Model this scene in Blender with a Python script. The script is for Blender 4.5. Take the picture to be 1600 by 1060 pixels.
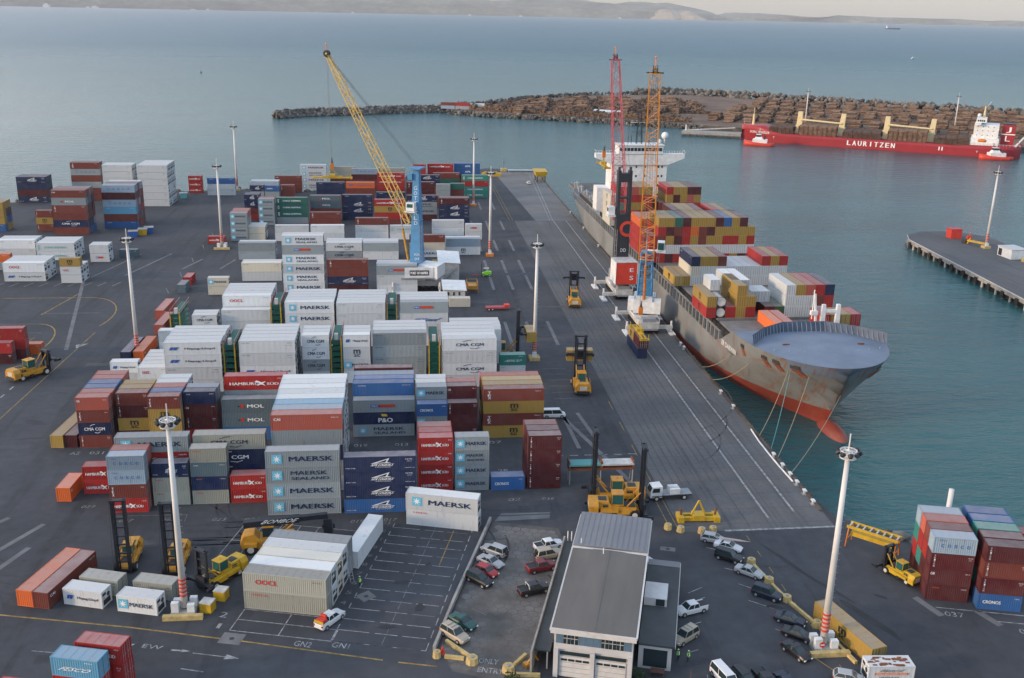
import bpy, math, random
from mathutils import Vector, Matrix
import bmesh
random.seed(7)
for o in list(bpy.data.objects): bpy.data.objects.remove(o)
S = bpy.context.scene
COL = S.collection
R = math.radians
# ------------------------------------------------------------------ camera
F, PITCH, ROLL, YAW, HC = 1579.55, 0.312446, 0.0206902, 0.1105494, 81.75
_f = Vector((math.sin(YAW)*math.cos(PITCH), math.cos(YAW)*math.cos(PITCH), -math.sin(PITCH)))
_r = Vector((math.cos(YAW), -math.sin(YAW), 0)); _u = _r.cross(_f)
_r2 = _r*math.cos(ROLL) + _u*math.sin(ROLL); _u2 = -_r*math.sin(ROLL) + _u*math.cos(ROLL)
cd = bpy.data.cameras.new('camera'); cam = bpy.data.objects.new('camera', cd); COL.objects.link(cam)
cd.sensor_width = 36; cd.lens = F/1600*36; cd.clip_start = 1; cd.clip_end = 200000
cam.matrix_world = Matrix(((_r2.x,_u2.x,-_f.x,0),(_r2.y,_u2.y,-_f.y,0),(_r2.z,_u2.z,-_f.z,HC),(0,0,0,1)))
S.camera = cam
# ------------------------------------------------------------------ light
SKYRAMP=[(0,(1.12,1.05,1.04)),(.55,(2.4,2.85,3.55)),(.12,(1.12,1.26,1.46))]
LOBES=[(-40,16,11,(4.2,3.7,3.6)),(-150,14,3,(1.5,1.5,1.6))]
HAZE = 2.2e-5; SKYMIX=.72
SUN_EL, SUN_AZ = R(12), R(-104)          # azimuth measured from +Y towards +X: low sun on the left
S.view_settings.view_transform = 'Standard'; S.view_settings.look = 'None'
S.view_settings.exposure = 1.3; S.view_settings.gamma = 1
W = bpy.data.worlds.new('World'); S.world = W; W.use_nodes = True
nt = W.node_tree; nt.nodes.clear()
sk = nt.nodes.new('ShaderNodeTexSky'); sk.sky_type = 'NISHITA'; sk.sun_disc = False
sk.sun_elevation = SUN_EL; sk.sun_rotation = SUN_AZ; sk.altitude = 80; sk.air_density = 1.0; sk.dust_density = 1.0; sk.ozone_density = 1.6
bg = nt.nodes.new('ShaderNodeBackground'); bg.inputs[1].default_value = 0.15
wo = nt.nodes.new('ShaderNodeOutputWorld')
hm = nt.nodes.new('ShaderNodeMix'); hm.data_type='RGBA'; hm.inputs[0].default_value=SKYMIX; hm.inputs[7].default_value=(1,1,1,1)   # hand-set gradient mixed into the sky, added to lift light from overhead
nt.links.new(sk.outputs[0], hm.inputs[6]); 
wt = nt.nodes.new('ShaderNodeTexCoord'); ws = nt.nodes.new('ShaderNodeSeparateXYZ'); nt.links.new(wt.outputs['Generated'], ws.inputs[0])
cr = nt.nodes.new('ShaderNodeValToRGB'); nt.links.new(ws.outputs['Z'], cr.inputs[0])
for i,(p_,c_) in enumerate(SKYRAMP):
    e_ = cr.color_ramp.elements[i] if i<2 else cr.color_ramp.elements.new(p_)
    e_.position = p_; e_.color = (c_[0]/4,c_[1]/4,c_[2]/4,1)
cs = nt.nodes.new('ShaderNodeVectorMath'); cs.operation='SCALE'; cs.inputs['Scale'].default_value=4; nt.links.new(cr.outputs[0],cs.inputs[0]); nt.links.new(cs.outputs[0],hm.inputs[7])
prev_ = hm.outputs[2]
for (az,el,pw,col_) in LOBES:      # unseen sky glows, added to brighten the left sea and container fronts
    d_=(math.sin(R(az))*math.cos(R(el)),math.cos(R(az))*math.cos(R(el)),math.sin(R(el)))
    dt=nt.nodes.new('ShaderNodeVectorMath'); dt.operation='DOT_PRODUCT'; nt.links.new(wt.outputs['Generated'],dt.inputs[0]); dt.inputs[1].default_value=d_
    mxx=nt.nodes.new('ShaderNodeMath'); mxx.operation='MAXIMUM'; nt.links.new(dt.outputs['Value'],mxx.inputs[0]); mxx.inputs[1].default_value=0
    pp=nt.nodes.new('ShaderNodeMath'); pp.operation='POWER'; nt.links.new(mxx.outputs[0],pp.inputs[0]); pp.inputs[1].default_value=pw
    sv=nt.nodes.new('ShaderNodeVectorMath'); sv.operation='SCALE'; sv.inputs[0].default_value=col_; nt.links.new(pp.outputs[0],sv.inputs['Scale'])
    av=nt.nodes.new('ShaderNodeVectorMath'); av.operation='ADD'; nt.links.new(prev_,av.inputs[0]); nt.links.new(sv.outputs[0],av.inputs[1]); prev_=av.outputs[0]
nt.links.new(prev_, bg.inputs[0]); nt.links.new(bg.outputs[0], wo.inputs[0])
sl = bpy.data.lights.new('sun', 'SUN'); sl.energy = 1.5; sl.angle = R(8); sl.color = (1.0, 0.70, 0.46)
so = bpy.data.objects.new('sun', sl); COL.objects.link(so)
sd = Vector((math.sin(SUN_AZ)*math.cos(SUN_EL), math.cos(SUN_AZ)*math.cos(SUN_EL), math.sin(SUN_EL)))
so.rotation_euler = sd.to_track_quat('Z', 'Y').to_euler(); so.location = (-300, 0, 200)
# ------------------------------------------------------------------ helpers
def tag(o, label=None, cat=None, group=None, kind=None):
    if label: o['label'] = label
    if cat: o['category'] = cat
    if group: o['group'] = group
    if kind: o['kind'] = kind
    return o
def thing(name, label, cat, loc=(0,0,0), rz=0, group=None):
    o = bpy.data.objects.new(name, None); COL.objects.link(o); o.empty_display_size = 0.5
    o.location = loc; o.rotation_euler = (0,0,rz)
    return tag(o, label, cat, group)
def dup(root, loc, rz=None, label=None, group=None):
    def cp(o, par):
        c = o.copy(); COL.objects.link(c)
        if par: c.parent = par
        for ch in KIDS.get(o.name, []): 
            k = cp(ch, c); KIDS.setdefault(c.name, []).append(k)
        return c
    r = cp(root, None); r.location = loc
    if rz is not None: r.rotation_euler = (0,0,rz)
    if label: r['label'] = label
    if group: r['group'] = group
    return r
KIDS = {}
class MB:
    def __init__(s): s.v=[]; s.f=[]; s.m=[]; s.ms=[]; s.cm=0; s.M=None
    def mat(s, name):
        if name not in s.ms: s.ms.append(name)
        s.cm = s.ms.index(name); return s
    def add(s, vs, fs, m=None):
        if m: s.mat(m)
        b=len(s.v)
        s.v += [tuple(s.M @ Vector(v)) for v in vs] if s.M else [tuple(v) for v in vs]
        for f in fs: s.f.append(tuple(i+b for i in f)); s.m.append(s.cm)
        return s
    def box(s, x0,y0,z0,x1,y1,z1, m=None):
        return s.add([(x0,y0,z0),(x1,y0,z0),(x1,y1,z0),(x0,y1,z0),(x0,y0,z1),(x1,y0,z1),(x1,y1,z1),(x0,y1,z1)],
            [(0,3,2,1),(4,5,6,7),(0,1,5,4),(1,2,6,5),(2,3,7,6),(3,0,4,7)], m)
    def cbox(s, cx,cy,cz, lx,ly,lz, m=None, rz=0):
        if rz:
            c,n=math.cos(rz),math.sin(rz); vs=[]
            for z in(cz-lz/2,cz+lz/2):
                for a,b in((-1,-1),(1,-1),(1,1),(-1,1)):
                    x,y=a*lx/2,b*ly/2; vs.append((cx+x*c-y*n, cy+x*n+y*c, z))
            return s.add(vs,[(0,3,2,1),(4,5,6,7),(0,1,5,4),(1,2,6,5),(2,3,7,6),(3,0,4,7)],m)
        return s.box(cx-lx/2,cy-ly/2,cz-lz/2,cx+lx/2,cy+ly/2,cz+lz/2,m)
    def quad(s,a,b,c,d,m=None): return s.add([a,b,c,d],[(0,1,2,3)],m)
    def bar(s,p,q,r,m=None,n=4,r2=None):
        p=Vector(p);q=Vector(q);d=(q-p)
        if d.length<1e-6: return s
        d.normalize(); a=d.orthogonal().normalized() if abs(d.z)>.999 else d.cross(Vector((0,0,1))).normalized()
        b=d.cross(a); r2=r if r2 is None else r2; vs=[]
        for c,rr in((p,r),(q,r2)):
            for i in range(n):
                t=2*math.pi*(i+.5)/n; vs.append(c+a*math.cos(t)*rr+b*math.sin(t)*rr)
        fs=[(i,(i+1)%n,n+(i+1)%n,n+i) for i in range(n)]+[tuple(range(n))[::-1],tuple(range(n,2*n))]
        return s.add(vs,fs,m)
    def path(s,pts,r,m=None,n=4):
        for a,b in zip(pts,pts[1:]): s.bar(a,b,r,m,n)
        return s
    def prism(s,poly,z0,z1,m=None,mt=None):
        n=len(poly)
        A=sum(poly[i][0]*poly[(i+1)%n][1]-poly[(i+1)%n][0]*poly[i][1] for i in range(n))
        if A<0: poly=poly[::-1]
        vs=[(x,y,z0) for x,y in poly]+[(x,y,z1) for x,y in poly]
        s.add(vs,[(i,(i+1)%n,n+(i+1)%n,n+i) for i in range(n)]+[tuple(range(n))[::-1]],m)
        return s.add(vs[n:],[tuple(range(n))],mt or m)
    def extr(s,prof,axis,a,b,m=None):
        # profile (p,q) extruded along axis 'x' (p=y,q=z) or 'y' (p=x,q=z)
        mk=(lambda p,q,t:(t,p,q)) if axis=='x' else (lambda p,q,t:(p,t,q))
        n=len(prof); vs=[mk(p,q,a) for p,q in prof]+[mk(p,q,b) for p,q in prof]
        return s.add(vs,[(i,(i+1)%n,n+(i+1)%n,n+i) for i in range(n)]+[tuple(range(n))[::-1],tuple(range(n,2*n))],m)
    def loft(s,secs,m=None,cap=True,closed=True):
        n=len(secs[0]); vs=[v for sec in secs for v in sec]; fs=[]
        for k in range(len(secs)-1):
            for i in range(n if closed else n-1):
                j=(i+1)%n; fs.append((k*n+i,k*n+j,(k+1)*n+j,(k+1)*n+i))
        if cap and closed: fs+= [tuple(range(n))[::-1],tuple((len(secs)-1)*n+i for i in range(n))]
        return s.add(vs,fs,m)
    def disc(s,c,ax,r,h,m=None,n=12,r2=None):
        c=Vector(c);ax=Vector(ax).normalized(); return s.bar(c-ax*h/2,c+ax*h/2,r,m,n,r2)
    def ball(s,c,r,m=None,n=8,k=5,sz=(1,1,1)):
        secs=[]
        for i in range(k+1):
            t=math.pi*i/k-math.pi/2; rr=max(math.cos(t),.02)
            secs.append([(c[0]+r*sz[0]*rr*math.cos(2*math.pi*j/n),c[1]+r*sz[1]*rr*math.sin(2*math.pi*j/n),c[2]+r*sz[2]*math.sin(t)) for j in range(n)])
        return s.loft(secs,m)
    def lattice(s,p,q,wa,wb,da,db,n,rc,rd,m):
        # four-chord lattice boom from p to q, width wa->wb (horizontal), depth da->db
        p=Vector(p);q=Vector(q);d=(q-p).normalized(); sx=d.cross(Vector((0,0,1))).normalized(); dy=sx.cross(d)
        def ring(t):
            c=p.lerp(q,t); k=min(1,t*7,(1-t)*7); k=.45+.55*k
            w=(wa+(wb-wa)*t)/2; h=(da+(db-da)*t)/2*k
            return [c+sx*w*a+dy*h*b for a,b in((-1,-1),(1,-1),(1,1),(-1,1))]
        R_=[ring(i/n) for i in range(n+1)]
        for i in range(n):
            for j in range(4):
                s.bar(R_[i][j],R_[i+1][j],rc,m)
                k=(j+1)%4
                s.bar(R_[i][j],R_[i+1][k],rd,m) if (i+j)%2 else s.bar(R_[i][k],R_[i+1][j],rd,m)
                if i%2==0: s.bar(R_[i][j],R_[i][k],rd,m)
        for j in range(4): s.bar(R_[n][j],R_[n][(j+1)%4],rd*1.6,m); s.bar(R_[0][j],R_[0][(j+1)%4],rd*1.6,m)
        return s
    def mesh(s,name,smooth=False):
        me=bpy.data.meshes.new(name); me.from_pydata(s.v,[],s.f)
        for x in s.ms: me.materials.append(MAT[x] if isinstance(x,str) else x)
        me.polygons.foreach_set('material_index',s.m)
        if smooth: me.polygons.foreach_set('use_smooth',[True]*len(s.f))
        me.update(); return me
    def build(s,name,parent=None,smooth=False,color=None):
        return put(name,s.mesh(name,smooth),parent,color)
def put(name,me,parent=None,color=None):
    o=bpy.data.objects.new(name,me); COL.objects.link(o)
    if parent: o.parent=parent; KIDS.setdefault(parent.name,[]).append(o)
    if color: o.color=(*color,1)
    return o
def struct(name,mb,smooth=False):
    return tag(mb.build(name,smooth=smooth),kind='structure')
# ------------------------------------------------------------------ materials
MAT={}
def mat(name,col,rough=.6,metal=0,dirt=.25,scale=.6,spec=.4,emit=None,stretch=None):
    m=bpy.data.materials.new(name); m.use_nodes=True; n=m.node_tree; b=n.nodes['Principled BSDF']; L=n.links
    b.inputs['Roughness'].default_value=rough; b.inputs['Metallic'].default_value=metal; b.inputs['Specular IOR Level'].default_value=spec
    c=(*col,1)
    if dirt:
        tc=n.nodes.new('ShaderNodeTexCoord'); nz=n.nodes.new('ShaderNodeTexNoise'); nz.inputs['Scale'].default_value=scale; nz.inputs['Detail'].default_value=6; nz.inputs['Roughness'].default_value=.65
        src=tc.outputs['Object']
        if stretch:
            mp=n.nodes.new('ShaderNodeMapping'); mp.inputs['Scale'].default_value=stretch; L.new(src,mp.inputs[0]); src=mp.outputs[0]
        L.new(src,nz.inputs['Vector'])
        cr=n.nodes.new('ShaderNodeMapRange'); cr.inputs[1].default_value=.3; cr.inputs[2].default_value=.7; cr.inputs[3].default_value=1-dirt; cr.inputs[4].default_value=1+dirt*.4; L.new(nz.outputs[0],cr.inputs[0])
        mx=n.nodes.new('ShaderNodeVectorMath'); mx.operation='SCALE'; mx.inputs[0].default_value=col; L.new(cr.outputs[0],mx.inputs['Scale']); L.new(mx.outputs[0],b.inputs['Base Color'])
    else: b.inputs['Base Color'].default_value=c
    if emit: b.inputs['Emission Color'].default_value=(*emit,1); b.inputs['Emission Strength'].default_value=1
    MAT[name]=m; return m
def boxpaint(name,roof=False,col=None,fixed=None,white=False):
    m=bpy.data.materials.new(name); m.use_nodes=True; n=m.node_tree; L=n.links; b=n.nodes['Principled BSDF']
    b.inputs['Roughness'].default_value=.55 if not roof else .7; b.inputs['Specular IOR Level'].default_value=.3
    oi=n.nodes.new('ShaderNodeObjectInfo'); tc=n.nodes.new('ShaderNodeTexCoord')
    add=n.nodes.new('ShaderNodeVectorMath'); add.operation='MULTIPLY_ADD'
    cmb=n.nodes.new('ShaderNodeCombineXYZ'); 
    for i in range(3): L.new(oi.outputs['Random'],cmb.inputs[i])
    add.inputs[1].default_value=(37,53,71); L.new(cmb.outputs[0],add.inputs[0]); L.new(tc.outputs['Object'],add.inputs[2])
    base=oi.outputs['Color']
    if fixed:
        rg=n.nodes.new('ShaderNodeRGB'); rg.outputs[0].default_value=(*fixed,1); base=rg.outputs[0]
    # overall fade per container
    nz=n.nodes.new('ShaderNodeTexNoise'); nz.inputs['Scale'].default_value=.5; nz.inputs['Detail'].default_value=5; L.new(add.outputs[0],nz.inputs['Vector'])
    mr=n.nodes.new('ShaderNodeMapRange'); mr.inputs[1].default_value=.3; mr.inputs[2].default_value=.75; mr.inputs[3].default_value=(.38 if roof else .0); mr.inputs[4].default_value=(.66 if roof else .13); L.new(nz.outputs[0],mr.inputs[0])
    mx=n.nodes.new('ShaderNodeMix'); mx.data_type='RGBA'; L.new(mr.outputs[0],mx.inputs[0]); L.new(base,mx.inputs[6]); 
    # faded paint goes towards a chalky grey
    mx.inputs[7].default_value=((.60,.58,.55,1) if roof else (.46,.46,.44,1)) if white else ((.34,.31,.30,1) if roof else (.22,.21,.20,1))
    # rust / grime streaks running down
    mp=n.nodes.new('ShaderNodeMapping'); mp.inputs['Scale'].default_value=(2.2,2.2,.25) if not roof else (1,1,1); L.new(add.outputs[0],mp.inputs[0])
    n2=n.nodes.new('ShaderNodeTexNoise'); n2.inputs['Scale'].default_value=1.3; n2.inputs['Detail'].default_value=8; n2.inputs['Roughness'].default_value=.7; L.new(mp.outputs[0],n2.inputs['Vector'])
    m2=n.nodes.new('ShaderNodeMapRange'); m2.inputs[1].default_value=.58; m2.inputs[2].default_value=.75; m2.inputs[3].default_value=0; m2.inputs[4].default_value=.62; L.new(n2.outputs[0],m2.inputs[0])
    mx2=n.nodes.new('ShaderNodeMix'); mx2.data_type='RGBA'; L.new(m2.outputs[0],mx2.inputs[0]); L.new(mx.outputs[2],mx2.inputs[6]); mx2.inputs[7].default_value=(.13,.075,.05,1)
    # per-container brightness
    r2=n.nodes.new('ShaderNodeMapRange'); r2.inputs[3].default_value=.78; r2.inputs[4].default_value=1.12; L.new(oi.outputs['Random'],r2.inputs[0])
    sc=n.nodes.new('ShaderNodeVectorMath'); sc.operation='SCALE'; L.new(mx2.outputs[2],sc.inputs[0]); L.new(r2.outputs[0],sc.inputs['Scale']); L.new(sc.outputs[0],b.inputs['Base Color'])
    MAT[name]=m
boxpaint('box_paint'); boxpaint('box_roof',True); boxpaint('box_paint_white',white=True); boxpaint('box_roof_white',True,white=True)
CC={'r':(.36,.020,.018),'b':(.165,.036,.026),'m':(.075,.010,.014),'n':(.007,.020,.070),'u':(.025,.11,.30),'a':(.12,.34,.50),'s':(.085,.13,.155),'g':(.27,.32,.34),
 'w':(.56,.60,.62),'c':(.60,.57,.47),'k':(.33,.34,.29),'y':(.36,.235,.05),'o':(.62,.13,.025),'t':(.03,.24,.20),'d':(.02,.13,.10),'p':(.42,.10,.07),'l':(.25,.34,.42),'v':(.035,.10,.045)}
CN={'r':'bright red','b':'brown-red','m':'dark maroon','n':'navy blue','u':'mid blue','a':'light blue','s':'slate grey','g':'light grey','w':'white refrigerated','c':'cream','k':'beige-grey','y':'mustard yellow','o':'orange','t':'teal','d':'dark green','p':'faded pinkish-red','l':'pale blue-grey','v':'grass green'}
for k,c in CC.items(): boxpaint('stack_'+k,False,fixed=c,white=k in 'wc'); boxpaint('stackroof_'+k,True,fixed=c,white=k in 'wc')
for n_,c_,r_ in [('ink_white',(.75,.76,.76),.6),('ink_navy',(.012,.025,.07),.6),('ink_red',(.5,.03,.02),.6),('ink_blue',(.03,.10,.35),.6),('ink_sky',(.13,.45,.62),.6),('ink_black',(.02,.02,.02),.6),('ink_yellow',(.7,.45,.05),.6),('ink_orange',(.65,.15,.02),.6),('ink_teal',(.15,.45,.42),.6)]:
    mat(n_,c_,r_,dirt=.12,scale=2)
mat('galv',(.35,.36,.37),.5,.3,.2); mat('dark',(.025,.027,.03),.6,0,.2); mat('rubber',(.018,.018,.018),.85,0,.3,2)
mat('grille',(.03,.035,.04),.6,0,.3,3)
mat('cyellow',(.50,.25,.03),.45,0,.3,.7); mat('cyellow2',(.50,.32,.02),.5,0,.3,.7); mat('boomorange',(.72,.30,.05),.5,0,.3,.5); mat('boomyellow',(.62,.42,.10),.5,0,.3,.5); mat('boomred',(.50,.09,.10),.5,0,.3,.5); mat('corange',(.55,.17,.02),.5,0,.3,.5); mat('cred',(.40,.05,.06),.5,0,.3,.5)
mat('rimwhite',(.55,.55,.52),.5,0,.2,3); mat('glass',(.02,.035,.04),.08,0,0,spec=.6); mat('glassgreen',(.02,.09,.085),.12,0,0,spec=.6)
mat('mastblack',(.014,.018,.026),.5,0,.3,.8); mat('craneblue',(.06,.22,.42),.5,0,.22,.4); mat('cranegrey',(.028,.033,.04),.5,0,.3,.3)
mat('white',(.66,.68,.68),.5,0,.2,.6); mat('dirtywhite',(.5,.5,.48),.6,0,.35,.8); mat('grey',(.25,.27,.29),.6,0,.3,.6); mat('rope',(.28,.24,.16),.9,0,0); mat('ropeblue',(.1,.28,.28),.9,0,0); mat('cable',(.10,.11,.115),.6,0,0)
mat('concrete',(.30,.29,.27),.85,0,.4,.5); mat('yconcrete',(.50,.38,.16),.85,0,.4,1.2); mat('rust',(.20,.07,.03),.85,0,.5,1); mat('redsign',(.55,.05,.03),.5,0,.2)
mat('polewhite',(.62,.62,.60),.55,0,.25,.5,stretch=(1,1,.2)); mat('lime',(.30,.75,.04),.6,0,.1,3); mat('skin',(.45,.26,.18),.6,0,0); mat('trouser',(.02,.025,.04),.8,0,.2,3)
mat('beacon',(.8,.2,.02),.3,0,0)
# ------------------------------------------------------------------ ground, water, sky
def worldnoise(n,L,scale,detail=6,rough=.6,stretch=(1,1,1),rot=0):
    tc=n.nodes.new('ShaderNodeNewGeometry'); mp=n.nodes.new('ShaderNodeMapping'); mp.inputs['Scale'].default_value=stretch; mp.inputs['Rotation'].default_value=(0,0,rot)
    L.new(tc.outputs['Position'],mp.inputs[0]); nz=n.nodes.new('ShaderNodeTexNoise'); nz.inputs['Scale'].default_value=scale; nz.inputs['Detail'].default_value=detail; nz.inputs['Roughness'].default_value=rough
    L.new(mp.outputs[0],nz.inputs['Vector']); return nz.outputs[0]
def rng(n,L,src,a,b,c,d):
    m=n.nodes.new('ShaderNodeMapRange'); 
    for i,v in enumerate((a,b,c,d)): m.inputs[i+1].default_value=v
    L.new(src,m.inputs[0]); return m.outputs[0]
def mul(n,L,a,b):
    m=n.nodes.new('ShaderNodeMath'); m.operation='MULTIPLY'; L.new(a,m.inputs[0])
    if isinstance(b,(int,float)): m.inputs[1].default_value=b
    else: L.new(b,m.inputs[1])
    return m.outputs[0]
def groundmat(name,col,parts,rough=.85,bump=.0,spec=.25):
    m=bpy.data.materials.new(name); m.use_nodes=True; n=m.node_tree; L=n.links; b=n.nodes['Principled BSDF']; b.inputs['Roughness'].default_value=rough; b.inputs['Specular IOR Level'].default_value=spec
    f=None
    for (sc,st,rot,a,bb,lo,hi,det) in parts:
        x=rng(n,L,worldnoise(n,L,sc,det,.62,st,rot),a,bb,lo,hi); f=x if f is None else mul(n,L,f,x)
    s=n.nodes.new('ShaderNodeVectorMath'); s.operation='SCALE'; s.inputs[0].default_value=col; L.new(f,s.inputs['Scale']); L.new(s.outputs[0],b.inputs['Base Color'])
    MAT[name]=m; return m,n,L,b,s
groundmat('asphalt',(.054,.058,.066),[(.035,(1,1,1),0,.3,.7,.74,1.25,6),(.25,(1,.06,1),-.9,.55,.7,1,.72,4),(.5,(1,1,1),0,.3,.7,.85,1.12,6),(.12,(1,.12,1),.1,.55,.72,1,.72,4)])
groundmat('asphalt2',(.052,.055,.064),[(.06,(1,1,1),0,.3,.7,.75,1.25,6),(.8,(1,1,1),0,.62,.75,1,.55,5),(.3,(1,.3,1),-.3,.5,.75,1,.8,4)])
m,n,L,b,s=groundmat('wharf',(.108,.110,.114),[(.03,(1,1,1),0,.3,.7,.78,1.2,6),(.7,(1,.03,1),0,.5,.66,1,.88,3),(.22,(1,.05,1),.02,.54,.64,1,.86,3),(1.2,(1,1,1),0,.3,.7,.9,1.1,4)])
tc=n.nodes.new('ShaderNodeNewGeometry'); br=n.nodes.new('ShaderNodeTexBrick'); br.offset=0; br.inputs['Scale'].default_value=1; br.inputs['Brick Width'].default_value=9; br.inputs['Row Height'].default_value=5.5; br.inputs['Mortar Size'].default_value=.06
br.inputs['Color1'].default_value=(1,1,1,1); br.inputs['Color2'].default_value=(.93,.93,.93,1); br.inputs['Mortar'].default_value=(.62,.62,.62,1)
L.new(tc.outputs['Position'],br.inputs['Vector']); mm=n.nodes.new('ShaderNodeVectorMath'); mm.operation='MULTIPLY'; L.new(s.outputs[0],mm.inputs[0]); L.new(br.outputs[0],mm.inputs[1]); L.new(mm.outputs[0],b.inputs['Base Color'])
groundmat('newwharf',(.15,.15,.15),[(.08,(1,1,1),0,.3,.7,.85,1.15,6),(.9,(.05,1,1),0,.45,.62,1,.86,3),(1.2,(1,1,1),0,.3,.7,.92,1.08,4)])
groundmat('patch',(.15,.15,.155),[(.3,(1,1,1),0,.3,.7,.7,1.2,6)])
groundmat('hexpave',(.088,.084,.082),[(.3,(1,1,1),0,.3,.7,.7,1.25,6)])
groundmat('hexslab',(.125,.12,.115),[(.13,(1,1,1),0,.3,.7,.55,1.3,2),(1,(1,1,1),0,.3,.7,.85,1.15,6)])
groundmat('paintline',(.34,.35,.35),[(1.2,(1,1,1),0,.35,.65,.35,1.1,6)],.7)
groundmat('paintfaint',(.17,.175,.18),[(.8,(1,1,1),0,.35,.65,.6,1.1,6)],.8)
groundmat('paintyellow',(.33,.22,.07),[(.8,(1,1,1),0,.35,.65,.45,1.1,6)],.7)
groundmat('tyremark',(.074,.075,.078),[(.4,(1,1,1),0,.3,.7,.7,1.3,6)])
groundmat('oil',(.028,.029,.032),[(.4,(1,1,1),0,.3,.7,.7,1.2,6)],.6)
groundmat('earth',(.16,.11,.08),[(.03,(1,1,1),0,.3,.7,.6,1.3,6),(.3,(1,1,1),0,.3,.7,.75,1.2,6)])
groundmat('rock',(.15,.14,.125),[(.2,(1,1,1),0,.3,.7,.5,1.5,5)]); groundmat('rockdark',(.075,.07,.065),[(.2,(1,1,1),0,.3,.7,.5,1.5,5)])
groundmat('log',(.20,.135,.095),[(.6,(1,1,1),0,.3,.7,.5,1.35,5),(.05,(1,1,1),0,.35,.65,.7,1.15,3)]); groundmat('bark',(.085,.06,.05),[(.4,(1,1,1),0,.3,.7,.55,1.4,5)])
groundmat('logship',(.16,.11,.08),[(.5,(1,1,1),0,.3,.7,.5,1.4,5)])
groundmat('quaywall',(.10,.085,.07),[(.3,(1,1,.3),0,.3,.7,.5,1.3,6)])
groundmat('hill',(.10,.11,.085),[(.0012,(1,1,3),0,.35,.65,.55,1.5,8),(.006,(1,1,3),0,.4,.7,.8,1.6,6)])
groundmat('hillpale',(.34,.29,.22),[(.004,(1,1,2),0,.3,.7,.6,1.2,6)])
# water
m=bpy.data.materials.new('sea'); m.use_nodes=True; n=m.node_tree; L=n.links; b=n.nodes['Principled BSDF']
b.inputs['Roughness'].default_value=.16; b.inputs['IOR'].default_value=1.33; b.inputs['Specular IOR Level'].default_value=.5
geo=n.nodes.new('ShaderNodeNewGeometry'); vl=n.nodes.new('ShaderNodeVectorMath'); vl.operation='LENGTH'; L.new(geo.outputs['Position'],vl.inputs[0])
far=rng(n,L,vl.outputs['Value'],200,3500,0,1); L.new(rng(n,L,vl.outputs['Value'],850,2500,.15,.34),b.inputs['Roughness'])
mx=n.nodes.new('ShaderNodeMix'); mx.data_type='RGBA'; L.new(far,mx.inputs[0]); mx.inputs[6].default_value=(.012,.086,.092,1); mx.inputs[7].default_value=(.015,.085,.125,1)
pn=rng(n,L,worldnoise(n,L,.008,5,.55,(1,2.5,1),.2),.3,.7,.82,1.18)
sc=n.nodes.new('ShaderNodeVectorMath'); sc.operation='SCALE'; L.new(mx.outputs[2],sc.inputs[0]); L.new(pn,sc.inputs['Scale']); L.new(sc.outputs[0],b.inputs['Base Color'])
w1=worldnoise(n,L,.5,4,.6,(1,2.2,1),.15); w2=worldnoise(n,L,.09,4,.6,(1,2.6,1),-.1)
ad=n.nodes.new('ShaderNodeMath'); ad.operation='MULTIPLY_ADD'; L.new(w2,ad.inputs[0]); ad.inputs[1].default_value=3.2; L.new(w1,ad.inputs[2])
st=rng(n,L,vl.outputs['Value'],850,1500,.38,1.0)
bp=n.nodes.new('ShaderNodeBump'); bp.inputs['Distance'].default_value=.9; L.new(st,bp.inputs['Strength']); L.new(ad.outputs[0],bp.inputs['Height']); L.new(bp.outputs[0],b.inputs['Normal'])
MAT['sea']=m
ZS=-3.0
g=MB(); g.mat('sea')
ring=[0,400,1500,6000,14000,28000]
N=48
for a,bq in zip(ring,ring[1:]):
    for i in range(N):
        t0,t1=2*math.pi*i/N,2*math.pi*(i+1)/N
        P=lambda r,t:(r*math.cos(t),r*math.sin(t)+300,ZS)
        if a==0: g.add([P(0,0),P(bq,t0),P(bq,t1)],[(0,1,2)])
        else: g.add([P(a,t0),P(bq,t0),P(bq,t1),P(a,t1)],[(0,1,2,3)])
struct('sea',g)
# yard ground with quay walls
yard=[(-420,-60),(420,-60),(420,62),(150,108),(84,138.5),(73.4,150.5),(72,160),(72,507),(72,537),(54,552),(46,556),(-46,478),(-76,485),(-102,479),(-145,461),(-166,450),(-260,440),(-420,430)]
g=MB(); g.prism(yard,-6,0,'quaywall','asphalt'); struct('yard_ground',g)
z1=.004
g=MB(); g.prism([(45.4,146.3),(72,146.3),(71.9,409.5),(45.4,409.5)],-.5,z1,'wharf'); struct('wharf_deck',g)
g=MB(); g.prism([(54.2,409.5),(71.9,409.5),(71.9,536),(48.6,536)],-.5,z1,'newwharf'); struct('wharf_apron',g)
# quay edge kerb
g=MB(); g.box(71.5,152,.004,72.1,536,.22,'quaywall'); g.box(48,536,0,72.1,536.8,.6,'concrete'); struct('quay_kerb',g)
g=MB(); g.prism([(-24,120.5),(1.6,116.0),(13.4,151.3),(11,152.2),(-11.8,157.6-3),(-18,140)],-.4,z1,'asphalt2'); struct('lot_surface',g)
# far peninsula with log yards
pen=[(36,917),(40,902),(71,872),(144,843),(200,812),(235,786),(262,770),(420,664),(560,575),(760,640),(640,860),(566,893),(430,1005),(312,1104),(200,1075),(120,1012),(75,940)]
g=MB(); g.prism(pen,-6,.4,'rockdark','earth'); struct('breakwater_ground',g)
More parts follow.
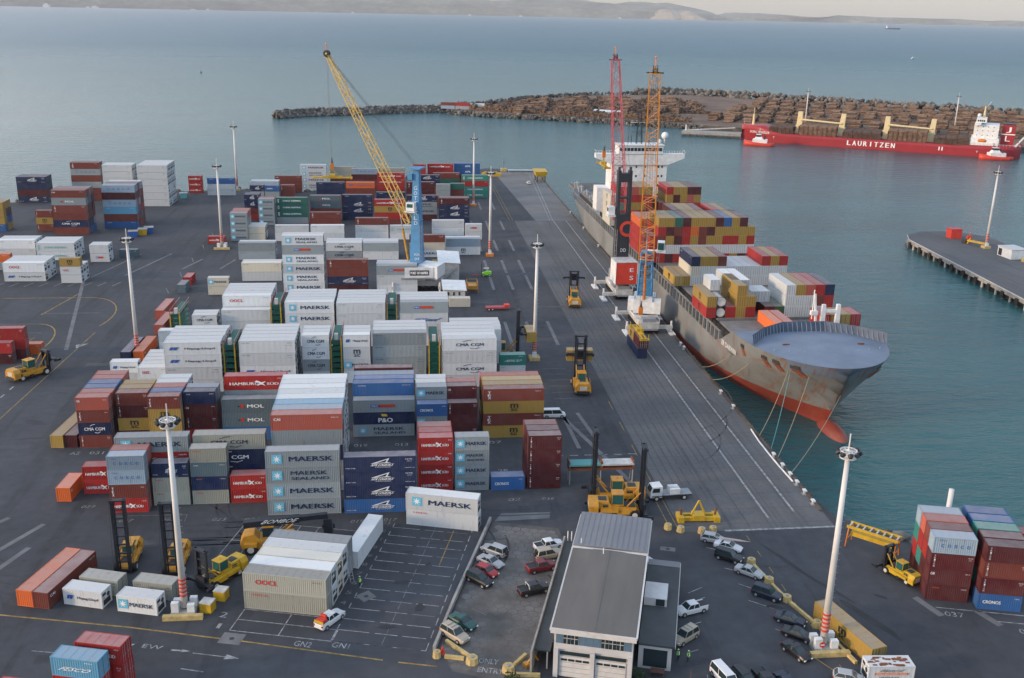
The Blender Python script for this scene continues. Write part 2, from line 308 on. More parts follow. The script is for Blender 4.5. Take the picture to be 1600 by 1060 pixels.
# breakwater arm
c=[(-101,845),(-80,866),(-36,884),(0,903),(38,914)]
g=MB(); g.mat('rockdark')
secs=[]
for i,(x,y) in enumerate(c):
    w=[3,7,8,8.5,9][i]; d=Vector((.4,.9,0)).normalized() if i<4 else Vector((.3,.95,0)).normalized(); d=Vector((-.42,.9,0))
    secs.append([(x-d.x*w,y-d.y*w,-5),(x-d.x*w*.4,y-d.y*w*.4,1.2),(x+d.x*w*.4,y+d.y*w*.4,1.6),(x+d.x*w,y+d.y*w,-5)])
g.loft(secs); struct('breakwater_core',g)
def rocks(name,lines,label,n,r0,r1,mm):
    g=MB(); rnd=random.Random(3)
    ico=[(0,0,1),(.89,0,.45),(.28,.85,.45),(-.72,.53,.45),(-.72,-.53,.45),(.28,-.85,.45),(.72,.53,-.45),(-.28,.85,-.45),(-.89,0,-.45),(-.28,-.85,-.45),(.72,-.53,-.45),(0,0,-1)]
    fi=[(0,1,2),(0,2,3),(0,3,4),(0,4,5),(0,5,1),(1,6,2),(2,7,3),(3,8,4),(4,9,5),(5,10,1),(6,7,2),(7,8,3),(8,9,4),(9,10,5),(10,6,1),(11,7,6),(11,8,7),(11,9,8),(11,10,9),(11,6,10)]
    for pts,wd,zt,k in lines:
        seg=[(Vector(a),Vector(b)) for a,b in zip(pts,pts[1:])]; tot=sum((b-a).length for a,b in seg)
        for i in range(int(k)):
            t=rnd.random()*tot
            for a,b in seg:
                l=(b-a).length
                if t<l: break
                t-=l
            d=(b-a).normalized(); nn=Vector((-d.y,d.x)); off=(rnd.random()*2-1)*wd; p=a+d*t+nn*off
            zz=zt*(1-abs(off)/wd)**.8+(-3.2)*(abs(off)/wd)+rnd.uniform(-.3,.5)
            r=rnd.uniform(r0,r1); sx,sy,sz=(rnd.uniform(.7,1.3) for _ in range(3)); an=rnd.random()*6
            vs=[]
            for (x,y,z) in ico:
                x,y,z=x*sx*r*rnd.uniform(.8,1.15),y*sy*r,z*sz*r; vs.append((p.x+x*math.cos(an)-y*math.sin(an),p.y+x*math.sin(an)+y*math.cos(an),zz+z))
            g.add(vs,fi,rnd.choice(mm))
    o=g.build(name); return tag(o,label,'rocks',kind='stuff')
rocks('rock_armour',[(c,7.5,2.0,1500),([(44,935),(75,955),(122,1022),(200,1085),(312,1112)],7,2.6,900),([(40,900),(72,870),(144,841),(200,810),(235,786)],4,-.3,700)],'dark boulders heaped along the thin breakwater arm','',.9,1.9,['rock','rockdark','rockdark'])
rocks('concrete_armour',[([(250,1100),(312,1108),(430,1010),(566,897),(700,790)],12,5.5,1500)],'pale concrete armour blocks heaped along the sea side of the log yard','',1.5,2.9,['rock','rock','rockdark'])
rocks('shore_rocks',[([(-420,432),(-260,442),(-166,452),(-145,463),(-102,481),(-76,487),(-46,480),(40,553)],3,.4,500),([(76.5,146.5),(84,140),(150,110)],2.2,-.2,160)],'brown rocks along the edge of the container yard','',.6,1.4,['rock','rockdark'])
# hills across the bay
def hills(name,pts,depth,col):
    # pts: x,y,height along the crest seen from the port
    g=MB(); rnd=random.Random(5); P=[]
    xs=[]
    for (x0,y0,h0),(x1,y1,h1) in zip(pts,pts[1:]):
        k=14
        for i in range(k): 
            t=i/k; xs.append((x0+(x1-x0)*t,y0+(y1-y0)*t,(h0+(h1-h0)*t)))
    xs.append(pts[-1])
    prof=[(0,0),(.05,.45),(.12,.55),(.3,.8),(.55,1.0),(1.0,.9)]
    secs=[]
    from mathutils import noise
    for (x,y,h) in xs:
        sec=[]
        for t,q in prof:
            yy=y+depth*t; nn=noise.fractal(Vector((x*.0006,yy*.0006,1)),1,2,6)
            sec.append((x,yy+nn*900*min(t*3,1),ZS-3+max(0,(h*q*(1+.45*nn)) if t>0 else 0)))
        secs.append(sec)
    g.loft(secs,col,cap=False,closed=False)
    return struct(name,g,True)
SEA_R=28000
hills('hills',[(-14500,19800,330),(-8900,23400,380),(-5500,24300,420),(-3300,24700,470),(0,25000,440),(2580,24800,430),(4300,24600,390),(5600,24400,330),(6900,24000,300),(7350,23900,230),(7560,23850,40)],2600,'hill')
hills('headland_cliffs',[(5650,23700,40),(5900,23650,210),(6150,23600,230),(6350,23600,170),(6600,23500,190),(6900,23450,60)],500,'hillpale')
hills('far_range',[(7300,26400,150),(8500,26000,175),(10000,25500,180),(12000,24700,150),(15000,23000,120)],900,'hill')
# ------------------------------------------------------------------ lettering
_tc={}
def textgeo(s):
    if s in _tc: return _tc[s]
    cu=bpy.data.curves.new('t','FONT'); cu.body=s; cu.resolution_u=2; cu.align_x='CENTER'; cu.offset=0
    o=bpy.data.objects.new('t',cu); COL.objects.link(o); dg=bpy.context.evaluated_depsgraph_get(); dg.update()
    me=bpy.data.meshes.new_from_object(o.evaluated_get(dg)); vs=[v.co.copy() for v in me.vertices]; fs=[tuple(p.vertices) for p in me.polygons]
    bpy.data.objects.remove(o); bpy.data.meshes.remove(me); bpy.data.curves.remove(cu)
    x0=min(v.x for v in vs);x1=max(v.x for v in vs);y0=min(v.y for v in vs);y1=max(v.y for v in vs)
    vs=[((v.x-x0)/(x1-x0)-.5,(v.y-y0)/(y1-y0)-.5) for v in vs]; _tc[s]=(vs,fs); return _tc[s]
def text(g,s,c,w,h,m,ax=(1,0,0),up=(0,0,1),slant=0,bold=0):
    vs,fs=textgeo(s); c=Vector(c);ax=Vector(ax);up=Vector(up); nn=ax.cross(up)
    for k in ((0,) if not bold else (-1,0,1)):
        g.add([c+ax*((x+slant*y)*w+k*bold)+up*(y*h)+nn*(.004*k) for x,y in vs],fs,m)
    return g
def flat(g,pts,y,m): return g.add([(x,y,z) for x,z in pts],[tuple(range(len(pts)))],m)
def star(g,cx,cz,s,y):
    flat(g,[(cx-s,cz-s),(cx+s,cz-s),(cx+s,cz+s),(cx-s,cz+s)],y,'ink_sky')
    pts=[]
    for i in range(14):
        t=math.pi*i/7+math.pi/2; r=s*.85 if i%2==0 else s*.3; pts.append((cx+r*math.cos(t),cz+r*math.sin(t)))
    g.add([(cx,y-.012,cz)]+[(a,y-.012,b) for a,b in pts],[(0,i+1,(i+1)%14+1) for i in range(14)],'ink_white')
def logo(k,L,h,col='w'):
    # lettering drawn on the long side facing -y
    g=MB(); y=-1.262; s=L/12.19; light=col in 'wcgklay'; w='ink_navy' if light else 'ink_white'
    T=lambda t,x,z,ww,hh,m=w,sl=0: text(g,t,(x*s,y,z*h),ww*s,hh*h,m,slant=sl,bold=(.055*hh*h*min(1,s*1.3) if hh>=.14 else 0))
    big=1 if L>9 else .8
    if k=='M': star(g,-4.2*s,.52*h,.28*h,y); T('MAERSK',1.4,.52,7.2,.30*big)
    elif k=='S': star(g,-4.2*s,.5*h,.28*h,y); T('MAERSK',1.0,.64,6.0,.24*big); T('SEALAND',1.2,.3,6.2,.18*big)
    elif k=='H':
        T('HAMBURG',-2.2,.46,5.6,.2); T('SÜD',3.4,.46,2.3,.2)
        flat(g,[(-.2*s,.6*h),(.3*s,.68*h),(1.2*s,.55*h),(2.1*s,.62*h),(1.5*s,.46*h),(2.0*s,.3*h),(1.1*s,.4*h),(.3*s,.3*h),(.8*s,.48*h)],y-.01,'ink_white')
        T('HSUD',5.0,.82,1.3,.07)
    elif k=='C': T('CMA CGM',0,.5,6.2 if L>9 else 7.6,.24); g.path([(-1.6*s,y,.74*h),(-.8*s,y,.84*h),(.3*s,y,.87*h)],.05,w); g.path([(0,y,.22*h),(1.2*s,y,.17*h),(2.1*s,y,.28*h)],.05,w)
    elif k=='Y':
        T('NYK LOGISTICS',.4,.42,3.6,.16,sl=.1); T('& MEGACARRIER',.5,.27,2.6,.06); flat(g,[(-1.6*s,.52*h),(1.6*s,.9*h),(1.2*s,.62*h),(1.9*s,.56*h)],y,'ink_white'); flat(g,[(-.6*s,.56*h),(1.2*s,.8*h),(.9*s,.6*h)],y-.006,'ink_navy')
        T('NYKU 71286',-4.9,.22,1.6,.07); T('NYK',4.9,.8,1.2,.09); T('45G1',4.9,.66,.8,.05); T('MEGA 40',5.0,.2,1.6,.05)
    elif k=='O': T('OOCL',-2.6,.55,3.2,.26,'ink_red'); T('OOLU 632',4.8,.8,1.3,.07,'ink_black')
    elif k=='K': [T(c_,-3.4+i_*1.8,.5,.9,.2,'ink_blue') for i_,c_ in enumerate('COSCO')]; T('CBHU',-3.6,.82,2.2,.09,'ink_blue')
    elif k=='L': T('MOL',.4,.5,3.2,.24,'ink_white'); g.disc((-2.2*s,y,.5*h),(0,1,0),.13*h,.01,'ink_red'); flat(g,[(-3*s,.44*h),(-2.2*s,.5*h),(-3*s,.54*h)],y-.02,'ink_black')
    elif k=='P':
        flat(g,[(-2.6*s,.42*h),(-1*s,.42*h),(-1*s,.64*h),(-2.6*s,.64*h)],y,'ink_blue'); flat(g,[(-1*s,.42*h),(2.2*s,.42*h),(2.2*s,.64*h),(-1*s,.64*h)],y,'ink_red'); text(g,'P&O',(-1.8*s,y-.012,.53*h),1.2*s,.14*h,'ink_white'); text(g,'Nedlloyd',(.6*s,y-.012,.53*h),2.6*s,.14*h,'ink_orange')
    elif k=='Q': T('P&O',.3,.35,2.8,.36,'ink_white'); flat(g,[(-.4*s,.66*h),(.7*s,.66*h),(.5*s,.86*h),(-.6*s,.86*h)],y,'ink_yellow')
    elif k=='X':
        m='ink_black'; x=.1; T('m',x,.62,1.5/s if L<9 else 1.5,.34,m); T('sc',x,.3,1.3/s if L<9 else 1.3,.22,m)
    elif k=='T': 
        for i,c in enumerate('tex'): T(c.upper(),-4.9,.72-.22*i,.6,.18,'ink_white')
        T('TGHU 4',4.8,.8,1.2,.07,'ink_white')
    elif k=='A': T('CAI',-5.0,.72,1.1,.16,'ink_white'); T('IKSU 22',4.9,.8,1.3,.07,'ink_white')
    elif k=='V':
        for i,c in enumerate('TRITON'): T(c,-5.0,.84-.13*i,.4,.1,'ink_white')
        T('TRLU 86',4.9,.82,1.3,.07,'ink_white'); T('22G1',4.9,.7,.8,.05,'ink_white')
    elif k=='G':
        T('Hapag-Lloyd',1.6,.5,6.4,.2,'ink_navy' if col!='o' else 'ink_blue')
        for d in(0,1): flat(g,[((-5+d*.9)*s,.4*h),((-4.3+d*.9)*s,.4*h),((-3.7+d*.9)*s,.64*h),((-4.6+d*.9)*s,.64*h)],y,'ink_blue')
    elif k=='N': T('CHINA SHIPPING',0,.5,7,.22,'ink_white' if col not in 'wc' else 'ink_teal'); T('CS',-5.2,.5,.5,.5,'ink_white' if col not in 'wc' else 'ink_teal')
    elif k=='F': T('FESCO',.3,.45,7.4,.2,'ink_white',.25); T('FESU',3.8,.86,2.0,.07,'ink_white')
    elif k=='Z': T('CRONOS',-2.2,.5,5,.2,'ink_white'); T('CRXU',4.6,.82,1.4,.07,'ink_white')
    elif k=='D': T('HSDL',-3.6,.82,2.6,.1,'ink_red')
    elif k=='B': T('CMA',-4.2,.8,1.6,.1,'ink_white'); T('ECMU 19',4.6,.82,1.6,.07,'ink_white')
    elif k=='E': T('CRONOS',-3.4,.82,2.0,.09,'ink_orange'); T('CRXU',4.6,.82,1.6,.07,'ink_white')
    elif k=='W': T('APL',.4,.5,2.8,.3,'ink_white')
    elif k=='I': T('GESU 92814',-4.6,.82,1.8,.06,'ink_navy'); T('45R1',4.8,.8,1,.06,'ink_navy'); T('MAX GR 34000',4.6,.6,1.4,.04,'ink_navy')
    elif k=='J': T('AH Sunwolf',.6,.4,6.5,.3,'ink_blue',.3)
    else: return None
    return g
LOGOWORDS={'M':'with a big star square','S':'with star and two-line name','H':'with white bird logo','C':'with name between arcs','Y':'with white wing logo','O':'with red ring letters','K':'with spaced blue letters','L':'with disc and white letters','P':'with blue-red badge','Q':'with yellow flag badge','X':'with black stacked letters','T':'with three upright letters','A':'with short white code','V':'with upright white name','G':'with slanted twin marks','N':'with long centred name','F':'with slanted white name','Z':'with left-hand name','D':'with small red code','B':'with small white code','E':'with small orange code','W':'with three white letters','I':'with tiny dark codes','J':'with a handwritten scrawl'}
# ------------------------------------------------------------------ container meshes
def corr(g,axis,a0,a1,off,depth,z0,z1,pitch,m):
    # trapezoid corrugated sheet; off = outer plane, depth signed inward
    n=max(2,int(round(abs(a1-a0)/pitch))); st=(a1-a0)/n; pts=[]
    for i in range(n):
        x=a0+i*st; pts+=[(x,off),(x+st*.32,off),(x+st*.5,off+depth),(x+st*.82,off+depth)]
    pts.append((a1,off)); vs=[]
    for p,q in pts:
        for z in(z0,z1): vs.append((p,q,z) if axis=='x' else (q,p,z))
    g.add(vs,[(2*i,2*i+2,2*i+3,2*i+1) for i in range(len(pts)-1)],m)
_cm={}
def cmeshes(L,h,reef,white=False):
    k=(L>9,h,reef,white)
    if k in _cm: return _cm[k]
    g=MB(); X=L/2; Y=1.219; wh_='_white' if reef or white else ''; m='box_paint'+wh_; t=.07
    for x in(-X,X-.14):
        for y in(-Y,Y-.14): g.box(x,y,0,x+.14,y+.14,h,m)
    for y in(-Y,Y-.08):
        g.box(-X+.14,y,.02,X-.14,y+.08,.17,m); g.box(-X+.14,y,h-.11,X-.14,y+.08,h-.01,m)
    g.box(-X+.002,-Y+.14,.02,-X+.09,Y-.14,.17,m); g.box(-X+.002,-Y+.14,h-.13,-X+.09,Y-.14,h-.01,m)
    d=.045 if not reef else .012; p=.30 if not reef else (L/10)
    corr(g,'x',-X+.14,X-.14,-Y+.03,d,.17,h-.11,p,m); corr(g,'x',X-.14,-X+.14,Y-.03,-d,.17,h-.11,p,m)
    corr(g,'y',Y-.14,-Y+.14,-X+.03,d,.17,h-.13,p if not reef else .6,m)
    g.quad((-X+.05,-Y+.05,.1),(-X+.05,Y-.05,.1),(X-.05,Y-.05,.1),(X-.05,-Y+.05,.1),m)
    r=MB(); z=h-.03
    n=int(L/.6) if not reef else 2
    for i in range(n):
        a=-X+.1+(L-.2)*i/n; b=-X+.1+(L-.2)*(i+1)/n; zz=z if i%2 else z-.02
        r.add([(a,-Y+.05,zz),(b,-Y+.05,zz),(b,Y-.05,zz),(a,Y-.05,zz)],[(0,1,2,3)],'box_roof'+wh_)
        if i: r.add([(a,-Y+.05,z-.02),(a,-Y+.05,z),(a,Y-.05,z),(a,Y-.05,z-.02)],[(0,1,2,3)])
    e=MB()
    if not reef:
        for s in(-1,1):
            y0,y1=(s*.02,s*(Y-.15)); y0,y1=min(y0,y1),max(y0,y1)
            e.box(X-.10,y0,.12,X-.03,y1,h-.12,m)
            e.box(X-.04,s*.0-.02 if s>0 else y1-.03,.15,X-.025,.03 if s>0 else y1+.02,h-.15,'dark'); e.box(X-.04,s*(Y-.2)-.02,.15,X-.025,s*(Y-.2)+.02,h-.15,'dark')
            for q in(.32,.78): yy=s*q; e.bar((X,yy,.08),(X,yy,h-.08),.03,'galv' if not white else 'dark'); e.box(X-.02,yy-.03,1.0,X+.03,yy+.22,1.05,'galv')
        e.box(X-.12,-Y+.14,0,X,Y-.14,.12,m); e.box(X-.12,-Y+.14,h-.12,X,Y-.14,h,m)
    else:
        e.box(X-.10,-Y+.14,.02,X-.03,Y-.14,h-.02,m)
        e.box(X-.03,-.85,.30,X-.012,.85,1.15,'grille'); e.box(X-.03,-.95,1.75,X-.012,-.1,2.2,'grille'); e.disc((X-.005,.45,1.62),(1,0,0),.36,.03,'grille',10); e.box(X-.03,.3,2.1,X-.01,.9,2.3,'galv'); e.box(X-.03,-.9,1.25,X-.01,-.4,1.6,'galv')
    # one-piece version for small copies
    o=MB(); 
    for q in(g,r,e):
        b=len(o.v); o.v+=q.v
        for f,mi in zip(q.f,q.m):
            o.mat(q.ms[mi]); o.f.append(tuple(i+b for i in f)); o.m.append(o.cm)
    _cm[k]=dict(body=g.mesh('body'),roof=r.mesh('roof'),end=e.mesh('refrigeration_unit' if reef else 'door'),one=o.mesh('container')); return _cm[k]
_lg={}
def lgm(k,L,h,col,geo=False):
    key=(k,L>9,h,col in 'wcgklay',col=='o',col in 'wc')
    if key not in _lg:
        q=logo(k,L,h,col); _lg[key]=(q.mesh('lettering'),q) if q else (None,None)
    return _lg[key][1 if geo else 0]
ALL=[]
def container(col,lg,x,y,z,L,h,rz,label,group,detail=True):
    """x,y,z = centre of the base"""
    reef=col in 'wc' and lg!='R'
    M_=cmeshes(L,h,reef,col in 'wc'); c=CC[col]
    if detail:
        t=thing('shipping_container',label,'container',(x,y,z),rz,group)
        put('body',M_['body'],t,c); put('roof',M_['roof'],t,c); put('refrigeration_unit' if reef else 'door',M_['end'],t,c)
    else:
        t=put('shipping_container',M_['one'],None,c); t.location=(x,y,z); t.rotation_euler=(0,0,rz); tag(t,label,'container',group)
    lm=lgm(lg,L,h,col)
    if lm: put('lettering',lm,t)
    ALL.append((label,col)); return t
STACK=MB()
def stackbox(col,x,y,z,L,h,rz,lg='-',ship=False):
    c,s=math.cos(rz),math.sin(rz)
    STACK.M=Matrix.Translation((x,y,z))@Matrix.Rotation(rz,4,'Z'); X=L/2; Y=1.219
    STACK.box(-X,-Y,.03,X,Y,h-.05,'stack_'+col)
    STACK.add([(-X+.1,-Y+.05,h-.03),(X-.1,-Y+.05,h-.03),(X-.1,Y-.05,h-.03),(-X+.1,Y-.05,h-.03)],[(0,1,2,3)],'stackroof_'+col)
    for a in(-X,X-.15): STACK.box(a-.01,-Y-.01,0,a+.16,Y+.01,h-.01,'stack_'+col)
    if col in 'wc' and not ship and random.random()<.8:
        STACK.box(X+.012,-.85,.3,X+.03,.85,1.15,'grille'); STACK.box(X+.012,-.95,1.75,X+.03,-.1,2.2,'grille'); STACK.box(X+.012,.3,1.4,X+.03,.8,1.9,'grille')
    elif col not in 'wc' or ship:
        for q in(-.85,-.3,.3,.85): STACK.box(X+.012,q-.03,.1,X+.03,q+.03,h-.15,'dark' if ship else 'galv')
    q=lgm(lg,L,h,col,True)
    if q:
        b=len(STACK.v); STACK.v+=[tuple(STACK.M@Vector(v)) for v in q.v]
        for f,mi in zip(q.f,q.m): STACK.mat(q.ms[mi]); STACK.f.append(tuple(i+b for i in f)); STACK.m.append(STACK.cm)
    STACK.M=None
TN=['bottom','second','third','fourth','fifth','sixth']
RN=['front','second','third','fourth','fifth','sixth','seventh','eighth']
